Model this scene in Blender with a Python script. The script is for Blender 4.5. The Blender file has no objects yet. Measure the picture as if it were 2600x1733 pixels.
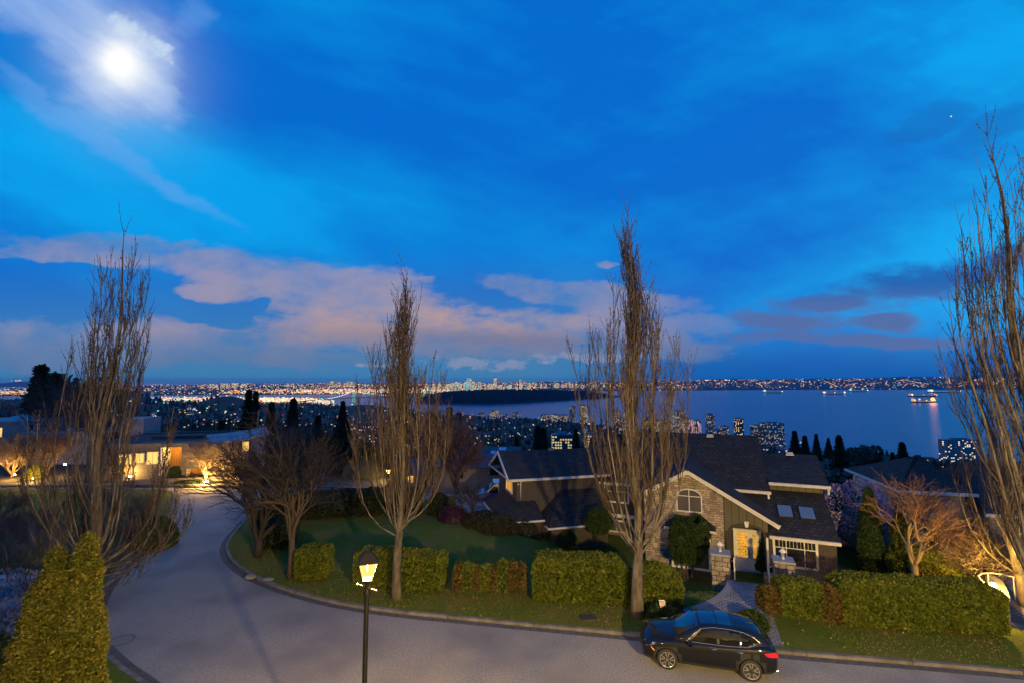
import bpy, bmesh, math, random
import numpy as np
from mathutils import Vector
R = math.radians
rng = np.random.default_rng(7)
random.seed(7)
scene = bpy.context.scene
COL = scene.collection

# ------------------------------------------------------------------ helpers turning image pixel positions into world positions
CAMZ = 10.0
FPX = 1200.0                                  # focal length on a 2600 px wide picture
PITCH = math.atan(99 / 1200.)
def ray(px, py):
    u = (px - 1300) / FPX; v = (866.5 - py) / FPX
    return (u, math.cos(PITCH) - v * math.sin(PITCH), math.sin(PITCH) + v * math.cos(PITCH))
def WZ(px, py, z=0.0):
    d = ray(px, py); t = (z - CAMZ) / d[2]
    return Vector((d[0] * t, d[1] * t, z))
def WD(px, py, D):
    d = ray(px, py); t = D / d[1]
    return Vector((d[0] * t, D, CAMZ + d[2] * t))
class Frame:
    """a vertical building plane: s runs along the front, off goes away from the street"""
    def __init__(s, o, deg):
        a = R(deg); s.o = o; s.e1 = (math.cos(a), math.sin(a)); s.e2 = (-math.sin(a), math.cos(a)); s.a = a
    def hp(s, px, py, off):
        d = ray(px, py); n = s.e2
        t = (n[0] * s.o[0] + n[1] * s.o[1] + off) / (d[0] * n[0] + d[1] * n[1])
        x, y = d[0] * t, d[1] * t
        return ((x - s.o[0]) * s.e1[0] + (y - s.o[1]) * s.e1[1], CAMZ + d[2] * t)
    def w(s, S, off, z):
        return Vector((s.o[0] + s.e1[0] * S + s.e2[0] * off, s.o[1] + s.e1[1] * S + s.e2[1] * off, z))

# ------------------------------------------------------------------ materials
def _n(nt, t, **kw):
    n = nt.nodes.new(t)
    for k, v in kw.items():
        setattr(n, k, v)
    return n
def c4(c): return (c[0], c[1], c[2], 1)
MATS = {}
def mat(name, col, col2=None, scale=3.0, detail=4, rough=.8, bump=0, bscale=40, metal=0, emit=None, estr=0,
        island=None, coat=0, spec=.5, contrast=(.35, .65), trans=0, alpha=1, stretch=None, col3=None, scale3=.4):
    m = bpy.data.materials.new(name); m.use_nodes = True; nt = m.node_tree
    b = nt.nodes['Principled BSDF']; L = nt.links.new
    b.inputs['Roughness'].default_value = rough; b.inputs['Metallic'].default_value = metal
    b.inputs['Base Color'].default_value = c4(col)
    b.inputs['Coat Weight'].default_value = coat; b.inputs['Coat Roughness'].default_value = .03
    b.inputs['Specular IOR Level'].default_value = spec
    b.inputs['Transmission Weight'].default_value = trans; b.inputs['Alpha'].default_value = alpha
    tc = _n(nt, 'ShaderNodeTexCoord'); src = tc.outputs['Object']
    if stretch:
        mp = _n(nt, 'ShaderNodeMapping'); mp.inputs['Scale'].default_value = stretch
        L(src, mp.inputs['Vector']); src = mp.outputs[0]
    out = None
    if col2:
        no = _n(nt, 'ShaderNodeTexNoise'); no.inputs['Scale'].default_value = scale; no.inputs['Detail'].default_value = detail
        L(src, no.inputs['Vector'])
        mr = _n(nt, 'ShaderNodeMapRange'); mr.inputs[1].default_value = contrast[0]; mr.inputs[2].default_value = contrast[1]
        L(no.outputs['Fac'], mr.inputs[0])
        mx = _n(nt, 'ShaderNodeMix', data_type='RGBA'); mx.inputs[6].default_value = c4(col); mx.inputs[7].default_value = c4(col2)
        L(mr.outputs[0], mx.inputs[0]); out = mx.outputs[2]
    if col3:
        no = _n(nt, 'ShaderNodeTexNoise'); no.inputs['Scale'].default_value = scale3; no.inputs['Detail'].default_value = 3
        L(src, no.inputs['Vector'])
        mr = _n(nt, 'ShaderNodeMapRange'); mr.inputs[1].default_value = .45; mr.inputs[2].default_value = .68
        L(no.outputs['Fac'], mr.inputs[0])
        mx = _n(nt, 'ShaderNodeMix', data_type='RGBA'); mx.inputs[7].default_value = c4(col3)
        if out: L(out, mx.inputs[6])
        else: mx.inputs[6].default_value = c4(col)
        L(mr.outputs[0], mx.inputs[0]); out = mx.outputs[2]
    if island:
        ge = _n(nt, 'ShaderNodeNewGeometry')
        cr = _n(nt, 'ShaderNodeValToRGB'); els = cr.color_ramp.elements
        els[0].position = 0; els[0].color = c4(island[0]); els[1].position = 1; els[1].color = c4(island[-1])
        for i, c in enumerate(island[1:-1]):
            e = els.new((i + 1) / (len(island) - 1)); e.color = c4(c)
        L(ge.outputs['Random Per Island'], cr.inputs[0])
        if out:
            mx = _n(nt, 'ShaderNodeMix', data_type='RGBA'); mx.inputs[0].default_value = .6
            L(out, mx.inputs[6]); L(cr.outputs[0], mx.inputs[7]); out = mx.outputs[2]
        else: out = cr.outputs[0]
    if out: L(out, b.inputs['Base Color'])
    if bump:
        nb = _n(nt, 'ShaderNodeTexNoise'); nb.inputs['Scale'].default_value = bscale; nb.inputs['Detail'].default_value = 5
        L(src, nb.inputs['Vector'])
        bp = _n(nt, 'ShaderNodeBump'); bp.inputs['Strength'].default_value = bump; bp.inputs['Distance'].default_value = .03
        L(nb.outputs['Fac'], bp.inputs['Height']); L(bp.outputs[0], b.inputs['Normal'])
    if emit:
        b.inputs['Emission Color'].default_value = c4(emit); b.inputs['Emission Strength'].default_value = estr
        if estr < 3: m.cycles.emission_sampling = 'NONE'
    MATS[name] = m
    return m
def brickmat(name, cols, mortar, bw, bh, msize=.012, rough=.85, bump=.4, offset=.5, var=.3, rot=0, squash=1.0):
    """courses laid in metres over the automatic face UVs"""
    m = bpy.data.materials.new(name); m.use_nodes = True; nt = m.node_tree; L = nt.links.new
    b = nt.nodes['Principled BSDF']; b.inputs['Roughness'].default_value = rough
    uv = _n(nt, 'ShaderNodeUVMap')
    mp = _n(nt, 'ShaderNodeMapping'); mp.inputs['Rotation'].default_value = (0, 0, rot); L(uv.outputs[0], mp.inputs[0])
    nz = _n(nt, 'ShaderNodeTexNoise'); nz.inputs['Scale'].default_value = 2.2; nz.inputs['Detail'].default_value = 3
    L(mp.outputs[0], nz.inputs['Vector'])
    wv = _n(nt, 'ShaderNodeVectorMath', operation='SCALE'); wv.inputs['Scale'].default_value = var * bh
    L(nz.outputs['Color'], wv.inputs[0])
    av = _n(nt, 'ShaderNodeVectorMath', operation='ADD'); L(mp.outputs[0], av.inputs[0]); L(wv.outputs[0], av.inputs[1])
    br = _n(nt, 'ShaderNodeTexBrick'); br.offset = offset; br.squash = squash; br.squash_frequency = 3
    br.inputs['Scale'].default_value = 1; br.inputs['Brick Width'].default_value = bw; br.inputs['Row Height'].default_value = bh
    br.inputs['Mortar Size'].default_value = msize; br.inputs['Mortar Smooth'].default_value = .2
    br.inputs['Color1'].default_value = (0, 0, 0, 1); br.inputs['Color2'].default_value = (1, 1, 1, 1); br.inputs['Mortar'].default_value = (.5, .5, .5, 1)
    L(av.outputs[0], br.inputs['Vector'])
    cr = _n(nt, 'ShaderNodeValToRGB'); els = cr.color_ramp.elements
    els[0].color = c4(cols[0]); els[1].color = c4(cols[-1])
    for i, c in enumerate(cols[1:-1]): e = els.new((i + 1) / (len(cols) - 1)); e.color = c4(c)
    L(br.outputs['Color'], cr.inputs[0])
    n2 = _n(nt, 'ShaderNodeTexNoise'); n2.inputs['Scale'].default_value = 1.1; n2.inputs['Detail'].default_value = 6; L(uv.outputs[0], n2.inputs['Vector'])
    mr = _n(nt, 'ShaderNodeMapRange'); mr.inputs[1].default_value = .3; mr.inputs[2].default_value = .7; mr.inputs[3].default_value = .55; mr.inputs[4].default_value = 1.25
    L(n2.outputs['Fac'], mr.inputs[0])
    ml = _n(nt, 'ShaderNodeVectorMath', operation='SCALE'); L(cr.outputs[0], ml.inputs[0]); L(mr.outputs[0], ml.inputs['Scale'])
    mx = _n(nt, 'ShaderNodeMix', data_type='RGBA'); L(br.outputs['Fac'], mx.inputs[0]); L(ml.outputs[0], mx.inputs[6]); mx.inputs[7].default_value = c4(mortar)
    L(mx.outputs[2], b.inputs['Base Color'])
    inv = _n(nt, 'ShaderNodeMath', operation='SUBTRACT'); inv.inputs[0].default_value = 1; L(br.outputs['Fac'], inv.inputs[1])
    sm = _n(nt, 'ShaderNodeMath', operation='MULTIPLY_ADD'); L(br.outputs['Color'], sm.inputs[0]); sm.inputs[1].default_value = .5; L(inv.outputs[0], sm.inputs[2])
    bp = _n(nt, 'ShaderNodeBump'); bp.inputs['Strength'].default_value = bump; bp.inputs['Distance'].default_value = .03
    L(sm.outputs[0], bp.inputs['Height']); L(bp.outputs[0], b.inputs['Normal'])
    MATS[name] = m; return m
def boardmat(name, col, dark, pitch=.4, gap=.035, vertical=True, rough=.75):
    m = bpy.data.materials.new(name); m.use_nodes = True; nt = m.node_tree; L = nt.links.new
    b = nt.nodes['Principled BSDF']; b.inputs['Roughness'].default_value = rough
    uv = _n(nt, 'ShaderNodeUVMap'); sp = _n(nt, 'ShaderNodeSeparateXYZ'); L(uv.outputs[0], sp.inputs[0])
    d = _n(nt, 'ShaderNodeMath', operation='DIVIDE'); L(sp.outputs[0 if vertical else 1], d.inputs[0]); d.inputs[1].default_value = pitch
    fr = _n(nt, 'ShaderNodeMath', operation='FRACT'); L(d.outputs[0], fr.inputs[0])
    lt = _n(nt, 'ShaderNodeMath', operation='LESS_THAN'); L(fr.outputs[0], lt.inputs[0]); lt.inputs[1].default_value = gap / pitch
    no = _n(nt, 'ShaderNodeTexNoise'); no.inputs['Scale'].default_value = 2.5; no.inputs['Detail'].default_value = 6
    tc = _n(nt, 'ShaderNodeTexCoord'); L(tc.outputs['Object'], no.inputs['Vector'])
    mr = _n(nt, 'ShaderNodeMapRange'); mr.inputs[3].default_value = .8; mr.inputs[4].default_value = 1.2; L(no.outputs['Fac'], mr.inputs[0])
    sc = _n(nt, 'ShaderNodeVectorMath', operation='SCALE'); sc.inputs[0].default_value = col; L(mr.outputs[0], sc.inputs['Scale'])
    mx = _n(nt, 'ShaderNodeMix', data_type='RGBA'); L(lt.outputs[0], mx.inputs[0]); L(sc.outputs[0], mx.inputs[6]); mx.inputs[7].default_value = c4(dark)
    L(mx.outputs[2], b.inputs['Base Color'])
    iv = _n(nt, 'ShaderNodeMath', operation='SUBTRACT'); iv.inputs[0].default_value = 1; L(lt.outputs[0], iv.inputs[1])
    bp = _n(nt, 'ShaderNodeBump'); bp.inputs['Strength'].default_value = .5; bp.inputs['Distance'].default_value = .02
    L(iv.outputs[0], bp.inputs['Height']); L(bp.outputs[0], b.inputs['Normal'])
    MATS[name] = m; return m
def facademat(name, wall, lit=.3, cell=(3.2, 2.9), hue=((1, .5, .14), (1, .74, .34), (.8, .95, .85)), estr=1.6, glass=(.02, .03, .05)):
    """far facade: wall with a grid of panes, some of them lit"""
    m = bpy.data.materials.new(name); m.use_nodes = True; nt = m.node_tree; L = nt.links.new
    m.cycles.emission_sampling = 'NONE'
    b = nt.nodes['Principled BSDF']; b.inputs['Roughness'].default_value = .6
    uv = _n(nt, 'ShaderNodeUVMap')
    dv = _n(nt, 'ShaderNodeVectorMath', operation='DIVIDE'); L(uv.outputs[0], dv.inputs[0]); dv.inputs[1].default_value = (cell[0], cell[1], 1)
    fl = _n(nt, 'ShaderNodeVectorMath', operation='FLOOR'); L(dv.outputs[0], fl.inputs[0])
    fr = _n(nt, 'ShaderNodeVectorMath', operation='FRACTION'); L(dv.outputs[0], fr.inputs[0])
    oi = _n(nt, 'ShaderNodeObjectInfo')
    ad = _n(nt, 'ShaderNodeVectorMath', operation='ADD'); L(fl.outputs[0], ad.inputs[0]); L(oi.outputs['Location'], ad.inputs[1])
    wn = _n(nt, 'ShaderNodeTexWhiteNoise'); L(ad.outputs[0], wn.inputs['Vector'])
    sp = _n(nt, 'ShaderNodeSeparateXYZ'); L(fr.outputs[0], sp.inputs[0])
    def rngmask(o, lo, hi):
        a = _n(nt, 'ShaderNodeMath', operation='GREATER_THAN'); L(o, a.inputs[0]); a.inputs[1].default_value = lo
        c = _n(nt, 'ShaderNodeMath', operation='LESS_THAN'); L(o, c.inputs[0]); c.inputs[1].default_value = hi
        k = _n(nt, 'ShaderNodeMath', operation='MULTIPLY'); L(a.outputs[0], k.inputs[0]); L(c.outputs[0], k.inputs[1]); return k.outputs[0]
    k = _n(nt, 'ShaderNodeMath', operation='MULTIPLY'); L(rngmask(sp.outputs[0], .15, .8), k.inputs[0]); L(rngmask(sp.outputs[1], .25, .8), k.inputs[1])
    ge = _n(nt, 'ShaderNodeNewGeometry'); gs = _n(nt, 'ShaderNodeSeparateXYZ'); L(ge.outputs['Normal'], gs.inputs[0])
    up = _n(nt, 'ShaderNodeMath', operation='LESS_THAN'); L(gs.outputs[2], up.inputs[0]); up.inputs[1].default_value = .5
    k2 = _n(nt, 'ShaderNodeMath', operation='MULTIPLY'); L(k.outputs[0], k2.inputs[0]); L(up.outputs[0], k2.inputs[1])
    on = _n(nt, 'ShaderNodeMath', operation='LESS_THAN'); L(wn.outputs['Value'], on.inputs[0]); on.inputs[1].default_value = lit
    em = _n(nt, 'ShaderNodeMath', operation='MULTIPLY'); L(k2.outputs[0], em.inputs[0]); L(on.outputs[0], em.inputs[1])
    e2 = _n(nt, 'ShaderNodeMath', operation='MULTIPLY'); L(em.outputs[0], e2.inputs[0]); e2.inputs[1].default_value = estr
    cr = _n(nt, 'ShaderNodeValToRGB'); cr.color_ramp.elements[0].color = c4(hue[0]); cr.color_ramp.elements[1].color = c4(hue[2]); cr.color_ramp.elements.new(.6).color = c4(hue[1])
    w2 = _n(nt, 'ShaderNodeTexWhiteNoise'); L(fl.outputs[0], w2.inputs['Vector']); L(w2.outputs['Value'], cr.inputs[0])
    mx = _n(nt, 'ShaderNodeMix', data_type='RGBA'); L(k2.outputs[0], mx.inputs[0]); mx.inputs[6].default_value = c4(wall); mx.inputs[7].default_value = c4(glass)
    L(mx.outputs[2], b.inputs['Base Color']); L(cr.outputs[0], b.inputs['Emission Color']); L(e2.outputs[0], b.inputs['Emission Strength'])
    MATS[name] = m; return m

# ------------------------------------------------------------------ geometry collector
class Geo:
    def __init__(s): s.V = []; s.F = []; s.M = []; s.n = 0
    def add(s, V, F, mi=0):
        V = np.asarray(V, float).reshape(-1, 3)
        if isinstance(F, np.ndarray): s.F.append((F + s.n)); s.M.append(np.full(len(F), mi))
        else:
            by = {}
            for f in F: by.setdefault(len(f), []).append(f)
            for k, fs in by.items(): s.F.append(np.array(fs) + s.n); s.M.append(np.full(len(fs), mi))
        s.V.append(V); s.n += len(V); return s
    def poly(s, pts, mi=0): return s.add([tuple(p) for p in pts], [tuple(range(len(pts)))], mi)
    def hexa(s, P, mi=0):      # P: 8 points, bottom 4 then top 4 (counter-clockwise)
        return s.add([tuple(p) for p in P], [(3, 2, 1, 0), (4, 5, 6, 7), (0, 1, 5, 4), (1, 2, 6, 5), (2, 3, 7, 6), (3, 0, 4, 7)], mi)
    def box(s, c, size, rot=0, mi=0, taper=1.0):
        x, y, z = size[0] / 2, size[1] / 2, size[2] / 2; ca, sa = math.cos(rot), math.sin(rot); P = []
        for zz, k in ((-z, 1), (z, taper)):
            for sx, sy in ((-1, -1), (1, -1), (1, 1), (-1, 1)):
                a, b = sx * x * k, sy * y * k
                P.append((c[0] + a * ca - b * sa, c[1] + a * sa + b * ca, c[2] + zz))
        return s.hexa(P, mi)
    def prism(s, pts, vec, mi=0):   # polygon pts (3D) extruded by vec
        n = len(pts); A = [tuple(p) for p in pts]; B = [tuple(Vector(p) + Vector(vec)) for p in pts]
        F = [tuple(range(n)), tuple(range(2 * n - 1, n - 1, -1))] + [(i, i + n, (i + 1) % n + n, (i + 1) % n) for i in range(n)]
        F[0] = tuple(reversed(F[0])); F[1] = tuple(reversed(F[1])); F[2:] = [tuple(reversed(f)) for f in F[2:]]
        return s.add(A + B, F, mi)
    def tube(s, P, r, sides=6, mi=0, cap=True):
        P = np.asarray(P, float); n = len(P); r = np.broadcast_to(np.asarray(r, float), (n,))
        T = np.gradient(P, axis=0); T /= np.linalg.norm(T, axis=1)[:, None] + 1e-9
        ref = np.array([0, 0, 1.]) if abs(T[0][2]) < .9 else np.array([1., 0, 0])
        A = np.cross(T, ref); A /= np.linalg.norm(A, axis=1)[:, None] + 1e-9; B = np.cross(T, A)
        an = np.arange(sides) * 2 * math.pi / sides
        V = P[:, None, :] + r[:, None, None] * (np.cos(an)[None, :, None] * A[:, None, :] + np.sin(an)[None, :, None] * B[:, None, :])
        i = np.arange(n - 1)[:, None] * sides; j = np.arange(sides)[None, :]; j2 = (j + 1) % sides
        F = np.stack([i + j, i + j2, i + sides + j2, i + sides + j], -1).reshape(-1, 4)
        base = s.n; s.add(V.reshape(-1, 3), F, mi)
        if cap and sides > 3:
            s.F.append(np.array([list(range(sides))[::-1]]) + base); s.M.append(np.array([mi]))
            s.F.append(np.array([list(range((n - 1) * sides, n * sides))]) + base); s.M.append(np.array([mi]))
        return s
    def lathe(s, c, prof, sides=16, mi=0, axis='z'):   # prof: (r, h) list
        P = []; n = len(prof)
        for r_, h in prof:
            for k in range(sides):
                a = 2 * math.pi * k / sides; x, y = r_ * math.cos(a), r_ * math.sin(a)
                P.append((c[0] + x, c[1] + y, c[2] + h) if axis == 'z' else (c[0] + x, c[1] + h, c[2] + y))
        F = []
        for i in range(n - 1):
            for k in range(sides):
                k2 = (k + 1) % sides; f = (i * sides + k, i * sides + k2, (i + 1) * sides + k2, (i + 1) * sides + k)
                F.append(f if axis == 'z' else f[::-1])
        F.append(tuple(range(sides))[::-1]); F.append(tuple(range((n - 1) * sides, n * sides)))
        return s.add(P, F, mi)
    def leaves(s, P, N, size, mi=0, aspect=1.6, jitter=.9, seed=0, up=0):
        """one small leaf-sized face at each point"""
        g = np.random.default_rng(seed + 11); n = len(P); P = np.asarray(P); N = np.asarray(N)
        D = N + g.normal(0, jitter, (n, 3)); D[:, 2] += up; D /= np.linalg.norm(D, axis=1)[:, None] + 1e-9
        Q = np.cross(D, g.normal(0, 1, (n, 3))); Q /= np.linalg.norm(Q, axis=1)[:, None] + 1e-9
        sz = (size * g.uniform(.55, 1.35, n))[:, None]
        a = P - Q * sz * .5; b = P + D * sz * aspect * .5 - 0 * Q; c = P + Q * sz * .5; d = P - D * sz * aspect * .4
        V = np.stack([P + D * sz * aspect * .6, P - Q * sz * .5, P - D * sz * aspect * .5, P + Q * sz * .5], 1).reshape(-1, 3)
        return s.add(V, np.arange(n * 4).reshape(-1, 4), mi)
    def build(s, name, mats, parent=None, smooth=False, uv=False, local=False, sharp=None):
        V = np.concatenate(s.V) if s.V else np.zeros((0, 3))
        off = Vector((0, 0, 0))
        if parent is not None and not local:
            p = parent
            while p.parent: p = p.parent
            off = p.location.copy(); V = V - np.array(off)
        me = bpy.data.meshes.new(name); me.vertices.add(len(V)); me.vertices.foreach_set('co', V.astype(np.float32).ravel())
        lv = np.concatenate([f.ravel() for f in s.F]); sizes = np.concatenate([np.full(len(f), f.shape[1]) for f in s.F])
        me.loops.add(len(lv)); me.loops.foreach_set('vertex_index', lv.astype(np.int32))
        me.polygons.add(len(sizes)); me.polygons.foreach_set('loop_start', np.concatenate([[0], np.cumsum(sizes)[:-1]]).astype(np.int32))
        me.polygons.foreach_set('loop_total', sizes.astype(np.int32))
        mi = np.concatenate(s.M); mats = mats if isinstance(mats, (list, tuple)) else [mats]
        for m in mats: me.materials.append(m)
        me.polygons.foreach_set('material_index', mi.astype(np.int32))
        me.polygons.foreach_set('use_smooth', np.full(len(sizes), bool(smooth)))
        me.update(calc_edges=True); me.validate()
        if uv: auto_uv(me)
        if sharp: me.set_sharp_from_angle(angle=R(sharp))
        o = bpy.data.objects.new(name, me); COL.objects.link(o)
        if parent is not None: o.parent = parent
        return o
def auto_uv(me):
    uvl = me.uv_layers.new(name='UVMap'); data = np.zeros((len(me.loops), 2), np.float32)
    co = np.zeros(len(me.vertices) * 3, np.float32); me.vertices.foreach_get('co', co); co = co.reshape(-1, 3)
    for p in me.polygons:
        n = np.array(p.normal); t = np.array((-n[1], n[0], 0.)); l = np.linalg.norm(t)
        t = t / l if l > .05 else np.array((1., 0, 0)); b = np.cross(n, t)
        idx = list(p.loop_indices); vi = list(p.vertices)
        data[idx, 0] = co[vi] @ t; data[idx, 1] = co[vi] @ b
    uvl.data.foreach_set('uv', data.ravel())

USEDLABEL = {}
def tag(o, label=None, cat=None, group=None, kind=None):
    if label: o['label'] = label
    if cat: o['category'] = cat
    if group: o['group'] = group
    if kind: o['kind'] = kind
    return o
def thing(name, loc, label, cat, group=None, rot=0):
    o = bpy.data.objects.new(name, None); COL.objects.link(o); o.location = loc; o.rotation_euler = (0, 0, rot)
    o.empty_display_size = .3
    return tag(o, label, cat, group)
def plabel(o, label): o['label'] = label; return o
def copy_tree(o, parent=None):
    c = o.copy(); COL.objects.link(c); c.parent = parent
    for ch in list(o.children): copy_tree(ch, c)
    return c
def lamp(name, loc, power, color, parent=None, radius=.08, local=None):
    d = bpy.data.lights.new(name, 'POINT'); d.energy = power; d.color = color; d.shadow_soft_size = radius
    o = bpy.data.objects.new(name, d); COL.objects.link(o)
    if parent is not None:
        o.parent = parent; o.location = Vector(loc) - parent.location
    else: o.location = loc
    return o

# ------------------------------------------------------------------ palette
WHITE = mat('white_paint', (.72, .71, .68), (.6, .59, .56), scale=3, rough=.5)
TRIM = mat('trim_paint', (.62, .58, .54), (.5, .47, .43), scale=2, rough=.6)
BLACKM = mat('black_metal', (.006, .006, .006), (.009, .009, .009), scale=8, rough=.6, spec=.2)
GLASSD = mat('window_glass', (.02, .025, .03), rough=.06, spec=.8)
BLIND = mat('blinds_behind_glass', (.11, .10, .085), (.08, .075, .065), scale=1, rough=.12, spec=.7, coat=.4)
STONE = brickmat('ledge_stone', [(.40, .30, .20), (.24, .18, .13), (.52, .42, .31), (.32, .26, .2), (.56, .44, .30)], (.10, .08, .06), .34, .14, .012, bump=1.0, var=.7, squash=.7)
STONE2 = brickmat('rubble_stone', [(.32, .25, .19), (.24, .19, .15), (.40, .33, .26), (.20, .17, .15)], (.08, .07, .06), .34, .24, .02, bump=1.2, var=.9, squash=.6)
SHAKE = brickmat('cedar_shingles', [(.010, .010, .011), (.018, .017, .018), (.034, .031, .031), (.014, .013, .015)], (.002, .002, .003), .30, .24, .03, bump=1.2, var=.25)
SHAKE2 = brickmat('grey_shingles', [(.05, .05, .055), (.07, .07, .075), (.09, .09, .09)], (.02, .02, .02), .3, .16, .01, bump=.6)
BOARD = boardmat('board_and_batten', (.10, .088, .055), (.03, .027, .02))
BOARD2 = boardmat('dark_board_siding', (.055, .047, .044), (.018, .016, .015), pitch=.14, gap=.02)
SIDING = boardmat('lap_siding', (.26, .22, .18), (.10, .08, .07), pitch=.2, gap=.02, vertical=False)
PANEL = boardmat('panel_cladding', (.15, .13, .10), (.08, .07, .055), pitch=.42, gap=.03, vertical=False)
FOUND = mat('foundation_concrete', (.17, .14, .12), (.12, .10, .09), scale=5, rough=.9)
BARK = mat('bark', (.13, .10, .07), (.045, .035, .026), scale=7, rough=.9, bump=.8, bscale=30, stretch=(1, 1, .35), col3=(.17, .16, .13), scale3=3)
TWIG = mat('twig_bark', (.075, .052, .032), (.05, .034, .025), scale=1.5, rough=.85)
TWIGR = mat('reddish_twig_bark', (.12, .06, .05), (.08, .045, .04), scale=1.5, rough=.85)
TWIGD = mat('dark_twig_bark', (.03, .023, .02), (.02, .016, .015), scale=2, rough=.85)
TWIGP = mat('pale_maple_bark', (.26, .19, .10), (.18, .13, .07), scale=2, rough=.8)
def leafmat(name, a, b, c, n2=None, scale=1.2):
    return mat(name, a, n2 or b, scale=scale, rough=.6, island=[a, b, c], spec=.25)
HEDGE = leafmat('hedge_leaf', (.022, .040, .003), (.088, .118, .006), (.15, .16, .010), (.10, .10, .009), scale=1.5)
HEDGEB = leafmat('bronzed_hedge_leaf', (.03, .034, .004), (.10, .062, .012), (.085, .088, .010), (.12, .052, .014), scale=1.6)
CEDAR = leafmat('golden_cedar_leaf', (.018, .028, .004), (.07, .078, .006), (.12, .115, .01), (.08, .055, .01), scale=2.2)
GREEN = leafmat('green_leaf', (.012, .028, .005), (.026, .05, .008), (.045, .07, .012))
DARKL = leafmat('dark_leaf', (.008, .014, .004), (.016, .024, .006), (.026, .032, .008))
BROWNL = leafmat('brown_green_leaf', (.016, .018, .007), (.028, .026, .01), (.04, .035, .014))
PURPLE = leafmat('purple_leaf', (.022, .006, .02), (.035, .01, .03), (.05, .014, .04))
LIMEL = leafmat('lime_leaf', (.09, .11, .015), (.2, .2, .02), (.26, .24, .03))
BLOSSOM = leafmat('pink_blossom', (.35, .25, .38), (.5, .38, .5), (.28, .2, .3))
PALEF = leafmat('pale_heather_leaf', (.10, .12, .12), (.22, .23, .26), (.3, .3, .34))
CONIF = leafmat('conifer_needles', (.008, .02, .012), (.016, .032, .016), (.025, .04, .018))
CONIFG = leafmat('conifer_bluegreen', (.03, .055, .04), (.045, .07, .05), (.06, .08, .055))
GRASS = mat('lawn_grass', (.06, .105, .010), (.12, .145, .016), scale=9, detail=9, rough=.9, bump=1.0, bscale=60, col3=(.14, .115, .03), scale3=.55, spec=.1)
ROAD = mat('asphalt', (.17, .16, .145), (.29, .275, .245), scale=15, detail=6, rough=.88, bump=.15, bscale=60, col3=(.16, .152, .148), scale3=.35, contrast=(.32, .68), spec=.3)
GUTTER = mat('gutter_concrete', (.055, .052, .05), (.09, .085, .08), scale=5, rough=.9, bump=.3)
KERB = mat('kerb_concrete', (.19, .17, .15), (.09, .082, .07), scale=2.2, rough=.9, bump=.3)
EARTH = mat('planting_bed_soil', (.035, .028, .02), (.06, .045, .03), scale=4, rough=1, bump=.8)
PAVER = brickmat('walk_pavers', [(.26, .25, .25), (.2, .19, .2), (.31, .29, .28)], (.05, .05, .05), .24, .16, .018, bump=.6, var=.5, rot=.4)
PAVERB = brickmat('border_pavers', [(.2, .2, .21), (.25, .24, .24)], (.06, .06, .06), .3, .22, .012, bump=.4)
PAVERO = brickmat('driveway_pavers', [(.34, .24, .16), (.28, .2, .13), (.4, .28, .18)], (.12, .09, .06), .22, .12, .012, bump=.5, rot=.5)
CONC = mat('driveway_concrete', (.30, .28, .27), (.22, .21, .2), scale=3, rough=.9, bump=.2)
GLOWW = mat('lamp_glow', (1, .8, .5), emit=(1, .62, .22), estr=14)
GLOWS = mat('lantern_bulb', (1, .8, .5), emit=(1, .72, .35), estr=30)
WINY = mat('lit_window_amber', (.2, .12, .02), (.3, .15, .03), scale=2, rough=.2, emit=(1, .42, .03), estr=.62)
WINY2 = mat('lit_window_warm', (.2, .12, .02), rough=.2, emit=(1, .58, .14), estr=1.3)
WOODO = boardmat('lit_timber', (.42, .2, .06), (.2, .08, .02), pitch=.25, gap=.03)
CHROME = mat('satin_chrome', (.6, .58, .55), rough=.25, metal=1)

# ------------------------------------------------------------------ camera
cam = bpy.data.cameras.new('camera'); cam.sensor_width = 36; cam.lens = FPX / 2600 * 36; cam.clip_end = 80000; cam.clip_start = .1
camo = bpy.data.objects.new('camera', cam); COL.objects.link(camo); camo.location = (0, 0, CAMZ); camo.rotation_euler = (math.pi / 2 + PITCH, 0, 0)
scene.camera = camo
scene.view_settings.view_transform = 'Standard'; scene.view_settings.look = 'None'; scene.view_settings.exposure = 0; scene.view_settings.gamma = 1
scene.cycles.max_bounces = 5; scene.cycles.diffuse_bounces = 2; scene.cycles.glossy_bounces = 3; scene.cycles.transparent_max_bounces = 8
scene.cycles.sample_clamp_indirect = 3; scene.cycles.caustics_reflective = False; scene.cycles.caustics_refractive = False
scene.cycles.use_denoising = True

# ------------------------------------------------------------------ sky at blue hour, moon behind thin cloud
def lin(r, g, b):
    f = lambda v: (v / 255 / 12.92 if v / 255 <= .04045 else ((v / 255 + .055) / 1.055) ** 2.4)
    return (f(r), f(g), f(b), 1)
W = bpy.data.worlds.new('World'); scene.world = W; W.use_nodes = True
W.cycles.sampling_method = 'MANUAL'; W.cycles.sample_map_resolution = 512
nt = W.node_tree; nt.nodes.clear(); L = nt.links.new
def setin(n, i, v):
    if isinstance(v, (int, float)): n.inputs[i].default_value = v
    elif isinstance(v, tuple): n.inputs[i].default_value = v
    else: L(v, n.inputs[i])
def m_(op, a, b=0.0, c=None, clamp=False):
    n = _n(nt, 'ShaderNodeMath', operation=op, use_clamp=clamp); setin(n, 0, a); setin(n, 1, b)
    if c is not None: setin(n, 2, c)
    return n.outputs[0]
def mixc(f, a, b):
    n = _n(nt, 'ShaderNodeMix', data_type='RGBA'); n.clamp_factor = True; setin(n, 0, f); setin(n, 6, a); setin(n, 7, b); return n.outputs[2]
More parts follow.
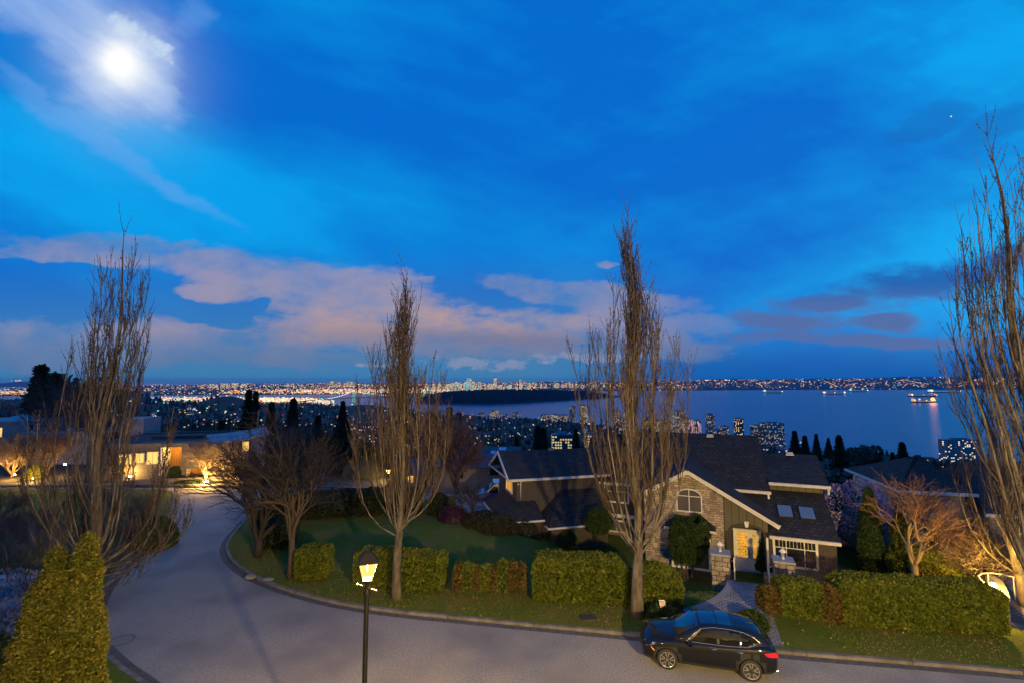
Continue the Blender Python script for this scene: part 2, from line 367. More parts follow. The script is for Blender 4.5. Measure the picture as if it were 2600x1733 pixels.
def sstep(v, lo, hi):
    n = _n(nt, 'ShaderNodeMapRange', interpolation_type='SMOOTHSTEP'); setin(n, 0, v); setin(n, 1, lo); setin(n, 2, hi); return n.outputs[0]
tc = _n(nt, 'ShaderNodeTexCoord'); sx = _n(nt, 'ShaderNodeSeparateXYZ'); L(tc.outputs['Generated'], sx.inputs[0])
X_, Y_, Z_ = sx.outputs
Yc = m_('MAXIMUM', Y_, .08)
TX = m_('DIVIDE', X_, Yc); TZ = m_('DIVIDE', Z_, Yc)
front = sstep(Y_, .08, .3)
def tpx(px, py): d = ray(px, py); return d[0] / d[1], d[2] / d[1]
def comb(x, y, z=0.0):
    n = _n(nt, 'ShaderNodeCombineXYZ'); setin(n, 0, x); setin(n, 1, y); setin(n, 2, z); return n.outputs[0]
def noise_(vec, scale, detail=5, rough=.55):
    n = _n(nt, 'ShaderNodeTexNoise'); L(vec, n.inputs['Vector']); n.inputs['Scale'].default_value = scale; n.inputs['Detail'].default_value = detail; n.inputs['Roughness'].default_value = rough
    return n
P2 = comb(TX, m_('MULTIPLY', TZ, 2.2))
nw = noise_(P2, 3.0, 4); sw = _n(nt, 'ShaderNodeSeparateColor'); L(nw.outputs['Color'], sw.inputs[0])
nw2 = noise_(P2, 13.0, 3); sw2 = _n(nt, 'ShaderNodeSeparateColor'); L(nw2.outputs['Color'], sw2.inputs[0])
WX = m_('ADD', TX, m_('ADD', m_('MULTIPLY', m_('SUBTRACT', sw.outputs[0], .5), .16), m_('MULTIPLY', m_('SUBTRACT', sw2.outputs[0], .5), .04)))
WY = m_('ADD', TZ, m_('ADD', m_('MULTIPLY', m_('SUBTRACT', sw.outputs[1], .5), .075), m_('MULTIPLY', m_('SUBTRACT', sw2.outputs[1], .5), .022)))
def blob(px, py, rx, ry, rot=0, X=None, Y=None, soft=False):
    cx, cz = tpx(px, py); rx /= 1200.; ry /= 1200.; a = R(rot); X = X or WX; Y = Y or WY
    dx = m_('SUBTRACT', X, cx); dz = m_('SUBTRACT', Y, cz)
    u = m_('ADD', m_('MULTIPLY', dx, math.cos(a) / rx), m_('MULTIPLY', dz, math.sin(a) / rx))
    v = m_('ADD', m_('MULTIPLY', dx, -math.sin(a) / ry), m_('MULTIPLY', dz, math.cos(a) / ry))
    d = m_('ADD', m_('MULTIPLY', u, u), m_('MULTIPLY', v, v))
    if soft: return m_('EXPONENT', m_('MULTIPLY', d, -1.0))
    return m_('SUBTRACT', 1.0, d)
def field(bl):
    o = None
    for b in bl:
        v = blob(*b); o = v if o is None else m_('MAXIMUM', o, v)
    return o
# clear sky: gradient + broad streaks
deep, azure, pale = lin(0, 106, 206), lin(2, 149, 227), lin(0, 172, 247)
az = m_('ADD', blob(2650, 150, 620, 380, 0, TX, TZ, True), blob(2450, 700, 500, 190, 10, TX, TZ, True))
az = m_('ADD', az, blob(100, 430, 700, 260, -10, TX, TZ, True))
az = m_('ADD', az, m_('MULTIPLY', blob(1100, 560, 650, 130, -12, TX, TZ, True), .5))
az = m_('ADD', az, m_('MULTIPLY', blob(900, 60, 500, 120, -25, TX, TZ, True), .3))
a20 = R(20)
P3 = comb(m_('ADD', m_('MULTIPLY', TX, .9), m_('MULTIPLY', TZ, -.45)), m_('ADD', m_('MULTIPLY', TX, .9), m_('MULTIPLY', TZ, 2.6)))
n3 = noise_(P3, 1.3, 6, .5)
P4 = comb(m_('ADD', m_('MULTIPLY', TX, .8), m_('MULTIPLY', TZ, .5)), m_('ADD', m_('MULTIPLY', TX, -1.1), m_('MULTIPLY', TZ, 3.0)))
n4 = noise_(P4, 1.5, 6, .55)
sel = sstep(TX, -.15, .25)
nn = m_('ADD', m_('MULTIPLY', n3.outputs[0], m_('SUBTRACT', 1.0, sel)), m_('MULTIPLY', n4.outputs[0], sel))
nfs = noise_(P3, 4.5, 7, .6)
az = m_('ADD', az, m_('ADD', m_('MULTIPLY', m_('SUBTRACT', nn, .48), 2.5), m_('MULTIPLY', m_('SUBTRACT', nfs.outputs[0], .5), .8)))
sky = mixc(az, deep, azure)
sky = mixc(m_('SUBTRACT', az, .75), sky, pale)
# towards the horizon
hz = sstep(TZ, .30, 0.0)
sky = mixc(m_('MULTIPLY', hz, m_('SUBTRACT', 1.0, sstep(TX, .1, .55)), None), sky, lin(66, 128, 176))
lowr = m_('MULTIPLY', sstep(TZ, .13, .02), sstep(TX, .0, .45))
sky = mixc(m_('MULTIPLY', lowr, .85), sky, lin(0, 92, 172))
# dusk clouds low in the sky
CL = [(230, 640, 380, 52, -4), (640, 690, 300, 62, -8), (-40, 600, 200, 36, 0), (880, 760, 330, 95, -6), (330, 610, 220, 36, -6), (1350, 735, 165, 50, -8),
      (1540, 765, 300, 52, -8), (1290, 840, 420, 62, 0), (620, 850, 460, 62, 0), (60, 850, 380, 60, 0), (1690, 872, 190, 50, -4), (1250, 880, 420, 40, 0), (300, 900, 520, 40, 0), (760, 905, 300, 36, 0), (1000, 840, 420, 75, 0),
      (560, 745, 130, 28, 0), (1535, 663, 30, 10, 0), (1080, 712, 30, 12, 0), (1750, 830, 120, 40, -5), (60, 905, 500, 40, 0)]
fld = field(CL)
HOLE = [(520, 800, 170, 30, -10), (640, 785, 60, 20, 25), (150, 690, 240, 26, -8)]
hol = field(HOLE)
nc = noise_(comb(TX, m_('MULTIPLY', TZ, 2.4)), 7, 9, .62)
nl_ = noise_(comb(m_('ADD', TX, 3.7), m_('MULTIPLY', TZ, 1.8)), 4.2, 8, .6)
fl = m_('ADD', m_('MINIMUM', fld, .75), m_('ADD', m_('MULTIPLY', m_('SUBTRACT', nc.outputs[0], .5), 2.4), m_('MULTIPLY', m_('SUBTRACT', nl_.outputs[0], .5), 1.7)))
fl = m_('SUBTRACT', fl, m_('MULTIPLY', m_('MAXIMUM', m_('ADD', hol, m_('MULTIPLY', m_('SUBTRACT', nc.outputs[0], .45), 2.2)), 0.0), 1.25))
cm = m_('MULTIPLY', m_('ADD', m_('MULTIPLY', sstep(fl, .02, .62), .62), m_('MULTIPLY', sstep(fl, .1, 1.3), .34)), .96)
warm = m_('ADD', blob(1100, 850, 480, 60, 0, TX, TZ, True), m_('MULTIPLY', blob(1000, 820, 420, 90, 0, TX, TZ, True), .7))
ccol = mixc(sstep(nl_.outputs[0], .36, .64), lin(90, 130, 186), lin(152, 148, 176))
ccol = mixc(sstep(TX, .15, .5), ccol, lin(96, 128, 186))
ccol = mixc(m_('MULTIPLY', warm, m_('ADD', .15, m_('MULTIPLY', sstep(nc.outputs[0], .3, .7), .85))), ccol, lin(190, 156, 148))
ccol = mixc(m_('MULTIPLY', blob(1300, 866, 400, 24, -2, TX, TZ, True), .8), ccol, lin(148, 118, 128))
ccol = mixc(m_('MULTIPLY', sstep(TZ, .14, .03), .8), ccol, lin(84, 118, 160))
sky = mixc(m_('MULTIPLY', cm, front), sky, ccol)
# slate dusk clouds on the right
DK = [(2340, 725, 300, 60, 8), (2100, 765, 200, 34, 4), (2250, 815, 120, 22, 0), (2000, 815, 190, 34, 0), (2600, 650, 130, 40, 10), (2180, 860, 420, 22, 0), (2330, 310, 170, 46, 20), (2520, 330, 160, 50, 20)]
fd = m_('ADD', field(DK), m_('ADD', m_('MULTIPLY', m_('SUBTRACT', nc.outputs[0], .5), 2.2), m_('MULTIPLY', m_('SUBTRACT', nl_.outputs[0], .5), 1.0)))
dm = m_('MULTIPLY', m_('MULTIPLY', sstep(fd, -.15, .85), mixc and m_('ADD', .4, m_('MULTIPLY', sstep(TZ, .35, .25), .6))), front)
sky = mixc(dm, sky, mixc(sstep(TZ, .14, .22), lin(76, 108, 168), lin(16, 98, 178)))
# low cumulus bank on the horizon
pb = noise_(comb(TX, m_('MULTIPLY', TZ, 1.6)), 26, 6, .6)
bank = m_('ADD', field([(1250, 918, 190, 17, 0), (1480, 905, 190, 22, 0), (960, 925, 60, 8, 0)]), m_('MULTIPLY', m_('SUBTRACT', pb.outputs[0], .52), 4.2))
sky = mixc(m_('MULTIPLY', m_('MULTIPLY', sstep(bank, .2, .9), .8), front), sky, lin(134, 146, 176))
gapb = m_('MULTIPLY', blob(1300, 905, 420, 14, 0, TX, TZ, True), .5)
# faint high streaks + halo round the moon
def rotc(k): return comb(m_('ADD', m_('MULTIPLY', TX, math.cos(R(-35))), m_('MULTIPLY', TZ, math.sin(R(-35)))), m_('MULTIPLY', m_('ADD', m_('MULTIPLY', TX, -math.sin(R(-35))), m_('MULTIPLY', TZ, math.cos(R(-35)))), k))
ns = noise_(rotc(5.0), 3.2, 8, .6)
nf = noise_(comb(TX, TZ), 22, 6, .65)
def streak(f, amt, lo=.25, hi=1.0): return m_('MULTIPLY', m_('MULTIPLY', sstep(m_('ADD', f, m_('MULTIPLY', m_('SUBTRACT', ns.outputs[0], .5), 1.8)), lo, hi), amt), front)
h1 = field([(190, 60, 300, 120, -38), (300, 170, 170, 150, -40), (390, 245, 110, 55, -45), (60, -20, 330, 120, -30)])
sky = mixc(streak(h1, .80, -.5, 1.3), sky, lin(150, 184, 236))
h2 = field([(110, 255, 210, 22, -35), (200, 330, 290, 34, -32), (420, 470, 200, 20, -32), (480, 45, 50, 60, -60)])
sky = mixc(streak(h2, .42, -.6, 1.2), sky, lin(110, 165, 232))
g1 = m_('MULTIPLY', m_('ADD', .72, m_('MULTIPLY', m_('SUBTRACT', ns.outputs[0], .35), 1.4)), m_('ADD', m_('MULTIPLY', blob(308, 160, 175, 140, -45, TX, TZ, True), .55), m_('MULTIPLY', blob(312, 160, 88, 78, -50, WX, WY, True), .75)))
sky = mixc(m_('MULTIPLY', m_('MULTIPLY', g1, 1.0), front), sky, lin(216, 228, 246))
puff = m_('MULTIPLY', sstep(m_('ADD', field([(330, 75, 90, 34, -40), (400, 130, 60, 24, -42)]), m_('MULTIPLY', m_('SUBTRACT', nf.outputs[0], .5), 3.4)), .0, 1.2), .75)
sky = mixc(m_('MULTIPLY', puff, front), sky, lin(206, 226, 242))
core = m_('MULTIPLY', blob(304, 156, 66, 50, -50, TX, TZ, True), m_('ADD', .82, m_('MULTIPLY', m_('SUBTRACT', ns.outputs[0], .4), .9)))
sky = mixc(m_('MULTIPLY', m_('MULTIPLY', sstep(core, .0, .95), 1.0), front), sky, (1.08, 1.06, 1.03, 1))
star = sstep(blob(2415, 296, 2.6, 2.0, 0, TX, TZ), 0, .6)
sky = mixc(m_('MULTIPLY', star, front), sky, (1, 1, 1, 1))
# below the horizon
sky = mixc(sstep(Z_, 0.0, -.06), sky, (.01, .03, .07, 1))
# a low physical sky, sun below the horizon, adds the last dusk light
st = _n(nt, 'ShaderNodeTexSky', sky_type='NISHITA'); st.sun_disc = False; st.sun_elevation = R(-3); st.sun_rotation = R(70)
bg1 = _n(nt, 'ShaderNodeBackground'); L(sky, bg1.inputs[0]); bg1.inputs[1].default_value = 1.0
bg2 = _n(nt, 'ShaderNodeBackground'); L(st.outputs[0], bg2.inputs[0]); bg2.inputs[1].default_value = .05
ads = _n(nt, 'ShaderNodeAddShader'); L(bg1.outputs[0], ads.inputs[0]); L(bg2.outputs[0], ads.inputs[1])
wo = _n(nt, 'ShaderNodeOutputWorld'); L(ads.outputs[0], wo.inputs[0])
md = bpy.data.lights.new('moon_light', 'SUN'); md.energy = .16; md.angle = R(6); md.color = (1, .96, .9)
mo = bpy.data.objects.new('moon_light', md); COL.objects.link(mo)
dv = Vector(ray(308, 152)); mo.rotation_euler = (-dv).to_track_quat('-Z', 'Y').to_euler()

# ------------------------------------------------------------------ ground
def smooth(t): t = np.clip(t, 0, 1); return t * t * (3 - 2 * t)
SH = np.array([(-2.6, 4300), (-1.1, 4200), (-.6, 4000), (-.42, 3800), (-.33, 2900), (-.25, 2600), (-.1, 2300), (0, 2150), (.17, 1800), (.33, 1500), (.5, 1260), (.68, 1100), (.9, 1010), (1.1, 960), (2.6, 900)])
def Dshore(a): return np.interp(a, SH[:, 0], SH[:, 1])
def terr(x, y):
    x = np.asarray(x, float); y = np.asarray(y, float)
    z = np.full(np.broadcast(x, y).shape, -.16)
    a = x / np.maximum(y, 1)
    edge = np.where(x < -18, 56., 41.)
    edge = 41 + 15 * smooth((-x - 17) / 5)
    z = z - 4.6 * smooth((y - edge) / 9)
    z = z - 1.6 * smooth((x - 0) / 4) * smooth((y - 22) / 6) * (1 - smooth((y - 41) / 9))
    s = np.clip((y - 62) / (Dshore(a) - 62), 0, 1.3)
    g = (1 - np.exp(-3.2 * s)) / (1 - math.exp(-3.2))
    z = np.where(y > 62, z - 145.3 * g, z)
    z = np.where(s > 1, -152.5, z)
    z = z + 95 * np.exp(-((a + .86) / .16) ** 2 - ((y - 1500) / 500) ** 2)
    z = z + 70 * np.exp(-((a + .60) / .07) ** 2 - ((y - 2300) / 350) ** 2) + 32 * np.exp(-((a + .31) / .055) ** 2 - ((y - 2550) / 230) ** 2)
    z = z + 2.5 * np.sin(x / 61.) * np.sin(y / 77.) * smooth((y - 120) / 300) * (s < .97)
    return z
def gridmesh(name, XS, YS, hf, mats, kind='structure', parent=None):
    X, Y = XS, YS; Z = hf(X, Y); r, c = X.shape
    V = np.stack([X, Y, Z], -1).reshape(-1, 3); i = np.arange(r - 1)[:, None] * c; j = np.arange(c - 1)[None, :]
    F = np.stack([i + j, i + j + 1, i + c + j + 1, i + c + j], -1).reshape(-1, 4)
    g = Geo(); g.add(V, F); o = g.build(name, mats, smooth=True)
    if kind: o['kind'] = kind
    return o
HILLS = mat('hillside_ground', (.006, .010, .008), (.012, .016, .012), scale=.05, detail=6, rough=1)
xs = np.concatenate([np.linspace(-420, -90, 16), np.linspace(-84, 84, 130), np.linspace(90, 420, 16)]); ys = np.concatenate([np.linspace(-150, -10, 10), np.linspace(-5, 62, 75)])
XX, YY = np.meshgrid(xs, ys); gridmesh('ground', XX, YY, terr, HILLS)
aa = np.linspace(-2.6, 2.6, 260); yy = 62 * (5200 / 62.) ** (np.linspace(0, 1, 150)); 
AA, Y2 = np.meshgrid(aa, yy); gridmesh('hillside', AA * Y2, Y2, lambda x, y: terr(x, y) - .02, HILLS)
g = Geo(); g.poly([(-60000, 300, -150), (60000, 300, -150), (60000, 60000, -150), (-60000, 60000, -150)])
WATER = bpy.data.materials.new('bay_water'); WATER.use_nodes = True; wn = WATER.node_tree; wb = wn.nodes['Principled BSDF']
wb.inputs['Base Color'].default_value = (.0, .05, .17, 1); wb.inputs['Roughness'].default_value = .22; wb.inputs['IOR'].default_value = 1.33
t_ = wn.nodes.new('ShaderNodeTexCoord'); mp_ = wn.nodes.new('ShaderNodeMapping'); mp_.inputs['Scale'].default_value = (.012, .05, 1)
wn.links.new(t_.outputs['Object'], mp_.inputs[0]); nz_ = wn.nodes.new('ShaderNodeTexNoise'); nz_.inputs['Detail'].default_value = 8; nz_.inputs['Scale'].default_value = 1.5
wn.links.new(mp_.outputs[0], nz_.inputs['Vector']); bp_ = wn.nodes.new('ShaderNodeBump'); bp_.inputs['Strength'].default_value = .55; bp_.inputs['Distance'].default_value = 4
wn.links.new(nz_.outputs['Fac'], bp_.inputs['Height']); wn.links.new(bp_.outputs[0], wb.inputs['Normal'])
o = g.build('water', WATER); o['kind'] = 'structure'

# far city land across the water
RID = np.array([(-2.6, 985), (-1.08, 984), (-.9, 978), (-.6, 974), (-.35, 972), (-.1, 970), (.17, 966.5), (.5, 962), (.83, 957.5), (1.1, 955), (2.6, 950)])
FRN = np.array([(-2.6, 1006), (-1.08, 1004), (-.6, 1001), (-.35, 999), (-.1, 998), (.2, 990.5), (.58, 988), (1.1, 987), (2.6, 986)])
def farY0(a): return 160 * 1200. / (np.interp(a, FRN[:, 0], FRN[:, 1]) - 965)
def far(a, t):
    y0 = farY0(a); y = y0 + 5200 * t
    top = np.interp(a, RID[:, 0], RID[:, 1]); zt = 10 - (top - 965) / 1200. * (y0 + 5200)
    z = -150 + (zt + 150) * t ** .75
    z = z + (6 * np.sin(a * 31) + 5 * np.sin(a * 77 + 2) + 2.5 * np.sin(a * 190)) * t
    return a * y, y, z
aa = np.linspace(-2.6, 2.6, 500); tt = np.linspace(0, 1, 14); AA, TT = np.meshgrid(aa, tt)
X, Y, Z = far(AA, TT); X = np.vstack([X, X[-1:]]); Y = np.vstack([Y, Y[-1:] + 900]); Z = np.vstack([Z, Z[-1:] * 0 - 151])
CITYG = mat('far_city_ground', (.012, .02, .035), (.03, .035, .045), scale=.004, detail=6, rough=1)
gridmesh('far_shore', X, Y, lambda x, y: Z, CITYG)
# mountains beyond
def ridge(name, pts, D, depth=2500, m=None):
    g = Geo(); P = []
    px = [p[0] for p in pts]; xs = np.linspace(px[0], px[-1], 80); top = np.interp(xs, px, [p[1] for p in pts]) + .5 * np.sin(xs * .09) + .3 * np.sin(xs * .31)
    rows = []
    for f, dd in ((0, -depth), (.55, -depth * .5), (1, 0), (.4, depth)):
        rows.append([(((x - 1300) / 1200.) * (D + dd), D + dd, (-150 + (10 - (t - 965) / 1200. * D + 150) * f)) for x, t in zip(xs, top)])
    V = np.array(rows).reshape(-1, 3); c = len(xs); i = np.arange(3)[:, None] * c; j = np.arange(c - 1)[None, :]
    g.add(V, np.stack([i + j, i + j + 1, i + c + j + 1, i + c + j], -1).reshape(-1, 4)); o = g.build(name, m, smooth=True); o['kind'] = 'structure'
MTN = mat('distant_hill', (.03, .06, .10), (.045, .08, .12), scale=.001, rough=1)  # blue of the distant haze is put into the hill colour
MTN2 = mat('farther_hill', (.05, .11, .2), (.06, .13, .22), scale=.001, rough=1)  # farther ridges carry still more haze blue in their colour
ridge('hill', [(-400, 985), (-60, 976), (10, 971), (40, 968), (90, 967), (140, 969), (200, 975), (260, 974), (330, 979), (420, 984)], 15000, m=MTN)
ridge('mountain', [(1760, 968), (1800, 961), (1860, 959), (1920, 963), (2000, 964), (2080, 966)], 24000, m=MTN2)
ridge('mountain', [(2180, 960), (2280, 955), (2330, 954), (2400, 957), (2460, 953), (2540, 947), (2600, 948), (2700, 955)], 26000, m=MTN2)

# forested park peninsula
aP = np.linspace(-.205, .232, 120); wl = lambda a: np.interp(a * 1200 + 1300, [1050, 1100, 1243, 1331, 1431, 1508, 1580], [1021, 1023, 1023.5, 1020, 1014.5, 1010, 1005])
tp = lambda a: np.interp(a * 1200 + 1300, [1050, 1080, 1120, 1177, 1265, 1376, 1486, 1545, 1580], [1015, 1000, 993, 988, 985, 986, 990, 998, 1003])
def park(a, t):
    y0 = 160 * 1200. / (wl(a) - 965); y = y0 + 1250 * t; zt = 10 - (tp(a) + 2 - 965) / 1200. * (y0 + 650)
    z = -150.5 + (zt - 22 + 150) * np.sin(np.clip(t, 0, 1) * math.pi) ** .45; return a * y, y, z
AA, TT = np.meshgrid(aP, np.linspace(0, 1, 14)); X, Y, Z = park(AA, TT)
gridmesh('park_peninsula', X, Y, lambda x, y: Z, mat('park_ground', (.01, .018, .016), rough=1))
def cones(pts, hs, ws, seed=0, k=6, tiers=2):
    """many ragged little spires in one mesh"""
    g = Geo(); r = np.random.default_rng(seed); n = len(pts); pts = np.asarray(pts)
    for t in range(tiers):
        zb = t / tiers * .85; zt = min(1.0, zb + .55) if t < tiers - 1 else 1.0; wr = (1 - zb) ** .8
        an = np.arange(k) * 2 * math.pi / k; ro = r.uniform(.6, 1.25, (n, k)) * ws[:, None] * wr
        bx = pts[:, None, 0] + ro * np.cos(an + r.uniform(0, 1, (n, 1))); by = pts[:, None, 1] + ro * np.sin(an); bz = pts[:, None, 2] + hs[:, None] * (zb + r.uniform(-.04, .04, (n, k)))
        base = np.stack([bx, by, bz], -1); apex = np.stack([pts[:, 0], pts[:, 1], pts[:, 2] + hs * zt], -1)[:, None, :]
        V = np.concatenate([base, apex], 1).reshape(-1, 3); o = np.arange(n)[:, None] * (k + 1); j = np.arange(k)[None, :]
        F = np.stack([o + j, o + (j + 1) % k, o + k + 0 * j], -1).reshape(-1, 3); g.add(V, F)
    return g
r = np.random.default_rng(3); n = 5200
a = r.uniform(-.205, .23, n); t = r.uniform(.01, .75, n) ; X, Y, Z = park(a, t)
fo = cones(np.stack([X, Y, Z - 2], -1), r.uniform(18, 36, n), r.uniform(7, 13, n), 5)
o = fo.build('park_forest', mat('park_forest_needles', (.006, .012, .022), (.012, .02, .03), scale=.02, rough=1)); tag(o, 'dark evergreen forest covering the low peninsula in the bay', 'forest', kind='stuff')

# ------------------------------------------------------------------ street, kerbs, lawns
def lawnz(x, y):
    x = np.asarray(x, float); y = np.asarray(y, float)
    return .10 - 1.55 * smooth((x - 0) / 4.5) * smooth((y - 22.6) / 4.5) * (1 - 0 * y)
def sheet(name, outline, hf, m, step=1.0, kind='structure', uv=False):
    bm = bmesh.new(); vs = [bm.verts.new((p[0], p[1], 0)) for p in outline]; f = bm.faces.new(vs)
    bmesh.ops.triangulate(bm, faces=bm.faces[:])
    xs = [p[0] for p in outline]; ys = [p[1] for p in outline]
    if step:
        for k in range(int((max(xs) - min(xs)) / step)):
            bmesh.ops.bisect_plane(bm, geom=bm.verts[:] + bm.edges[:] + bm.faces[:], plane_co=(min(xs) + (k + 1) * step, 0, 0), plane_no=(1, 0, 0))
        for k in range(int((max(ys) - min(ys)) / step)):
            bmesh.ops.bisect_plane(bm, geom=bm.verts[:] + bm.edges[:] + bm.faces[:], plane_co=(0, min(ys) + (k + 1) * step, 0), plane_no=(0, 1, 0))
    for v in bm.verts: v.co.z = float(hf(v.co.x, v.co.y))
    bmesh.ops.recalc_face_normals(bm, faces=bm.faces[:])
    for f in bm.faces:
        if f.normal.z < 0: f.normal_flip()
        f.smooth = True
    me = bpy.data.meshes.new(name); bm.to_mesh(me); bm.free(); me.materials.append(m)
    if uv: auto_uv(me)
    o = bpy.data.objects.new(name, me); COL.objects.link(o)
    if kind: o['kind'] = kind
    return o
def spline(P, n=8, closed=False):
    P = [np.array(p[:2], float) for p in P]; out = []
    for i in range(len(P) - 1):
        p0 = P[max(i - 1, 0)]; p1 = P[i]; p2 = P[i + 1]; p3 = P[min(i + 2, len(P) - 1)]
        for k in range(n):
            t = k / n; out.append(.5 * ((2 * p1) + (-p0 + p2) * t + (2 * p0 - 5 * p1 + 4 * p2 - p3) * t * t + (-p0 + 3 * p1 - 3 * p2 + p3) * t ** 3))
    out.append(P[-1]); return out
def offs(P, d):
    P = [np.array(p[:2]) for p in P]; out = []
    for i in range(len(P)):
        t = P[min(i + 1, len(P) - 1)] - P[max(i - 1, 0)]; t = t / (np.linalg.norm(t) + 1e-9); out.append(P[i] + np.array((-t[1], t[0])) * d)
    return out
# kerb on the house side, running from the right of the picture round the bend
KA = [(46, 10.5), (30, 14.3)] + [tuple(WZ(*q)[:2]) for q in [(2600, 1713), (1990, 1660), (1625, 1617), (1271, 1583), (940, 1548), (774, 1514), (663, 1476), (597, 1437), (573, 1402), (578, 1375), (600, 1345), (640, 1305), (690, 1272), (740, 1262)]] + [tuple(WZ(930, 1257)[:2]), tuple(WZ(1010, 1256)[:2])]
KAs = spline(KA, 8)
KB = [tuple(WZ(*q)[:2]) for q in [(-150, 1238), (250, 1242), (420, 1246), (446, 1262), (436, 1300), (414, 1345), (387, 1385), (326, 1430), (287, 1471)]] + [(-18.6, 22.2), (-16.6, 19.6), (-13.9, 17.6), (-12.1, 16.5), (-9, 14.6), (-5, 13.2), (2, 11.8), (12, 10), (24, 6.5), (44, 1)]
KBs = spline(KB, 8)
KCpx = [(-150, 1232), (200, 1232), (470, 1233), (700, 1236), (1010, 1242)]
roadpoly = KAs + [tuple(WZ(*q)[:2]) for q in reversed(KCpx)] + KBs
sheet('road', roadpoly, lambda x, y: 0 * x, ROAD, step=0)
def strip(name, P, w0, w1, z0, z1, m, side=1):
    A = offs(P, w0 * side); B = offs(P, w1 * side); g = Geo()
    n = len(P); V = [(p[0], p[1], z1) for p in A] + [(p[0], p[1], z1) for p in B] + [(p[0], p[1], z0) for p in A] + [(p[0], p[1], z0) for p in B]
    F = []
    for i in range(n - 1):
        F += [(i, i + 1, n + i + 1, n + i), (2 * n + i, 2 * n + i + 1, i + 1, i), (n + i, n + i + 1, 3 * n + i + 1, 3 * n + i)]
    g.add(V, F); o = g.build(name, m); o['kind'] = 'structure'; return o
# side: island lies to the right of travel KA (right->left going away) => negative offset
strip('kerb', KAs, 0, .16, -.1, .12, KERB, -1)
strip('gutter', KAs, -.3, -.003, -.02, .006, GUTTER, -1)
strip('kerb', KBs, 0, .16, -.1, .12, KERB, -1)
strip('gutter', KBs, -.3, -.003, -.02, .006, GUTTER, -1)
KCs = [tuple(WZ(*q)[:2]) for q in KCpx]
strip('kerb', KCs, 0, .3, -.1, .14, KERB, 1)
KJ = mat('kerb_joint', (.02, .018, .016), rough=1)
def joints(P, side):
    P = [np.array(p) for p in P]; acc = 0; g = Geo()
    for a_, b_ in zip(P[:-1], P[1:]):
        d_ = np.linalg.norm(b_ - a_); acc += d_
        if acc > 3.0 and a_[1] < 45:
            acc = 0; u_ = (b_ - a_) / (d_ + 1e-9); nn_ = np.array((-u_[1], u_[0])) * side; q = [a_ - nn_ * .004, a_ - nn_ * .004 + u_ * .022, a_ + nn_ * .162 + u_ * .022, a_ + nn_ * .162]
            g.prism([(p[0], p[1], .1225) for p in q], (0, 0, -.12))
    o = g.build('kerb_joints', KJ); o['kind'] = 'structure'
joints(KAs, -1); joints(KBs, -1)
isl = offs(KAs, -.158)
island = [p for p in isl] + [(-12, 40.6), (46, 40.5)]
sheet('lawn', island, lawnz, GRASS, step=1.0)
nb = offs(KBs, -.158)
sheet('verge', nb + [(44, -8), (-60, -8), (-60, 44.8)], lambda x, y: .10 + 0 * x, GRASS, step=0)
# far verge / planting in front of the modern house
sheet('garden_ground', [(-62, 45.9), (-12, 45.2), (-12, 50), (-20, 57), (-75, 57)], lambda x, y: .12 + 0 * x, EARTH, step=0)
# house driveway beyond the lawn, and the paved walk
dr = [tuple(WZ(*q, -.35)[:2]) for q in [(1125, 1268), (1118, 1312), (1180, 1340), (1330, 1330), (1330, 1268)]]
sheet('driveway', dr, lambda x, y: lawnz(x, y) + .06, CONC, step=1)
wk = spline([WZ(1863, 1473, .1), WZ(1858, 1492, .1), WZ(1835, 1517, .1), WZ(1790, 1540, .1), WZ(1740, 1556, .1), WZ(1690, 1580, .1), WZ(1660, 1606, .1)], 6)
wk2 = [WZ(1990, 1640, .1), WZ(1975, 1600, .1), WZ(1962, 1560, .1), WZ(1975, 1520, .1), WZ(1992, 1491, .1)]
sheet('walkway', [tuple(p) for p in wk] + [tuple(p[:2]) for p in wk2], lambda x, y: .107 + 0 * x, PAVER, step=0, uv=True)
strip('walkway_border', wk, 0, .3, .05, .125, PAVERB, 1 if False else -1)
pv = [tuple(WZ(*q, .1)[:2]) for q in [(2548, 1576), (2552, 1500), (2500, 1470), (2620, 1440), (2900, 1440), (2900, 1640), (2600, 1600)]]
sheet('driveway', pv, lambda x, y: .112 + 0 * x, PAVERO, step=0, uv=True)
bed = spline([WZ(1500, 1392, -1), WZ(1420, 1380, -.8), WZ(1330, 1372, -.5), WZ(1260, 1352, -.3), WZ(1215, 1330, -.2), WZ(1190, 1312, -.1)], 5)

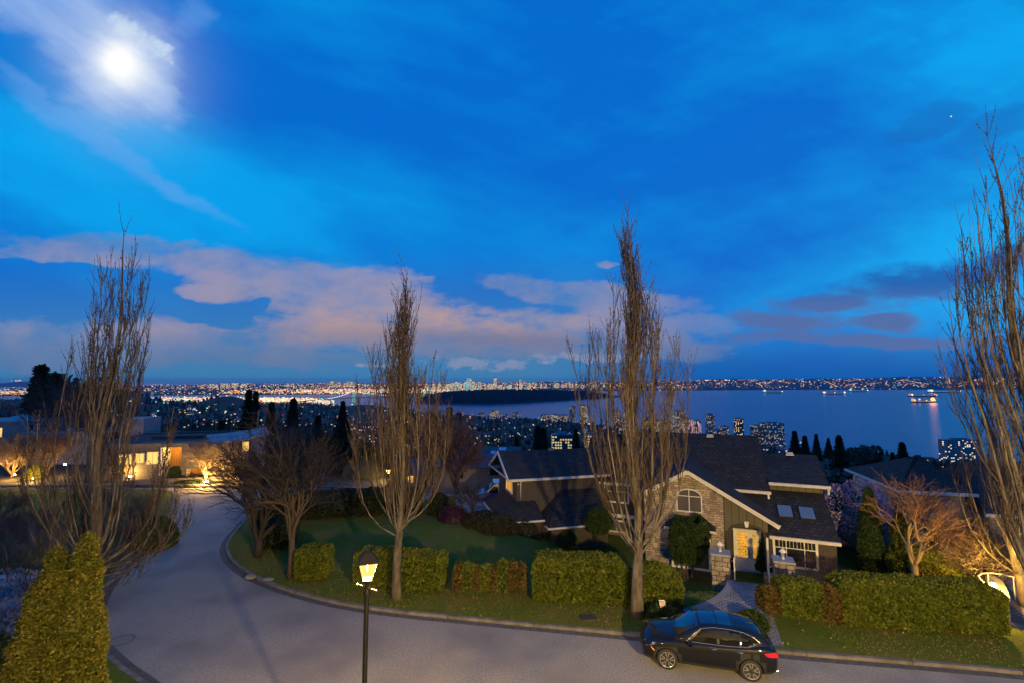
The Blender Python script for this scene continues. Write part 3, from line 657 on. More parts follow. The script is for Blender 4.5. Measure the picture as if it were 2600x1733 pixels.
# ------------------------------------------------------------------ vegetation builders
def bare_poplar(label, base, H, R0, fork, prof, seed, nl=34, lean=(0, 0), twig=TWIG, leaders=3, group=None, cat='bare tree', bark=BARK, sub=6, twigs=9, lowlimbs=10, whips=0):
    """upright bare tree: trunk and limbs in one mesh, the twigs with their spurs in another"""
    g = np.random.default_rng(seed); b = np.array(base[:3], float)
    T = Geo(); C = Geo()
    def axis(z): return np.array([b[0] + lean[0] * (z / H) ** 1.3 + .10 * math.sin(z * .7 + seed), b[1] + lean[1] * (z / H) ** 1.3 + .10 * math.cos(z * .55 + seed * 2), b[2] + z])
    zs = np.linspace(0, H, 22); rad = R0 * (1 - zs / H) ** 1.05 + .006; rad[0] *= 1.35; rad[1] *= 1.08
    T.tube([axis(z) for z in zs], rad, 8)
    buds_p = []; buds_n = []
    def shoot(p0, d0, ln, r0, depth, upw):
        n = 7 if depth < 2 else 5
        P = [np.array(p0)]; d = np.array(d0, float); st = ln / (n - 1)
        for i in range(n - 1):
            d = d + np.array([0, 0, upw]) + g.normal(0, .07 if depth else .05, 3); d /= np.linalg.norm(d); P.append(P[-1] + d * st)
        P = np.array(P); rr = r0 * (1 - np.linspace(0, 1, n)) ** .8 + .0042
        (T if depth == 0 else C).tube(P, rr, 6 if depth == 0 else (4 if depth == 1 else 3), cap=False)
        if depth >= 1:
            m = int(ln * (10 if depth == 1 else 12)); ts = g.uniform(.25, 1, m) * (n - 1.01); ii = ts.astype(int); fr = (ts - ii)[:, None]
            pp = P[ii] * (1 - fr) + P[ii + 1] * fr; buds_p.append(pp); nn = g.normal(0, 1, (m, 3)); buds_n.append(nn)
        return P
    for i in range(nl + whips):
        low = i < lowlimbs; wh = i >= nl
        z0 = fork + (g.uniform(0, .07) if low else g.uniform(0, .72) ** 1.15) * (H - fork)
        az = g.uniform(0, 2 * math.pi) if not low else i * 2 * math.pi / lowlimbs + g.uniform(-.3, .3)
        ztip = z0 + (H - z0) * g.uniform(.42, .74) if low else z0 + (H - z0) * g.uniform(.45, .92)
        if i % 5 == 4: z0 = fork + (H - fork) * g.uniform(.12, .4); ztip = H * g.uniform(.8, .97)
        if wh: z0 = fork * g.uniform(.35, 1.2); ztip = H * g.uniform(.2, .46)
        rmax = prof(ztip / H) * g.uniform(.7, 1.05) if wh else prof(ztip / H) * (g.uniform(.7, 1.05) if low else g.uniform(.25, 1.0))
        o = np.array([math.cos(az), math.sin(az)]); ax0 = axis(z0)
        n = 10; t = np.linspace(0, 1, n); P = []
        zs2 = z0 + (ztip - z0) * t ** 1.12
        k = g.uniform(2.8, 5.0); rr_ = rmax * (1 - np.exp(-k * t)) / (1 - math.exp(-k))
        for j in range(n):
            a0 = axis(zs2[j]); P.append([a0[0] + o[0] * rr_[j] + g.normal(0, .04) * t[j], a0[1] + o[1] * rr_[j] + g.normal(0, .04) * t[j], a0[2]])
        P = np.array(P); r0 = R0 * (.21 if low else .10 if wh else .12) * (1 - z0 / H) ** .7 * g.uniform(.7, 1.1)
        T.tube(P, r0 * (1 - t) ** .75 + .006, 6, cap=False)
        ns = sub if low else max(3, sub - 2)
        for s in range(ns):
            tt_ = g.uniform(.12, .85) * (n - 1.01); j = int(tt_); p = P[j] + (P[j + 1] - P[j]) * (tt_ - j); dd = P[j + 1] - P[j]; dd /= np.linalg.norm(dd)
            a2 = g.uniform(0, 2 * math.pi); dd = dd + .42 * np.array([math.cos(a2), math.sin(a2), .25]); dd /= np.linalg.norm(dd)
            ln = g.uniform(.12, .26) * (ztip - z0) * (1.15 - tt_ / n * .5) + .5
            Q = shoot(p, dd, ln, r0 * .34 * (1 - tt_ / n) + .0075, 1, .26)
            for w in range(twigs if low or wh else max(3, int(twigs * .45))):
                q = g.uniform(.15, .95) * (len(Q) - 1.01); jj = int(q); pq = Q[jj] + (Q[jj + 1] - Q[jj]) * (q - jj); a3 = g.uniform(0, 2 * math.pi)
                dq = Q[jj + 1] - Q[jj]; dq /= np.linalg.norm(dq); dq = dq + .5 * np.array([math.cos(a3), math.sin(a3), .6]); dq /= np.linalg.norm(dq)
                shoot(pq, dq, g.uniform(.3, 1.1), .0062, 2, .2)
        for w in range(twigs if low else twigs // 2):
            q = g.uniform(.45, .98) * (n - 1.01); jj = int(q); pq = P[jj] + (P[jj + 1] - P[jj]) * (q - jj); a3 = g.uniform(0, 2 * math.pi)
            dq = np.array([math.cos(a3) * .6, math.sin(a3) * .6, 1.]); dq /= np.linalg.norm(dq); shoot(pq, dq, g.uniform(.3, 1.1), .0065, 2, .12)
    for w in range(twigs * 4):
        z = g.uniform(.4, .995) * H; a3 = g.uniform(0, 2 * math.pi); dq = np.array([math.cos(a3) * .5, math.sin(a3) * .5, 1.]); dq /= np.linalg.norm(dq)
        shoot(axis(z), dq, g.uniform(.4, 1.4), .01, 2 if w % 3 else 1, .12)
    C.leaves(np.concatenate(buds_p), np.concatenate(buds_n), .035, aspect=1.9, seed=seed)
    t_ = thing('bare_poplar_tree' if cat == 'bare tree' else 'tree', tuple(base), label, cat, group)
    T.build('trunk', bark, t_, smooth=True); C.build('twigs', twig, t_)
    return t_
def bare_round(name, label, base, H, W, seed, trunk_h=.8, nstem=4, r0=.12, depth=4, mats=(TWIGD, TWIGD), droop=0.0, kids=4, cat='bare tree', group=None, splay=.8, buds=0):
    """wide-spreading bare tree or shrub"""
    g = np.random.default_rng(seed); T = Geo(); C = Geo(); b = np.array(base[:3], float); tips = []
    def grow(p, d, ln, r, lv):
        n = 5; P = [p]; d = np.array(d, float)
        for i in range(n - 1):
            d = d + g.normal(0, .13, 3) + np.array([0, 0, .05 if lv < 2 else .03 - droop]); d /= np.linalg.norm(d); P.append(P[-1] + d * ln / (n - 1))
        P = np.array(P); (T if lv < 2 else C).tube(P, r * (1 - .55 * np.linspace(0, 1, n)), 6 if lv < 2 else 3, cap=False)
        if lv >= depth: tips.append(P[-1]); return
        for k in range(kids):
            q = (.35 + .65 * (k + 1) / kids) * (n - 1.01) if kids > 1 else n - 1.01; j = int(q); pq = P[j] + (P[j + 1] - P[j]) * (q - j)
            rnd = g.normal(0, 1, 3); rnd -= rnd.dot(d) * d; rnd /= np.linalg.norm(rnd); dd = d + rnd * g.uniform(.35, .85); rel = pq - b
            dd = dd + .22 * np.array([rel[0] / W, rel[1] / W, 0]); dd /= np.linalg.norm(dd)
            grow(pq, dd, ln * g.uniform(.6, .85), r * .55, lv + 1)
    tot = sum(.72 ** i for i in range(depth + 1))
    for s in range(nstem):
        a = s * 2 * math.pi / nstem + g.uniform(-.4, .4)
        if trunk_h > 0 and s == 0: T.tube([b, b + [.03, 0, trunk_h * .5], b + [0, .02, trunk_h]], [r0 * 1.4, r0 * 1.15, r0 * 1.1], 8)
        st = b + np.array([math.cos(a) * r0 * .4, math.sin(a) * r0 * .4, max(trunk_h - .08, 0)])
        d = np.array([math.cos(a) * splay * W / H, math.sin(a) * splay * W / H, 1.0]) * 1.0; d /= np.linalg.norm(d)
        grow(st, d, (H - trunk_h) / tot * g.uniform(1.0, 1.3), r0 * .75, 0)
    if buds:
        tp_ = np.array(tips); k = g.integers(0, len(tp_), buds); C.leaves(tp_[k] + g.normal(0, .12, (buds, 3)), g.normal(0, 1, (buds, 3)), .05, seed=seed)
    t_ = thing(name, tuple(base), label, cat, group)
    T.build('trunk' if trunk_h > 0 else 'stems', mats[0], t_, smooth=True); C.build('twigs', mats[1], t_); return t_
def lump(P, k, amp, seed=0):
    x, y, z = P[:, 0], P[:, 1], P[:, 2]; s = seed * 1.7
    return amp * (np.sin(x * k + s) * np.sin(y * k * 1.1 + s * 2) + .7 * np.sin(z * k * 1.3 + x * k * .6 + s) + .5 * np.sin(x * k * 2.3 + z * k * 1.9 + s * 3) + .4 * np.sin((y + z) * k * 3.1 + s)) / 2.0
def hedge(label, A, B, width, h, m=HEDGE, n=9000, size=.075, seed=1, lobes=0, lobeamp=.12, group=None, cat='hedge', z0=None, round_=.10, base_gap=.12, trunks=0, ends=(0, 0), name='clipped_hedge', tops=.05):
    """clipped hedge from A to B (front-bottom line); thick body plus a skin of small leaves"""
    g = np.random.default_rng(seed); A = Vector(A); B = Vector(B); Ld = (B - A).length; u = (B - A).normalized(); v = Vector((-u.y, u.x, 0))
    if v.y < 0: v = -v
    area = np.array([Ld * h, Ld * h * .5, Ld * width, width * h, width * h]); pr = area / area.sum(); f = g.choice(5, n, p=pr)
    a = g.uniform(0, 1, n); b = g.uniform(0, 1, n); s = np.where(f < 3, a * Ld, np.where(f == 3, 0, Ld)); z = np.where(f == 2, h, b * (h - base_gap) + base_gap)
    w = np.where(f == 0, 0, np.where(f == 1, width, np.where(f == 2, b * width, a * width)))
    N = np.zeros((n, 3)); N[f == 0] = -np.array(v); N[f == 1] = np.array(v); N[f == 2] = (0, 0, 1); N[f == 3] = -np.array(u); N[f == 4] = np.array(u)
    # round the shoulders
    ex = np.minimum(w, width - w); top = h - z; k = np.clip(1 - (ex + top) / round_, 0, 1) * .5 * round_
    z = z - k; w = w + np.where(w < width / 2, k, -k)
    exs = np.minimum(s, Ld - s); k = np.clip(1 - (exs + top) / (round_ * 1.6), 0, 1) * .8 * round_; z = z - k
    if lobes:
        ph = s / Ld * lobes * math.pi; lob = np.abs(np.cos(ph + .6 * np.sin(ph * .37 + seed))); dep = (1 - lob ** .35) * lobeamp * 2.2
        w = w + np.where(f == 0, dep, 0) - np.where(f == 1, dep, 0); z = z - np.where(f == 2, dep * 1.2, 0) - np.where((f < 2) & (z > h - .3), dep * .8, 0)
        z = z + (.5 + .5 * np.sin(np.floor(ph / math.pi + .5) * 2.3 + seed)) * tops * (z / h)
    P = np.array(A)[None, :] + s[:, None] * np.array(u) + w[:, None] * np.array(v); P[:, 2] = z
    P = P + N * (lump(P, 3.1, .04, seed) + lump(P, 9.5, .035, seed + 5))[:, None] + g.normal(0, .018, (n, 3)); P[:, 2] += A.z if z0 is None else z0
    G_ = Geo(); G_.leaves(P, N, size, seed=seed)
    cz = (A.z if z0 is None else z0); c = A + u * Ld / 2 + v * width / 2; ang = math.atan2(u.y, u.x)
    if lobes:
        for i in range(lobes):
            sc = (i + .5) / lobes * Ld; cc = A + u * sc + v * width / 2; G_.box((cc.x, cc.y, cz + base_gap + .05 + (h - base_gap - .34) / 2), (Ld / lobes * .7, width - .42, h - base_gap - .34), ang, taper=.8)
    else: G_.box((c.x, c.y, cz + base_gap + .05 + (h - base_gap - .3) / 2), (Ld - .3 - round_ * .5, width - .34, h - base_gap - .3), ang, taper=.8)
    t_ = thing(name, (A.x, A.y, cz), label, cat, group); G_.build('foliage', m, t_)
    if trunks:
        T = Geo()
        for i in range(trunks):
            for q in range(1):
                sc = (i + .5) / trunks * Ld + g.normal(0, .08); p = A + u * sc + v * (width * .45)
                e = p + u * g.normal(0, .12) + v * g.normal(-.1, .08); T.tube([(p.x, p.y, cz - .05), ((p.x + e.x) / 2, (p.y + e.y) / 2, cz + .2), (e.x, e.y, cz + .6)], [.035, .028, .02], 5)
        T.build('stems', TWIG, t_)
    return t_
def bush(name, label, c, prof, H, m, n=6000, size=.07, seed=1, cat='shrub', group=None, amp=.08, k=3., squash=1.0, core=.86, trunk=None, jitter=.9, up=0, aspect=1.6, seeds2=None):
    """revolved leafy body: prof(t) is the radius at relative height t"""
    g = np.random.default_rng(seed); t = g.uniform(0, 1, n * 3); rr = np.array([prof(x) for x in t]); keep = g.uniform(0, rr.max() + .05 * H, len(t)) < rr + .04 * H; t = t[keep][:n]; rr = rr[keep][:n]; n = len(t)
    a = g.uniform(0, 2 * math.pi, n); e = 1e-2; sl = np.array([(prof(min(x + e, 1)) - prof(max(x - e, 0))) / (2 * e * H) for x in t])
    N = np.stack([np.cos(a), np.sin(a) * squash, -sl], -1); N /= np.linalg.norm(N, axis=1)[:, None]
    P = np.stack([rr * np.cos(a), rr * np.sin(a) * squash, t * H], -1); Pw = P + np.array(c[:3]); P = Pw + N * (lump(Pw, k, amp, seed) + lump(Pw, k * 3.3, amp * .45, seed + 3) + g.normal(0, .02, n) - .02)[:, None]
    G_ = Geo(); G_.leaves(P, N, size, seed=seed, jitter=jitter, up=up, aspect=aspect)
    if core:
        G_.lathe(c[:3], [(max(prof(q) * core, .01), q * H * .96 + .02) for q in np.linspace(0, 1, 10)], 12)
    t_ = thing(name, tuple(c[:3]), label, cat, group); f = G_.build('foliage', m, t_)
    if trunk:
        T = Geo(); [T.tube([(c[0] + dx, c[1], trunk[0]), (c[0] + dx * 1.5, c[1], (trunk[0] + c[2]) / 2), (c[0] + dx * 2, c[1], c[2] + .3)], [trunk[1] * 1.2, trunk[1], trunk[1]], 6) for dx in trunk[2]]
        T.build('trunk', TWIG, t_)
    return t_
sph = lambda R_: (lambda t: R_ * math.sqrt(max(0, 1 - (2 * t - 1) ** 2)))
dome = lambda R_: (lambda t: R_ * math.sqrt(max(0, 1 - t ** 2.2)))
def conep(R_, p=.8, b=.08): return lambda t: R_ * min(1, (t / b + .6) if t < b * .4 else 9) * (1 - t) ** p

# ------------------------------------------------------------------ the bare street trees
bare_poplar('tallest central bare poplar on the verge, just left of the small white sign', WZ(1622, 1560, .1), 17.6, .235, 2.15,
            lambda h: float(np.interp(h, [0, .58, .68, .78, .86, 1], [4.2, 3.3, 2.3, 1.2, .65, .35])), 11, nl=48, lowlimbs=16, sub=7, twigs=11, whips=0, group=None)
bare_poplar('bare poplar with a split-topped crown on the verge just right of the street lamp', WZ(1012, 1516, .1), 15.2, .2, 2.6,
            lambda h: float(np.interp(h, [0, .6, .68, .8, .87, 1], [3.4, 2.8, 2.1, 1.1, .65, .3])), 23, nl=44, lowlimbs=15, sub=7, twigs=11, whips=0, group=None)
bare_poplar('bare poplar with long whippy shoots rising behind the golden cedar', (-17.6, 20.4, .1), 16.6, .23, 1.9,
            lambda h: float(np.interp(h, [0, .5, .65, .8, .9, 1], [4.6, 2.5, 1.6, 1.2, 1.0, .7])), 31, nl=34, lowlimbs=16, sub=6, twigs=8, whips=20, lean=(.6, 0))
bare_poplar('tall bare poplar at the right-hand edge, its limbs bending over the neighbour roof', (19.6, 17.6, .1), 19.5, .3, 1.6,
            lambda h: float(np.interp(h, [0, .45, .62, .8, 1], [5.2, 3.9, 2.8, 1.7, .9])), 47, nl=44, lowlimbs=14, sub=6, twigs=9, whips=0, lean=(-1.2, 0))
bare_poplar('bare slanting tree between the neighbour house and the big poplar at the right edge', (22.6, 21.5, .1), 12.5, .22, 1.2,
            lambda h: 2.6 - h * 2, 53, nl=20, lowlimbs=8, sub=5, twigs=6, lean=(-2.0, .5))
bare_round('dark_bare_tree', 'dark many-stemmed bare tree on the grassy corner inside the road bend', WZ(655, 1412, .1), 6.8, 3.3, 61, trunk_h=1.0, nstem=7, r0=.18, depth=4, kids=4, mats=(TWIGD, TWIGD))
bare_round('bare_tree', 'bare tree with brown leaning trunk beside the short hedge block', WZ(737, 1466, .1), 7.8, 1.7, 67, trunk_h=2.0, nstem=6, r0=.14, depth=4, kids=4, mats=(TWIG, TWIGD))
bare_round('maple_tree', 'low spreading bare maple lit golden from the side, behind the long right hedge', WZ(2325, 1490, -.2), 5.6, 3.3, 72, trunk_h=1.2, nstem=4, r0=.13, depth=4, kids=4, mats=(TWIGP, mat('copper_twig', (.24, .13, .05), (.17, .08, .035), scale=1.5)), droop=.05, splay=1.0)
bare_round('bare_tree', 'small dark bare tree with forked trunk between the driveway and the blue van', WZ(1195, 1330, -.1), 3.2, 1.7, 73, trunk_h=.5, nstem=4, r0=.09, depth=4, kids=4, mats=(TWIGD, TWIGD))
bare_round('bare_tree', 'broad bare tree with orange-lit inner branches behind the far end of the hedge', WZ(1140, 1300, -.3) + Vector((0, 4, 0)), 7.0, 3.2, 79, trunk_h=1.2, nstem=6, r0=.17, depth=4, kids=5, mats=(TWIGR, TWIGR))
bare_round('bare_shrub', 'pinkish twiggy bare shrub in front of the white bay window', WZ(2085, 1500, -.2), 1.7, .9, 83, trunk_h=0, nstem=9, r0=.03, depth=3, kids=4, mats=(TWIGP, TWIGR), cat='shrub')
bare_round('bare_shrub', 'thin grey bare shrub beside the ramp to the right of the bay window', WZ(2150, 1508, -.2), 1.2, .7, 85, trunk_h=0, nstem=7, r0=.02, depth=3, kids=4, mats=(TWIGP, TWIGP), cat='shrub')

# ------------------------------------------------------------------ hedges
def HZ(px, py): return WZ(px, py, .1)
hedge('short dark green hedge block beside the leaning bare tree, left of the street lamp', HZ(746, 1477), HZ(824, 1475), 1.3, 1.42, HEDGE, 9000, seed=2, lobes=3, lobeamp=.05)
hedge('clipped hedge block behind the street lamp and the bare poplar trunk', HZ(897, 1490), HZ(1114, 1510), 1.25, 1.58, HEDGE, 15000, seed=3, lobes=5, lobeamp=.02, group=None)
ords = ['leftmost', 'second', 'third', 'fourth', 'fifth', 'sixth', 'seventh', 'rightmost']; wds = [.42, .5, .36, .46, .36, .5, .42, .44]; hts = [1.5, 1.5, 1.4, 1.46, 1.42, 1.68, 1.66, 1.6]
cA, cB = HZ(1150, 1512), HZ(1335, 1519); acc = 0
for k_, nm_ in enumerate(ords):
    w_ = wds[k_] * (cB - cA).length / sum(wds); p0 = cA + (cB - cA).normalized() * (acc + .02); p1 = cA + (cB - cA).normalized() * (acc + w_ - .02); acc += w_
    hedge('%s rounded shrub in the ragged row of eight %s columns' % (nm_, 'bronze-green'), p0, p1, .85, hts[k_], [HEDGEB, HEDGE][k_ in (1, 3, 5)], 2100, size=.07, seed=140 + k_, trunks=1, base_gap=.25, round_=.3, cat='hedge shrub', group='columns of the ragged bronze-green hedge', name='hedge_shrub')
hedge('long flat-topped clipped hedge behind the tallest central poplar trunk', HZ(1355, 1528), HZ(1596, 1540), 1.5, 1.78, HEDGE, 24000, seed=5, lobes=6, lobeamp=.02)
hedge('flat-topped hedge block with rounded right end behind the small white sign', HZ(1610, 1548), HZ(1735, 1552), 1.5, 1.72, HEDGE, 13000, seed=6, round_=.5)
hedge('narrow rust-brown hedge column at the end of the paved walk', HZ(1950, 1584), HZ(1988, 1583), .8, 1.62, HEDGEB, 4200, seed=7, trunks=1, base_gap=.4, round_=.4)
hedge('open-stemmed hedge section between the paved walk and the brown-tinged column', HZ(1990, 1584), HZ(2092, 1590), .9, 1.6, HEDGE, 9500, seed=8, lobes=3, lobeamp=.08, trunks=1, base_gap=.3)
hedge('slim bronze hedge column in the gap of the long right hedge', HZ(2097, 1594), HZ(2143, 1596), .85, 1.66, HEDGEB, 5200, seed=9, trunks=1, base_gap=.3, round_=.35)
hedge('long clipped hedge running to the lit driveway at the right', HZ(2146, 1596), HZ(2566, 1622), 1.35, 1.76, HEDGE, 42000, seed=10, lobes=9, lobeamp=.02, trunks=0, base_gap=.15, round_=.2)
# long dark hedge behind the lawn, following the bend
hb = [(668, 1402), (690, 1352), (765, 1322), (914, 1313), (1066, 1308)]
hp_ = [HZ(*q) for q in hb]
hl = ['dark hedge at the bend, nearest piece beside the dark bare tree', 'dark hedge piece curving away along the road bend', 'dark clipped hedge along the far edge of the lawn, left part', 'dark clipped hedge beyond the lawn, right below the distant street lamp']
for i in range(4):
    hedge(hl[i], hp_[i], hp_[i + 1], 1.6, 1.75 if i else 1.3, DARKL, [5000, 6000, 8000, 9000][i], size=.1, seed=20 + i, lobes=[1, 3, 4, 5][i] * 2, lobeamp=.03)
hedge('squat dark hedge at the end of the lawn left of the purple bush', HZ(1086, 1311), HZ(1134, 1311), 1.2, 1.65, DARKL, 3500, size=.1, seed=26, round_=.5)
hedge('single narrow hedge column with a lit left edge beside the driveway', HZ(1139, 1309), HZ(1152, 1309), .7, 1.6, HEDGE, 1500, size=.08, seed=27, round_=.4)

# ------------------------------------------------------------------ shrubs and conifers near the house
def B_(px, py, z): return WZ(px, py, z)
bush('golden_cedar', 'big golden-green cedar with a twin top in the left foreground', (-10.42, 11.2, -.05), lambda t: 1.27 * (1 - t) ** .60 * (1 - .05 * math.sin(t * 9)) if t < .995 else .05, 6.25, CEDAR, 170000, .036, 41, cat='cedar tree', amp=.09, k=3.0, core=.78, up=.35, aspect=2.0)
bush('golden_cedar', 'shorter golden cedar stem leaning out on the right of the twin-topped one', (-9.85, 11.3, -.05), lambda t: .70 * (1 - t) ** .45 + .01, 6.55, CEDAR, 60000, .036, 42, cat='cedar tree', amp=.08, k=2.6, core=.78, up=.35, aspect=2.0)
bush('garden_shrub', 'dense green shrub cut off by the lower left corner', (-14.6, 12.4, .05), dome(2.1), 3.7, GREEN, 14000, .09, 43, amp=.14)
bush('garden_shrub', 'round green bush lit from the side between the poplar shoots and the road', B_(345, 1400, .1) + Vector((0, 1.2, 0)), dome(1.3), 1.7, GREEN, 6000, .09, 44)
bush('purple_bush', 'clipped purple-leaved bush at the edge of the driveway', B_(1152, 1326, -.1), dome(1.15), 1.25, PURPLE, 5500, .07, 45, cat='shrub', squash=.8)
bush('garden_shrub', 'low dark clipped shrub beside the forked bare tree', B_(1222, 1348, -.4), dome(1.45), 1.35, BROWNL, 6000, .08, 46)
bush('garden_shrub', 'small pale-green shrub tucked between the dark clipped ones', B_(1226, 1350, -.4) + Vector((0, -1.0, 0)), dome(.5), 1.0, LIMEL and GREEN, 2500, .07, 47)
bush('garden_shrub', 'large dark brown-green dome at the corner of the low garage roof', B_(1268, 1372, -.7), dome(1.75), 1.75, BROWNL, 9000, .08, 48)
bush('garden_shrub', 'second dark dome next to the bronze twiggy shrub under the eave', B_(1325, 1376, -.8), dome(1.35), 1.45, BROWNL, 6000, .08, 49)
bare_round('bare_shrub', 'reddish twiggy shrub under the step in the low eave', B_(1375, 1372, -.9), 1.4, .9, 87, trunk_h=0, nstem=9, r0=.03, depth=3, kids=4, mats=(TWIGR, TWIGR), cat='shrub')
bush('garden_shrub', 'small low shrub under the eave right of the reddish twigs', B_(1440, 1378, -1.0), dome(.7), .8, GREEN, 2500, .07, 50)
bush('ball_tree', 'round green ball-shaped shrub on a short stem left of the small lower window', B_(1520, 1352, -.2), sph(.95), 1.7, GREEN, 7000, .08, 51, cat='shrub', trunk=(-1.5, .05, (-.06, .05)))
bush('yew_tree', 'dense feathery yew standing on bare stems in front of the bay window', B_(1750, 1418, -.3) , lambda t: 1.1 * math.sqrt(max(0, 1 - (1.6 * t - .85) ** 2 * 1.05)) if t < .98 else .2, 2.2, GREEN, 16000, .085, 52, cat='yew tree', trunk=(-1.4, .05, (-.3, -.12, .12)), up=.8, aspect=2.8, amp=.3, k=2.4)
bush('columnar_cedar', 'pointed dark cedar on the left side of the front door', B_(1845, 1462, -1.3) + Vector((.1, 1.6, 0)), conep(.75, .7), 3.6, GREEN, 8000, .075, 53, cat='cedar tree')
bush('columnar_cedar', 'pointed cedar between the front door and the bay window', B_(1981, 1475, -1.3) + Vector((.1, 1.4, 0)), conep(.72, .65), 3.1, GREEN, 7500, .075, 54, cat='cedar tree')
bush('columnar_cedar', 'tall dark cedar column against the right end of the house', (20.6, 27.9, -1.4), lambda t: .8 * (1 - t) ** .45, 5.3, GREEN, 12000, .085, 55, cat='cedar tree', amp=.12)
bush('columnar_cedar', 'bronzed cedar column in front of the tall dark one beside the house', (21.2, 26.4, -1.4), lambda t: .85 * (1 - t) ** .4, 4.3, HEDGE, 12000, .085, 56, cat='cedar tree', amp=.12)
bush('garden_shrub', 'dark leafy shrub behind the lit bush on the right', B_(2405, 1480, -.2) + Vector((0, 1.6, 0)), dome(1.3), 1.35, GREEN, 9000, .09, 57)
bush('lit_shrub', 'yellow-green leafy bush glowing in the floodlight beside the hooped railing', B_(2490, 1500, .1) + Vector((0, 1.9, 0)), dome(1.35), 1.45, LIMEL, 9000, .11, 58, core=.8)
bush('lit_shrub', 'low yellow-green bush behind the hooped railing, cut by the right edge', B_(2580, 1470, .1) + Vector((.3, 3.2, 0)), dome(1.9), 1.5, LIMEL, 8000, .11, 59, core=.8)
bush('juniper', 'low feathery juniper growing in front of the white sign', B_(1697, 1578, .1), dome(.75), .55, GREEN, 2600, .09, 60, cat='shrub', up=.5, aspect=3.2, core=.6)
bush('juniper', 'low green juniper behind the roof of the parked car', B_(1915, 1588, .1), dome(.5), .5, GREEN, 2600, .09, 62, cat='shrub', up=.5, aspect=3, core=.6)
bush('blossom_tree', 'pale pink-violet blossoming tree behind the right end of the house', (23.2, 32.5, -1.2), sph(2.0), 4.6, BLOSSOM, 5200, .1, 63, cat='blossom tree', core=0, amp=.5, k=1.7, trunk=(-2.5, .08, (-.1, .1)))
bush('heather_shrub', 'mound of pale grey-violet heather at the left edge below the bare shoots', (-18.9, 18.0, .05), dome(2.2), 2.0, PALEF, 14000, .085, 64, amp=.2, k=1.6)
bush('heather_shrub', 'second smaller heather mound behind the golden cedar', (-21.6, 20.6, .05), dome(2.2), 1.8, PALEF, 6000, .08, 65, amp=.15)
r = np.random.default_rng(91); TWIGL = mat('grey_brown_twig_bark', (.16, .12, .085), (.10, .075, .055), scale=1.5, rough=.85)
tl = ['wiry bare thicket nearest the heather mound at the left', 'wiry dark thicket left of the poplar trunk', 'reddish bare thicket on the left lot below the lit trees', 'grey-brown thicket beside the road behind the poplar shoots', 'tall bare thicket in front of the lit bank of the modern house', 'dark thicket at the left edge in front of the blue side road', 'low brown thicket on the near side of the left lot', 'thin bare clump in the middle of the left lot']
for i, (x, y, H, Wd) in enumerate([(-24, 24, 2.9, 3.2), (-22.8, 27.5, 2.6, 2.4), (-30, 30, 2.4, 3.4), (-24.9, 32.5, 2.5, 2.0), (-31, 36.5, 2.3, 3.6), (-37, 35, 2.3, 4.2), (-19.9, 23.2, 2.3, 1.9), (-27.5, 26.5, 3.0, 2.6)]):
    bare_round('bare_thicket', tl[i], (x, y, .05), H, Wd, 300 + i, trunk_h=0, nstem=13, r0=.05, depth=3, kids=5, mats=(BARK, [TWIGL, TWIGR, TWIG][i % 3]), cat='thicket')

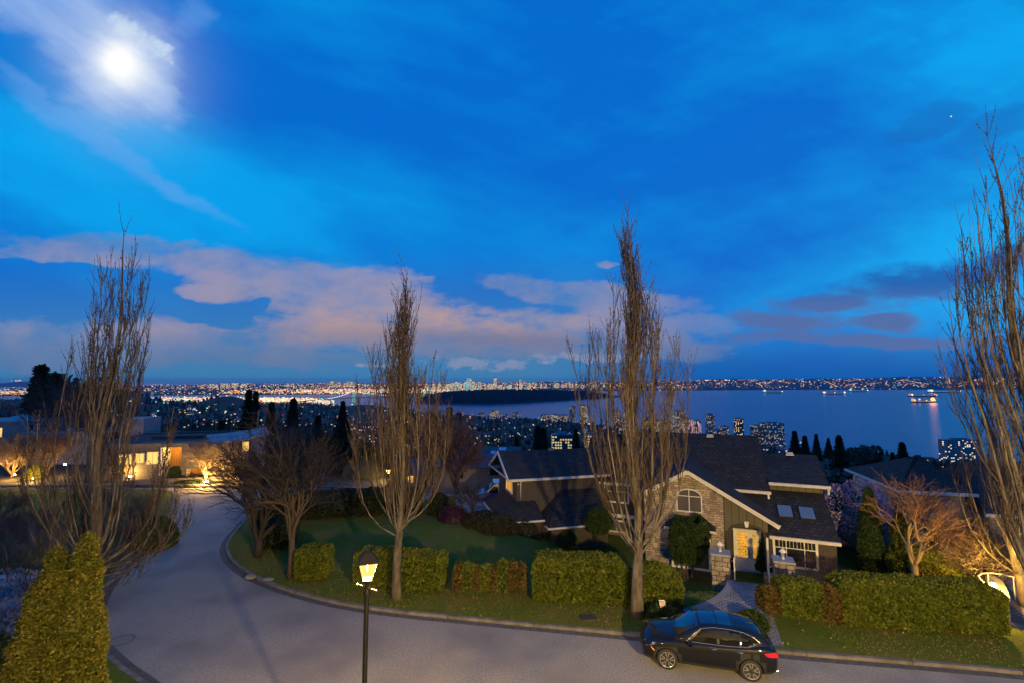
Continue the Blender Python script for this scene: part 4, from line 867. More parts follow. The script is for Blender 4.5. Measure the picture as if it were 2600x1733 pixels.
# ------------------------------------------------------------------ street lamps
def street_lamp(base, H, label, power, s=1.0, rot=.35, col=(1, .64, .2)):
    x, y, z = base; t_ = thing('street_lamp', base, label, 'street lamp', 'black lantern street lamps')
    g = Geo(); g.lathe((x, y, z), [(.16, -.1), (.16, .12), (.11, .3), (.075, .42), (.062, 1.2), (.058, 1.25), (.052, H - .62), (.075, H - .6), (.075, H - .56), (.045, H - .5), (.045, H - .36), (.09, H - .30), (.10, H - .27)], 14)
    g.build('pole', BLACKM, t_, smooth=True, sharp=40)
    zb = H - .27; zt = H + .12; rb, rt = .105 * s, .195 * s
    def ring(r_, h): return [Vector((x + r_ * math.cos(rot + math.pi / 4 + k * math.pi / 2) * 1.414, y + r_ * math.sin(rot + math.pi / 4 + k * math.pi / 2) * 1.414, z + h)) for k in range(4)]
    f = Geo(); b_, t4 = ring(rb, zb), ring(rt, zt)
    for k in range(4):
        f.tube([b_[k], t4[k]], .012, 4); f.tube([b_[k], b_[(k + 1) % 4]], .012, 4); f.tube([t4[k], t4[(k + 1) % 4]], .016, 4)
    f.build('lantern_frame', BLACKM, t_)
    ro = Geo(); e = ring(rt + .012, zt + .01); e2 = ring(.085 * s, zt + .19); e3 = ring(.045, zt + .23)
    V = e + e2 + e3; ro.add([tuple(v) for v in V], [(0, 1, 5, 4), (1, 2, 6, 5), (2, 3, 7, 6), (3, 0, 4, 7), (4, 5, 9, 8), (5, 6, 10, 9), (6, 7, 11, 10), (7, 4, 8, 11), (8, 9, 10, 11), (3, 2, 1, 0)])
    ro.lathe((x, y, z + zt + .2), [(.03, 0), (.05, .04), (.03, .08), (.012, .1), (.022, .13), (.005, .17)], 8); ro.build('lantern_cap', BLACKM, t_)
    gl = Geo(); bi, ti = ring(rb - .006, zb + .012), ring(rt - .008, zt - .012)
    for k in range(4): gl.poly([bi[k], bi[(k + 1) % 4], ti[(k + 1) % 4], ti[k]])
    GM = MATS.get('lantern_glass')
    if not GM:
        GM = bpy.data.materials.new('lantern_glass'); GM.use_nodes = True; q = GM.node_tree; q.nodes.clear()
        o_ = q.nodes.new('ShaderNodeOutputMaterial'); mx = q.nodes.new('ShaderNodeMixShader'); tr = q.nodes.new('ShaderNodeBsdfTransparent'); em = q.nodes.new('ShaderNodeEmission')
        tr.inputs[0].default_value = (1, .93, .82, 1); em.inputs[0].default_value = (1, .50, .13, 1); em.inputs[1].default_value = 1.9; mx.inputs[0].default_value = .78
        q.links.new(tr.outputs[0], mx.inputs[1]); q.links.new(em.outputs[0], mx.inputs[2]); q.links.new(mx.outputs[0], o_.inputs[0]); GM.cycles.emission_sampling = 'NONE'; MATS['lantern_glass'] = GM
    gl.build('lantern_glass', GM, t_)
    bu = Geo(); bu.lathe((x, y, z + zb + .16), [(.006, 0), (.014, .05), (.018, .09), (.014, .14), (.004, .17)], 10); bu.build('bulb', GLOWS, t_, smooth=True)
    br = Geo(); c, s_ = math.cos(rot - .9), math.sin(rot - .9)
    br.tube([(x - .3 * c, y - .3 * s_, z + H - .44), (x + .3 * c, y + .3 * s_, z + H - .44)], .011, 6)
    for q in (-1, 1): br.lathe((x + q * .3 * c, y + q * .3 * s_, z + H - .465), [(.005, 0), (.024, .012), (.028, .025), (.02, .042), (.004, .05)], 8)
    br.build('ladder_bar', mat('pale_bar_paint' + str(len(MATS)), (.22, .17, .12), rough=.5), t_)
    l = lamp('lamp_light', (x, y, z + zb + .26), power, col, t_, .035); return t_
street_lamp((-3.22, 10.9, -.02), 5.9, 'large foreground black street lamp with a lantern glowing warm white', 21000, 1.0)
pf = WD(986, 1196, 47.5); street_lamp((pf.x, pf.y, pf.z - 5.3), 5.4, 'small distant lantern street lamp glowing beyond the long dark hedge', 5200, 1.0, rot=.6)

# ------------------------------------------------------------------ small things on the verge and road
t_ = thing('lawn_sign', WZ(1690, 1575, .1), 'small white security-style sign with dark marks and reddish lines on a thin stake', 'sign')
p = t_.location; Z0 = p.z
g = Geo(); g.tube([(p.x, p.y - .05, Z0 - .1), (p.x - .1, p.y - .05, Z0 + .75)], .014, 5); g.build('stake', mat('pale_stake', (.55, .5, .4), rough=.6), t_)
Fs = Frame((p.x - .14, p.y - .09), 0)
g = Geo(); q = [Fs.w(s, 0, Z0 + z) for s, z in [(-.15, .99), (-.17, .99 + .02), (-.15 - .03, 1.0)]]
w_, h_ = .24, .30; cx, cz = 0, .72
def sp_(s, z): return Vector((Fs.o[0] + s - (z - cz) * .18, Fs.o[1], Z0 + z))
g.prism([sp_(cx - w_ / 2, cz - h_ / 2), sp_(cx + w_ / 2, cz - h_ / 2), sp_(cx + w_ / 2, cz + h_ / 2), sp_(cx - w_ / 2, cz + h_ / 2)], (0, .012, 0)); pan = g.build('panel', WHITE, t_)
g = Geo()
for k, (s, w) in enumerate([(-.075, .05), (0, .05), (.07, .055)]):
    g.prism([sp_(s - w / 2, cz + .055), sp_(s + w / 2, cz + .05), sp_(s + w / 2 * .6, cz + .10 - .012 * k), sp_(s - w / 2 * .8, cz + .11)], (0, -.004, 0))
g.build('dark_marks', BLACKM, t_)
g = Geo()
for z, a_, b_ in [(cz - .0, -.09, .09), (cz - .035, -.085, .09), (cz - .09, -.09, .02), (cz - .09, .03, .09), (cz - .115, -.07, .09)]:
    g.prism([sp_(a_, z), sp_(b_, z), sp_(b_, z + .018), sp_(a_, z + .018)], (0, -.004, 0))
g.build('red_lines', mat('sign_red', (.5, .07, .05), rough=.6), t_)
g = Geo(); c = WZ(1493, 1567, .12); g.box((c.x, c.y, .125), (.62, .42, .05), .1); g.box((c.x, c.y, .152), (.16, .03, .008), .1)
o = g.build('utility_cover', mat('dark_plastic_lid', (.03, .028, .027), (.045, .04, .04), scale=6, rough=.7)); tag(o, 'flat dark utility box lid set in the verge left of the tallest poplar', 'utility cover')
t_ = thing('manhole_cover', WZ(308, 1624, .0), 'round iron manhole cover in the road beside the golden cedar', 'manhole cover')
c = t_.location; g = Geo(); g.lathe((c.x, c.y, .004), [(.36, 0), (.36, .006), (.30, .006)], 28); g.build('lid', mat('manhole_iron', (.09, .085, .08), (.12, .11, .1), scale=9, rough=.6), t_)
g = Geo(); g.lathe((c.x, c.y, .001), [(.45, 0), (.45, .006), (.38, .007)], 28); g.build('frame', mat('manhole_ring', (.10, .095, .09), rough=.8), t_)
r = np.random.default_rng(17)
def rock(label, c, s, m, name='boulder', cat='rock', seed=0):
    g = np.random.default_rng(seed); bm = bmesh.new(); bmesh.ops.create_icosphere(bm, subdivisions=2, radius=1)
    for v in bm.verts: v.co = Vector((v.co.x * s[0], v.co.y * s[1], v.co.z * s[2])) * (1 + g.uniform(-.14, .14)) 
    for f in bm.faces: f.smooth = True
    me = bpy.data.meshes.new(name); bm.to_mesh(me); bm.free(); me.materials.append(m); o = bpy.data.objects.new(name, me); COL.objects.link(o); o.location = c; tag(o, label, cat); return o
ROCKM = mat('granite', (.22, .21, .2), (.12, .12, .12), scale=9, rough=.9, bump=.5)
rock('pale boulder beside the purple bush', B_(1172, 1332, -.2), (.38, .3, .22), ROCKM, seed=1)
rock('low mossy rock in the grass of the road bend, nearer the kerb', HZ(635, 1463), (.3, .22, .12), ROCKM, seed=2)
rock('low mossy rock in the grass of the road bend, nearer the leaning tree', HZ(663, 1476) + Vector((.2, .3, 0)), (.34, .2, .10), ROCKM, seed=3)
rock('pale angular stone lying by the paved walk behind the car bonnet', HZ(1760, 1545), (.26, .12, .09), ROCKM, seed=4)
FALL = mat('fallen_leaf', (.2, .13, .07), (.3, .24, .16), scale=30, rough=.8)
n = 150; P = np.stack([r.uniform(-8, 17, n), r.uniform(17.2, 23, n), np.full(n, .125)], -1); kk = []
KAa = np.array(KAs)
for q in P:
    j = np.argmin(((KAa - q[:2]) ** 2).sum(1)); kk.append(q[1] > KAa[j][1] + .3)
P = P[np.array(kk)]; P[:, 2] = lawnz(P[:, 0], P[:, 1]) + .02
g = Geo(); g.leaves(P, np.tile([0, 0, 1.], (len(P), 1)), .05, jitter=.3); o = g.build('fallen_leaves', FALL); tag(o, 'scattered pale dead leaves on the verge grass', 'leaves', kind='stuff')
# short rough grass on the verge and lawn
n = 90000; x = r.uniform(-18, 19, n); y = r.uniform(17, 34, n); j = np.interp(x, [p[0] for p in sorted([tuple(q) for q in KAa[8:90]])], [p[1] for p in sorted([tuple(q) for q in KAa[8:90]])])
k = (y > j + .22) & (r.uniform(0, 1, n) < np.clip(1.25 - (y - 17) / 16, .12, 1))
x, y = x[k], y[k]
def notpaved(x, y):
    wx = np.array([tuple(p) for p in wk]); px_ = 1300 + x / y * 1200; 
    yl = np.interp(x, [10.9, 17], [24.8, 23.6]); inwalk = (x > np.interp(y, wx[::-1, 1], wx[::-1, 0]) - .4) & (x < 12.3 + .08 * (y - 17)) & (y < 25)
    return ~inwalk & ~((px_ > 2500) & (y > 17.5))
k = notpaved(x, y); x, y = x[k], y[k]
P = np.stack([x, y, lawnz(x, y) + .02], -1); N = np.tile([0, 0, 1.], (len(P), 1)); g = Geo(); g.leaves(P, N, .026, jitter=.5, aspect=2.0, seed=5)
o = g.build('grass_blades', mat('grass_blade', (.05, .075, .015), (.17, .14, .055), scale=.9, rough=.9, island=[(.08, .10, .02), (.16, .15, .032), (.25, .20, .07)], spec=.1)); tag(o, 'short rough winter grass on the verge and the lawn', 'grass', kind='stuff')

# ------------------------------------------------------------------ gate posts, rails and lamps at the end of the walk
def gatepost(c, label, w=.86, h=1.1, number=None, rot=-.38):
    t_ = thing('gate_post', tuple(c), label, 'gate post'); x, y, z = c
    g = Geo(); g.box((x, y, z + h / 2 - .3), (w, w * .95, h + .6), rot); g.build('pier', STONE2, t_, uv=True)
    g = Geo(); g.box((x, y, z + h + .06), (w + .1, w + .06, .09), rot, taper=.97); g.build('capstone', mat('capstone' + str(len(MATS)), (.32, .31, .3), (.24, .23, .22), scale=5, rough=.9), t_)
    l = thing('post_lantern', (x, y, z + h + .105), 'unlit white lantern on ' + ('the left gate post with the oval number plaque' if number else 'the right gate post'), 'lantern', 'white gate post lanterns')
    X, Y, Z = x, y, z + h + .105
    a = Geo(); a.lathe((X, Y, Z), [(.075, 0), (.07, .03), (.035, .06), (.03, .12), (.05, .15), (.075, .17)], 10); a.build('stand', WHITE, l, smooth=True, sharp=35)
    a = Geo(); a.lathe((X, Y, Z + .17), [(.065, 0), (.095, .17)], 8); a.build('glass', mat('frosted_lantern_glass' + str(len(MATS)), (.3, .28, .22), rough=.2), l)
    a = Geo(); a.lathe((X, Y, Z + .34), [(.175, 0), (.17, .02), (.07, .12), (.03, .14), (.02, .18), (.004, .2)], 12); a.build('cap', WHITE, l, smooth=True, sharp=35)
    for k in range(4):
        an = rot + k * math.pi / 2 + .4
        a = Geo(); a.tube([(X + .07 * math.cos(an), Y + .07 * math.sin(an), Z + .17), (X + .10 * math.cos(an), Y + .10 * math.sin(an), Z + .34)], .008, 4); a.build('bar', WHITE, l)
    if number:
        F_ = Frame((x + math.sin(rot) * 0, y), math.degrees(rot))
        nx, ny = math.sin(rot), -math.cos(rot); fc = Vector((x + nx * w * .475, y + ny * w * .475, z + h * .62))
        g = Geo(); P = [fc + Vector((math.cos(rot), math.sin(rot), 0)) * .19 * math.cos(a_) + Vector((0, 0, 1)) * .12 * math.sin(a_) + Vector((nx, ny, 0)) * .006 for a_ in np.linspace(0, 2 * math.pi, 25)[:-1]]
        g.prism(P, Vector((nx, ny, 0)) * .02); pl = g.build('number_plaque', mat('plaque_dark', (.05, .045, .04), rough=.5), t_)
        g = Geo(); P2 = P + [P[0]]; g.tube([q + Vector((nx, ny, 0)) * .02 for q in P2], .009, 4); g.build('plaque_rim', WHITE, pl)
        cu = bpy.data.curves.new('number', 'FONT'); cu.body = number; cu.size = .15; cu.align_x = 'CENTER'; cu.align_y = 'CENTER'; cu.extrude = .004
        tmp = bpy.data.objects.new('number', cu); COL.objects.link(tmp); bpy.context.view_layer.update()
        me = bpy.data.meshes.new_from_object(tmp.evaluated_get(bpy.context.evaluated_depsgraph_get())); bpy.data.objects.remove(tmp)
        o = bpy.data.objects.new('house_number', me); COL.objects.link(o); me.materials.clear(); me.materials.append(WHITE); o.parent = pl
        o.location = fc - t_.location + Vector((nx, ny, 0)) * .034; o.rotation_euler = (math.pi / 2, 0, rot)
    return t_
gatepost(WZ(1841, 1470, .05) + Vector((0, .45, 0)), 'square stone gate post with an oval 2271 number plaque, left of the walk', number='2271')
gatepost(WZ(2005, 1492, .05) + Vector((0, .45, 0)), 'square stone gate post without a number, right of the walk')
for (bx, by, lab) in [(1866, 1470, 'white handrail running down the steps beside the numbered gate post'), (1989, 1476, 'white handrail running down the steps beside the plain gate post')]:
    b0 = WZ(bx, by, .1); t_ = thing('handrail', tuple(b0), lab, 'handrail', 'white step handrails')
    dn = Vector((.30, 1.9, -1.0)) ; g = Geo(); g.tube([b0, b0 + Vector((0, 0, 1.0))], .035, 8); g.lathe((b0.x, b0.y, b0.z + 1.0), [(.045, 0), (.055, .03), (.03, .07), (.004, .08)], 8); g.build('post', WHITE, t_)
    g = Geo(); g.tube([b0 + dn, b0 + dn + Vector((0, 0, 1.0))], .03, 8); g.build('post', WHITE, t_)
    g = Geo(); g.tube([b0 + Vector((0, 0, .95)), b0 + dn + Vector((0, 0, .95))], .025, 6); g.build('rail', WHITE, t_)
    g = Geo(); g.tube([b0 + Vector((0, 0, .45)), b0 + dn + Vector((0, 0, .45))], .018, 6); g.build('rail', WHITE, t_)
# steps going down to the door
g = Geo(); s0 = WZ(1866, 1472, .1); s1 = WZ(1992, 1491, .1); u = (s1 - s0); u.z = 0; dv_ = Vector((-u.y, u.x, 0)).normalized()
for k in range(7):
    a0 = s0 + dv_ * (.31 * k + .01); a1 = s1 + dv_ * (.31 * k + .01); top = .06 - .2 * (k + 1) + .2 * 0
    g.hexa([(a0.x, a0.y, -2), (a1.x, a1.y, -2), (a1.x + dv_.x * .31, a1.y + dv_.y * .31, -2), (a0.x + dv_.x * .31, a0.y + dv_.y * .31, -2),
            (a0.x, a0.y, top), (a1.x, a1.y, top), (a1.x + dv_.x * .31, a1.y + dv_.y * .31, top), (a0.x + dv_.x * .31, a0.y + dv_.y * .31, top)])
o = g.build('steps', CONC); o['kind'] = 'structure'

# ------------------------------------------------------------------ lit driveway at the right: wall, railing, floodlight
t_ = thing('driveway_wall', WZ(2556, 1576, .1), 'low white rendered wall curving behind the right end of the hedge', 'wall')
wp = spline([WZ(2556, 1574, .1), WZ(2549, 1540, .1), WZ(2536, 1518, .1), WZ(2512, 1500, .1)], 5)
g = Geo(); A = offs(wp, .11); Bq = offs(wp, -.11)
for i in range(len(wp) - 1):
    g.hexa([(*A[i], 0), (*Bq[i], 0), (*Bq[i + 1], 0), (*A[i + 1], 0), (*A[i], .85), (*Bq[i], .85), (*Bq[i + 1], .85), (*A[i + 1], .85)])
WREND = mat('white_wall_render', (.34, .32, .28), (.26, .24, .2), scale=3, rough=.9); g.build('wall_body', WREND, t_); g = Geo(); A = offs(wp, .15); Bq = offs(wp, -.15)
for i in range(len(wp) - 1):
    g.hexa([(*A[i], .853), (*Bq[i], .853), (*Bq[i + 1], .853), (*A[i + 1], .853), (*A[i], .91), (*Bq[i], .91), (*Bq[i + 1], .91), (*A[i + 1], .91)])
g.build('coping', WREND, t_)
t_ = thing('railing', WD(2500, 1490, 22.6), 'white tubular railing bent into a hoop around the floodlight', 'railing')
g = Geo(); pts = [WD(*q) for q in [(2512, 1486, 21.4), (2496, 1476, 22.0), (2484, 1462, 22.5), (2492, 1455, 22.7), (2515, 1453, 22.8), (2548, 1458, 22.6), (2572, 1463, 22.3), (2610, 1472, 21.8), (2680, 1485, 21.3)]]
g.tube(np.array([tuple(p) for p in pts]), .035, 8); g.build('top_rail', WHITE, t_, smooth=True)
for k, (px_, py_, D) in enumerate([(2508, 1454, 22.78), (2573, 1463, 22.3), (2486, 1466, 22.4)]):
    a_ = WD(px_, py_, D); g = Geo(); g.tube([(a_.x, a_.y, -.1), tuple(a_)], .03, 6); g.build('post', WHITE, t_)
fl_ = WD(2521, 1483, 21.2); t_ = thing('floodlight', (fl_.x, fl_.y, .1), 'dazzling ground floodlight on a short stake at the end of the right hedge', 'floodlight')
g = Geo(); g.tube([(fl_.x, fl_.y, 0), (fl_.x, fl_.y, fl_.z - .1)], .025, 6); g.lathe((fl_.x, fl_.y, fl_.z - .16), [(.05, 0), (.12, .04), (.13, .08)], 10); g.build('stand', BLACKM, t_)
g = Geo(); g.lathe((fl_.x, fl_.y, fl_.z - .075), [(.12, 0), (.13, .05), (.11, .11), (.06, .15), (.01, .165)], 12); g.build('bulb', mat('flood_bulb', (1, .9, .6), emit=(1, .72, .3), estr=60), t_, smooth=True)
lamp('lamp_light', (fl_.x, fl_.y - .0, fl_.z + .5), 900, (1, .56, .1), t_, .1)

# ------------------------------------------------------------------ building helpers
def wallpoly(parent, fr, pts, off, m, name='wall', th=.2):
    g = Geo(); g.prism([fr.w(s, off, z) for s, z in pts], Vector((fr.e2[0], fr.e2[1], 0)) * th); return g.build(name, m, parent, uv=True)
def sidewall(parent, fr, s, o0, o1, zs, m, name='wall', th=.2):      # zs: polygon in (off, z)
    g = Geo(); g.prism([fr.w(s, o, z) for o, z in zs], Vector((fr.e1[0], fr.e1[1], 0)) * th); return g.build(name, m, parent, uv=True)
def slab(parent, fr, C, m, th=.14, name='roof'):                      # C: four (s, off, z) corners
    P = [fr.w(*c) for c in C]; g = Geo(); g.prism(P, (0, 0, -th)); 
    return g.build(name, m, parent, uv=True)
def bar(g, a, b, w, h):
    a = Vector(a); b = Vector(b); d = (b - a).normalized(); side = d.cross(Vector((0, 0, 1)))
    if side.length < .01: side = Vector((1, 0, 0))
    side.normalize(); up = side.cross(d).normalized(); P = []
    for p in (a, b):
        P += [p - side * w / 2 - up * h / 2, p + side * w / 2 - up * h / 2, p + side * w / 2 + up * h / 2, p - side * w / 2 + up * h / 2]
    g.add([tuple(p) for p in P], [(0, 1, 2, 3), (7, 6, 5, 4), (0, 4, 5, 1), (1, 5, 6, 2), (2, 6, 7, 3), (3, 7, 4, 0)])
def trimline(parent, fr, A, B, h=.2, w=.09, m=TRIM, name='fascia'):
    g = Geo(); bar(g, fr.w(*A), fr.w(*B), w, h); return g.build(name, m, parent)
def window(parent, fr, s0, s1, z0, z1, off, pane=BLIND, vs=(.5,), hs=(), fw=.08, arch=0, fm=WHITE, name='window', mw=.045):
    g = Geo(); o = off - .05
    def bb(sa, sb, za, zb, oo=o, d=.09):
        P = [fr.w(sa, oo, za), fr.w(sb, oo, za), fr.w(sb, oo + d, za), fr.w(sa, oo + d, za)]; g.hexa(P + [Vector((p.x, p.y, zb)) for p in P])
    bb(s0 - fw, s0, z0 - fw, z1 + (fw if not arch else 0)); bb(s1, s1 + fw, z0 - fw, z1 + (fw if not arch else 0)); bb(s0, s1, z0 - fw, z0)
    sm = (s0 + s1) / 2
    if not arch: bb(s0, s1, z1, z1 + fw)
    else:
        pr = []
        for k in range(11):
            a = math.pi * k / 10; pr.append((sm - (s1 - s0 + fw) / 2 * math.cos(a), z1 + arch * math.sin(a)))
        for a, b in zip(pr[:-1], pr[1:]): bar(g, fr.w(a[0], o + .045, a[1]), fr.w(b[0], o + .045, b[1]), .09, fw)
        bb(s0, s1, z1 - mw / 2, z1 + mw / 2, o + .01, .05)
    for v in vs: s = s0 + (s1 - s0) * v; bb(s - mw / 2, s + mw / 2, z0, z1 + arch * .92 * (1 - (2 * v - 1) ** 2) ** .5, o + .012, .05)
    for h in hs: z = z0 + (z1 - z0) * h; bb(s0, s1, z - mw / 2, z + mw / 2, o + .014, .05)
    f = g.build(name, fm, parent)
    q = Geo(); pts = [(s0, z0), (s1, z0), (s1, z1)] + ([(sm + (s1 - s0) / 2 * math.cos(math.pi * k / 10), z1 + arch * math.sin(math.pi * k / 10)) for k in range(1, 10)] if arch else []) + [(s0, z1)]
    q.prism([fr.w(s, off - .012, z) for s, z in pts], Vector((fr.e2[0], fr.e2[1], 0)) * .01); q.build('pane', pane, f)
    return f

# ------------------------------------------------------------------ the shingled stone-gabled house
P0 = WD(1745, 1187, 29.5); HF = Frame((P0.x, P0.y), -22)
hs_ = thing('stone_gable_house', tuple(HF.w(0, 0, -1.5)), 'dark shingled house with a stone gable and arched porch around a glowing amber door', 'house')
GB = -1.7
rk = lambda s: 4.55 - .57 * abs(s)
wallpoly(hs_, HF, [(-2.6, GB), (1.94, GB), (1.94, rk(1.94)), (0, rk(0)), (-2.6, rk(2.6))], 0, STONE, 'stone_wall', .35)
arch = [(3.15 - .92 * math.cos(a), 1.18 + .44 * math.sin(a)) for a in np.linspace(0, math.pi, 13)]
wallpoly(hs_, HF, [(1.942, 1.18)] + arch + [(4.25, 1.18), (4.25, rk(4.25)), (1.942, rk(1.942))], .02, BOARD, 'board_wall', .25)
g = Geo()
for a, b in zip(arch[:-1], arch[1:]): bar(g, HF.w(a[0], -.02, a[1] + .03), HF.w(b[0], -.02, b[1] + .03), .12, .11)
g.build('arch_trim', mat('dark_brown_trim', (.045, .036, .03), rough=.7), hs_)
g = Geo(); g.prism([HF.w(s, -.1, z) for s, z in [(3.08, 1.52), (3.22, 1.52), (3.28, 1.84), (3.02, 1.84)]], Vector((HF.e2[0], HF.e2[1], 0)) * .1); g.build('keystone', WHITE, hs_)
wallpoly(hs_, HF, [(1.95, GB), (4.6, GB), (4.6, 1.9), (1.95, 1.9)], 1.32, BOARD2, 'porch_wall', .2)
sidewall(hs_, HF, 1.74, 0, 1.3, [(.36, GB), (1.32, GB), (1.32, 1.9), (.36, 1.9)], STONE, 'stone_wall')
sidewall(hs_, HF, -2.6, 0, 5, [(.36, GB), (5.2, GB), (5.2, 2.9), (.36, 2.9)], STONE, 'stone_wall', .25)
for (s, w, m) in [(4.17, .17, MATS['dark_brown_trim'])]:
    g = Geo(); P = HF.w(s, .12, 0); g.box((P.x, P.y, (GB + 1.18) / 2), (w, .2, 1.18 - GB - .01), HF.a); g.box((P.x, P.y, 1.12), (w + .16, .3, .1), HF.a); col_ = g.build('porch_post', m, hs_)
    g = Geo(); P = HF.w(s + .02, -.02, 0); g.box((P.x, P.y, .05), (.11, .06, 1.95), HF.a); g.build('white_panel', WHITE, col_)
g = Geo(); P = HF.w(4.2, -.15, 0); g.box((P.x, P.y, -1.3), (.55, .5, .8), HF.a); g.build('post_pedestal', STONE2, hs_, uv=True)
# door with amber leaded glass and sidelight
o_ = 1.30
def hs2(px, py, off): return HF.hp(px, py, off)
dl, dr_, db, dt = 2.6, 3.92, -1.46, .95
g = Geo()
def rect(g, s0, s1, z0, z1, off, d, fr=HF):
    P = [fr.w(s0, off, z0), fr.w(s1, off, z0), fr.w(s1, off + d, z0), fr.w(s0, off + d, z0)]; g.hexa(P + [Vector((p.x, p.y, z1)) for p in P])
rect(g, dl - .12, dl, db, dt + .1, o_ - .10, .1); rect(g, dr_, dr_ + .1, db, dt + .1, o_ - .10, .1); rect(g, dl, dr_, dt, dt + .1, o_ - .10, .1); rect(g, 3.36, 3.45, db, dt, o_ - .09, .09); 
fd_ = g.build('door_frame', WHITE, hs_)
g = Geo()
for a in [(dl, 2.7, db, dt), (3.24, 3.36, db, dt), (2.7, 3.24, db, -.62), (2.7, 3.24, .86, dt)]: rect(g, *a, o_ - .07, .05)
rect(g, 2.76, 3.18, -1.33, -.8, o_ - .085, .02); door = g.build('door', WHITE, hs_)
LEAD = brickmat('leaded_amber_glass', [(.35, .18, .02), (.3, .15, .02), (.4, .2, .03)], (.03, .02, .01), .21, .17, .008, rough=.3, bump=.1)
lb = LEAD.node_tree.nodes['Principled BSDF']; LEAD.node_tree.links.new(lb.inputs['Base Color'].links[0].from_socket, lb.inputs['Emission Color']); lb.inputs['Emission Strength'].default_value = 2.1; LEAD.cycles.emission_sampling = 'NONE'
g = Geo(); rect(g, 2.7, 3.24, -.62, .86, o_ - .05, .02); g.build('glass', LEAD, door, uv=True)
BRG = mat('brown_glass', (.2, .08, .02), emit=(.5, .16, .02), estr=.5)
for (s, z) in [(3.15, -.45), (3.12, -.02), (2.74, .3), (2.74, -.2), (3.16, .55), (3.14, -.28)]: g = Geo(); rect(g, s - .055, s + .055, z, z + .07, o_ - .056, .005); g.build('coloured_glass', BRG, door)
g = Geo(); rect(g, 3.29, 3.33, -.62, -.1, o_ - .12, .05); g.build('handle', BLACKM, door)
g = Geo()
for a in [(3.45, 3.53, db, dt), (3.74, dr_, db, dt), (3.53, 3.74, db, -.6), (3.53, 3.74, .8, dt)]: rect(g, *a, o_ - .07, .05)
sl_ = g.build('sidelight', WHITE, hs_); g = Geo(); rect(g, 3.53, 3.74, -.6, .8, o_ - .05, .02); g.build('glass', LEAD, sl_, uv=True)
g = Geo(); rect(g, 2.5, 3.3, -1.498, -1.47, -.1, 1.0); g.build('door_mat', mat('door_mat_fibre', (.012, .011, .01), rough=1), hs_)
# gable roof, trims
for sgn, s1 in ((1, 4.8), (-1, -3.15)):
    z1 = rk(abs(s1)) + .12; zt_ = rk(0) + .12
    C = [(0, -.45, zt_), (s1, -.45, z1), (s1, 4.2, z1), (0, 4.2, zt_)]
    slab(hs_, HF, C if sgn < 0 else [C[3], C[2], C[1], C[0]], SHAKE, .12)
    trimline(hs_, HF, (0 if sgn > 0 else -.0, -.50, zt_ - .13), (s1, -.50, z1 - .13), .25, .07, TRIM, 'rake_trim')
    trimline(hs_, HF, (.0, -.50, zt_ + .02), (s1, -.50, z1 + .02), .05, .12, BLACKM, 'drip_edge')
window(hs_, HF, -.62, .72, 2.12, 3.0, 0, BLIND, vs=(.5,), arch=.42, fw=.06)
# projecting bay below with small hipped roof
wallpoly(hs_, HF, [(-1.0, GB), (1.15, GB), (1.15, 1.3), (-1.0, 1.3)], -.45, BOARD2, 'bay_wall', .44)
g = Geo(); e0 = [(-1.35, -.95, 1.32), (1.5, -.95, 1.32), (1.5, .0, 1.32), (-1.35, 0, 1.32)]; t0 = [(-.75, -.02, 1.78), (.9, -.02, 1.78)]
V = [tuple(HF.w(*q)) for q in e0 + t0] + [tuple(HF.w(q[0], q[1], q[2] - .1)) for q in e0]
g.add(V, [(0, 1, 5, 4), (1, 2, 5), (3, 0, 4), (6, 7, 1, 0), (7, 8, 2, 1), (9, 6, 0, 3), (9, 8, 7, 6)]); g.build('bay_roof', SHAKE, hs_, uv=True)
window(hs_, HF, -.9, 1.05, -1.0, 1.02, -.47, BLIND, vs=(.42,), hs=(), fw=.12, name='bay_window')
trimline(hs_, HF, (-1.35, -.97, 1.27), (1.5, -.97, 1.27), .12, .06, TRIM, 'fascia')
# main roof behind
slab(hs_, HF, [(-2.6, 2.6, 3.15), (4.75, 2.6, 3.15), (4.6, 7, 6.1), (-5.2, 7, 6.1)], SHAKE, .14)
slab(hs_, HF, [(-5.2, 7.0, 6.1), (4.6, 7.0, 6.1), (4.6, 12, 2.6), (-5.2, 12, 2.6)], SHAKE, .14)
trimline(hs_, HF, (1.6, 2.55, 3.04), (4.78, 2.55, 3.04), .17, .12, TRIM, 'gutter'); trimline(hs_, HF, (4.62, 2.6, 2.95), (4.62, 2.6, 2.55), .09, .09, WHITE, 'downspout')
wallpoly(hs_, HF, [(1.2, 1.4), (4.45, 1.4), (4.45, 3.02), (1.2, 3.02)], 2.98, BOARD, 'board_wall')
sidewall(hs_, HF, 4.2, 0, 0, [(3.2, 1), (11.5, 1), (11.5, 2.8), (7, 5.85), (3.2, 3.2)], BOARD, 'board_wall')
# roof over the middle block
slab(hs_, HF, [(-8.1, 4.75, 2.48), (-2.3, 4.75, 2.48), (-2.3, 8.6, 5.65), (-7.7, 8.6, 5.65)], SHAKE, .14)
slab(hs_, HF, [(-7.7, 8.6, 5.65), (-2.3, 8.6, 5.65), (-2.3, 13, 2.2), (-8.1, 13, 2.2)], SHAKE, .14)
trimline(hs_, HF, (-8.15, 4.7, 2.38), (-2.5, 4.7, 2.38), .17, .12, TRIM, 'gutter')
wallpoly(hs_, HF, [(-7.5, -1.15), (-2.62, -1.15), (-2.62, 2.4), (-7.5, 2.4)], 5.15, BOARD2, 'siding_wall')
wallpoly(hs_, HF, [(-7.52, -2.2), (-2.62, -2.2), (-2.62, -1.152), (-7.52, -1.152)], 5.18, FOUND, 'foundation')
sidewall(hs_, HF, -7.5, 0, 0, [(5.36, -2), (12.5, -2), (12.5, 2.3), (8.6, 5.3), (5.36, 2.4)], BOARD2, 'siding_wall')
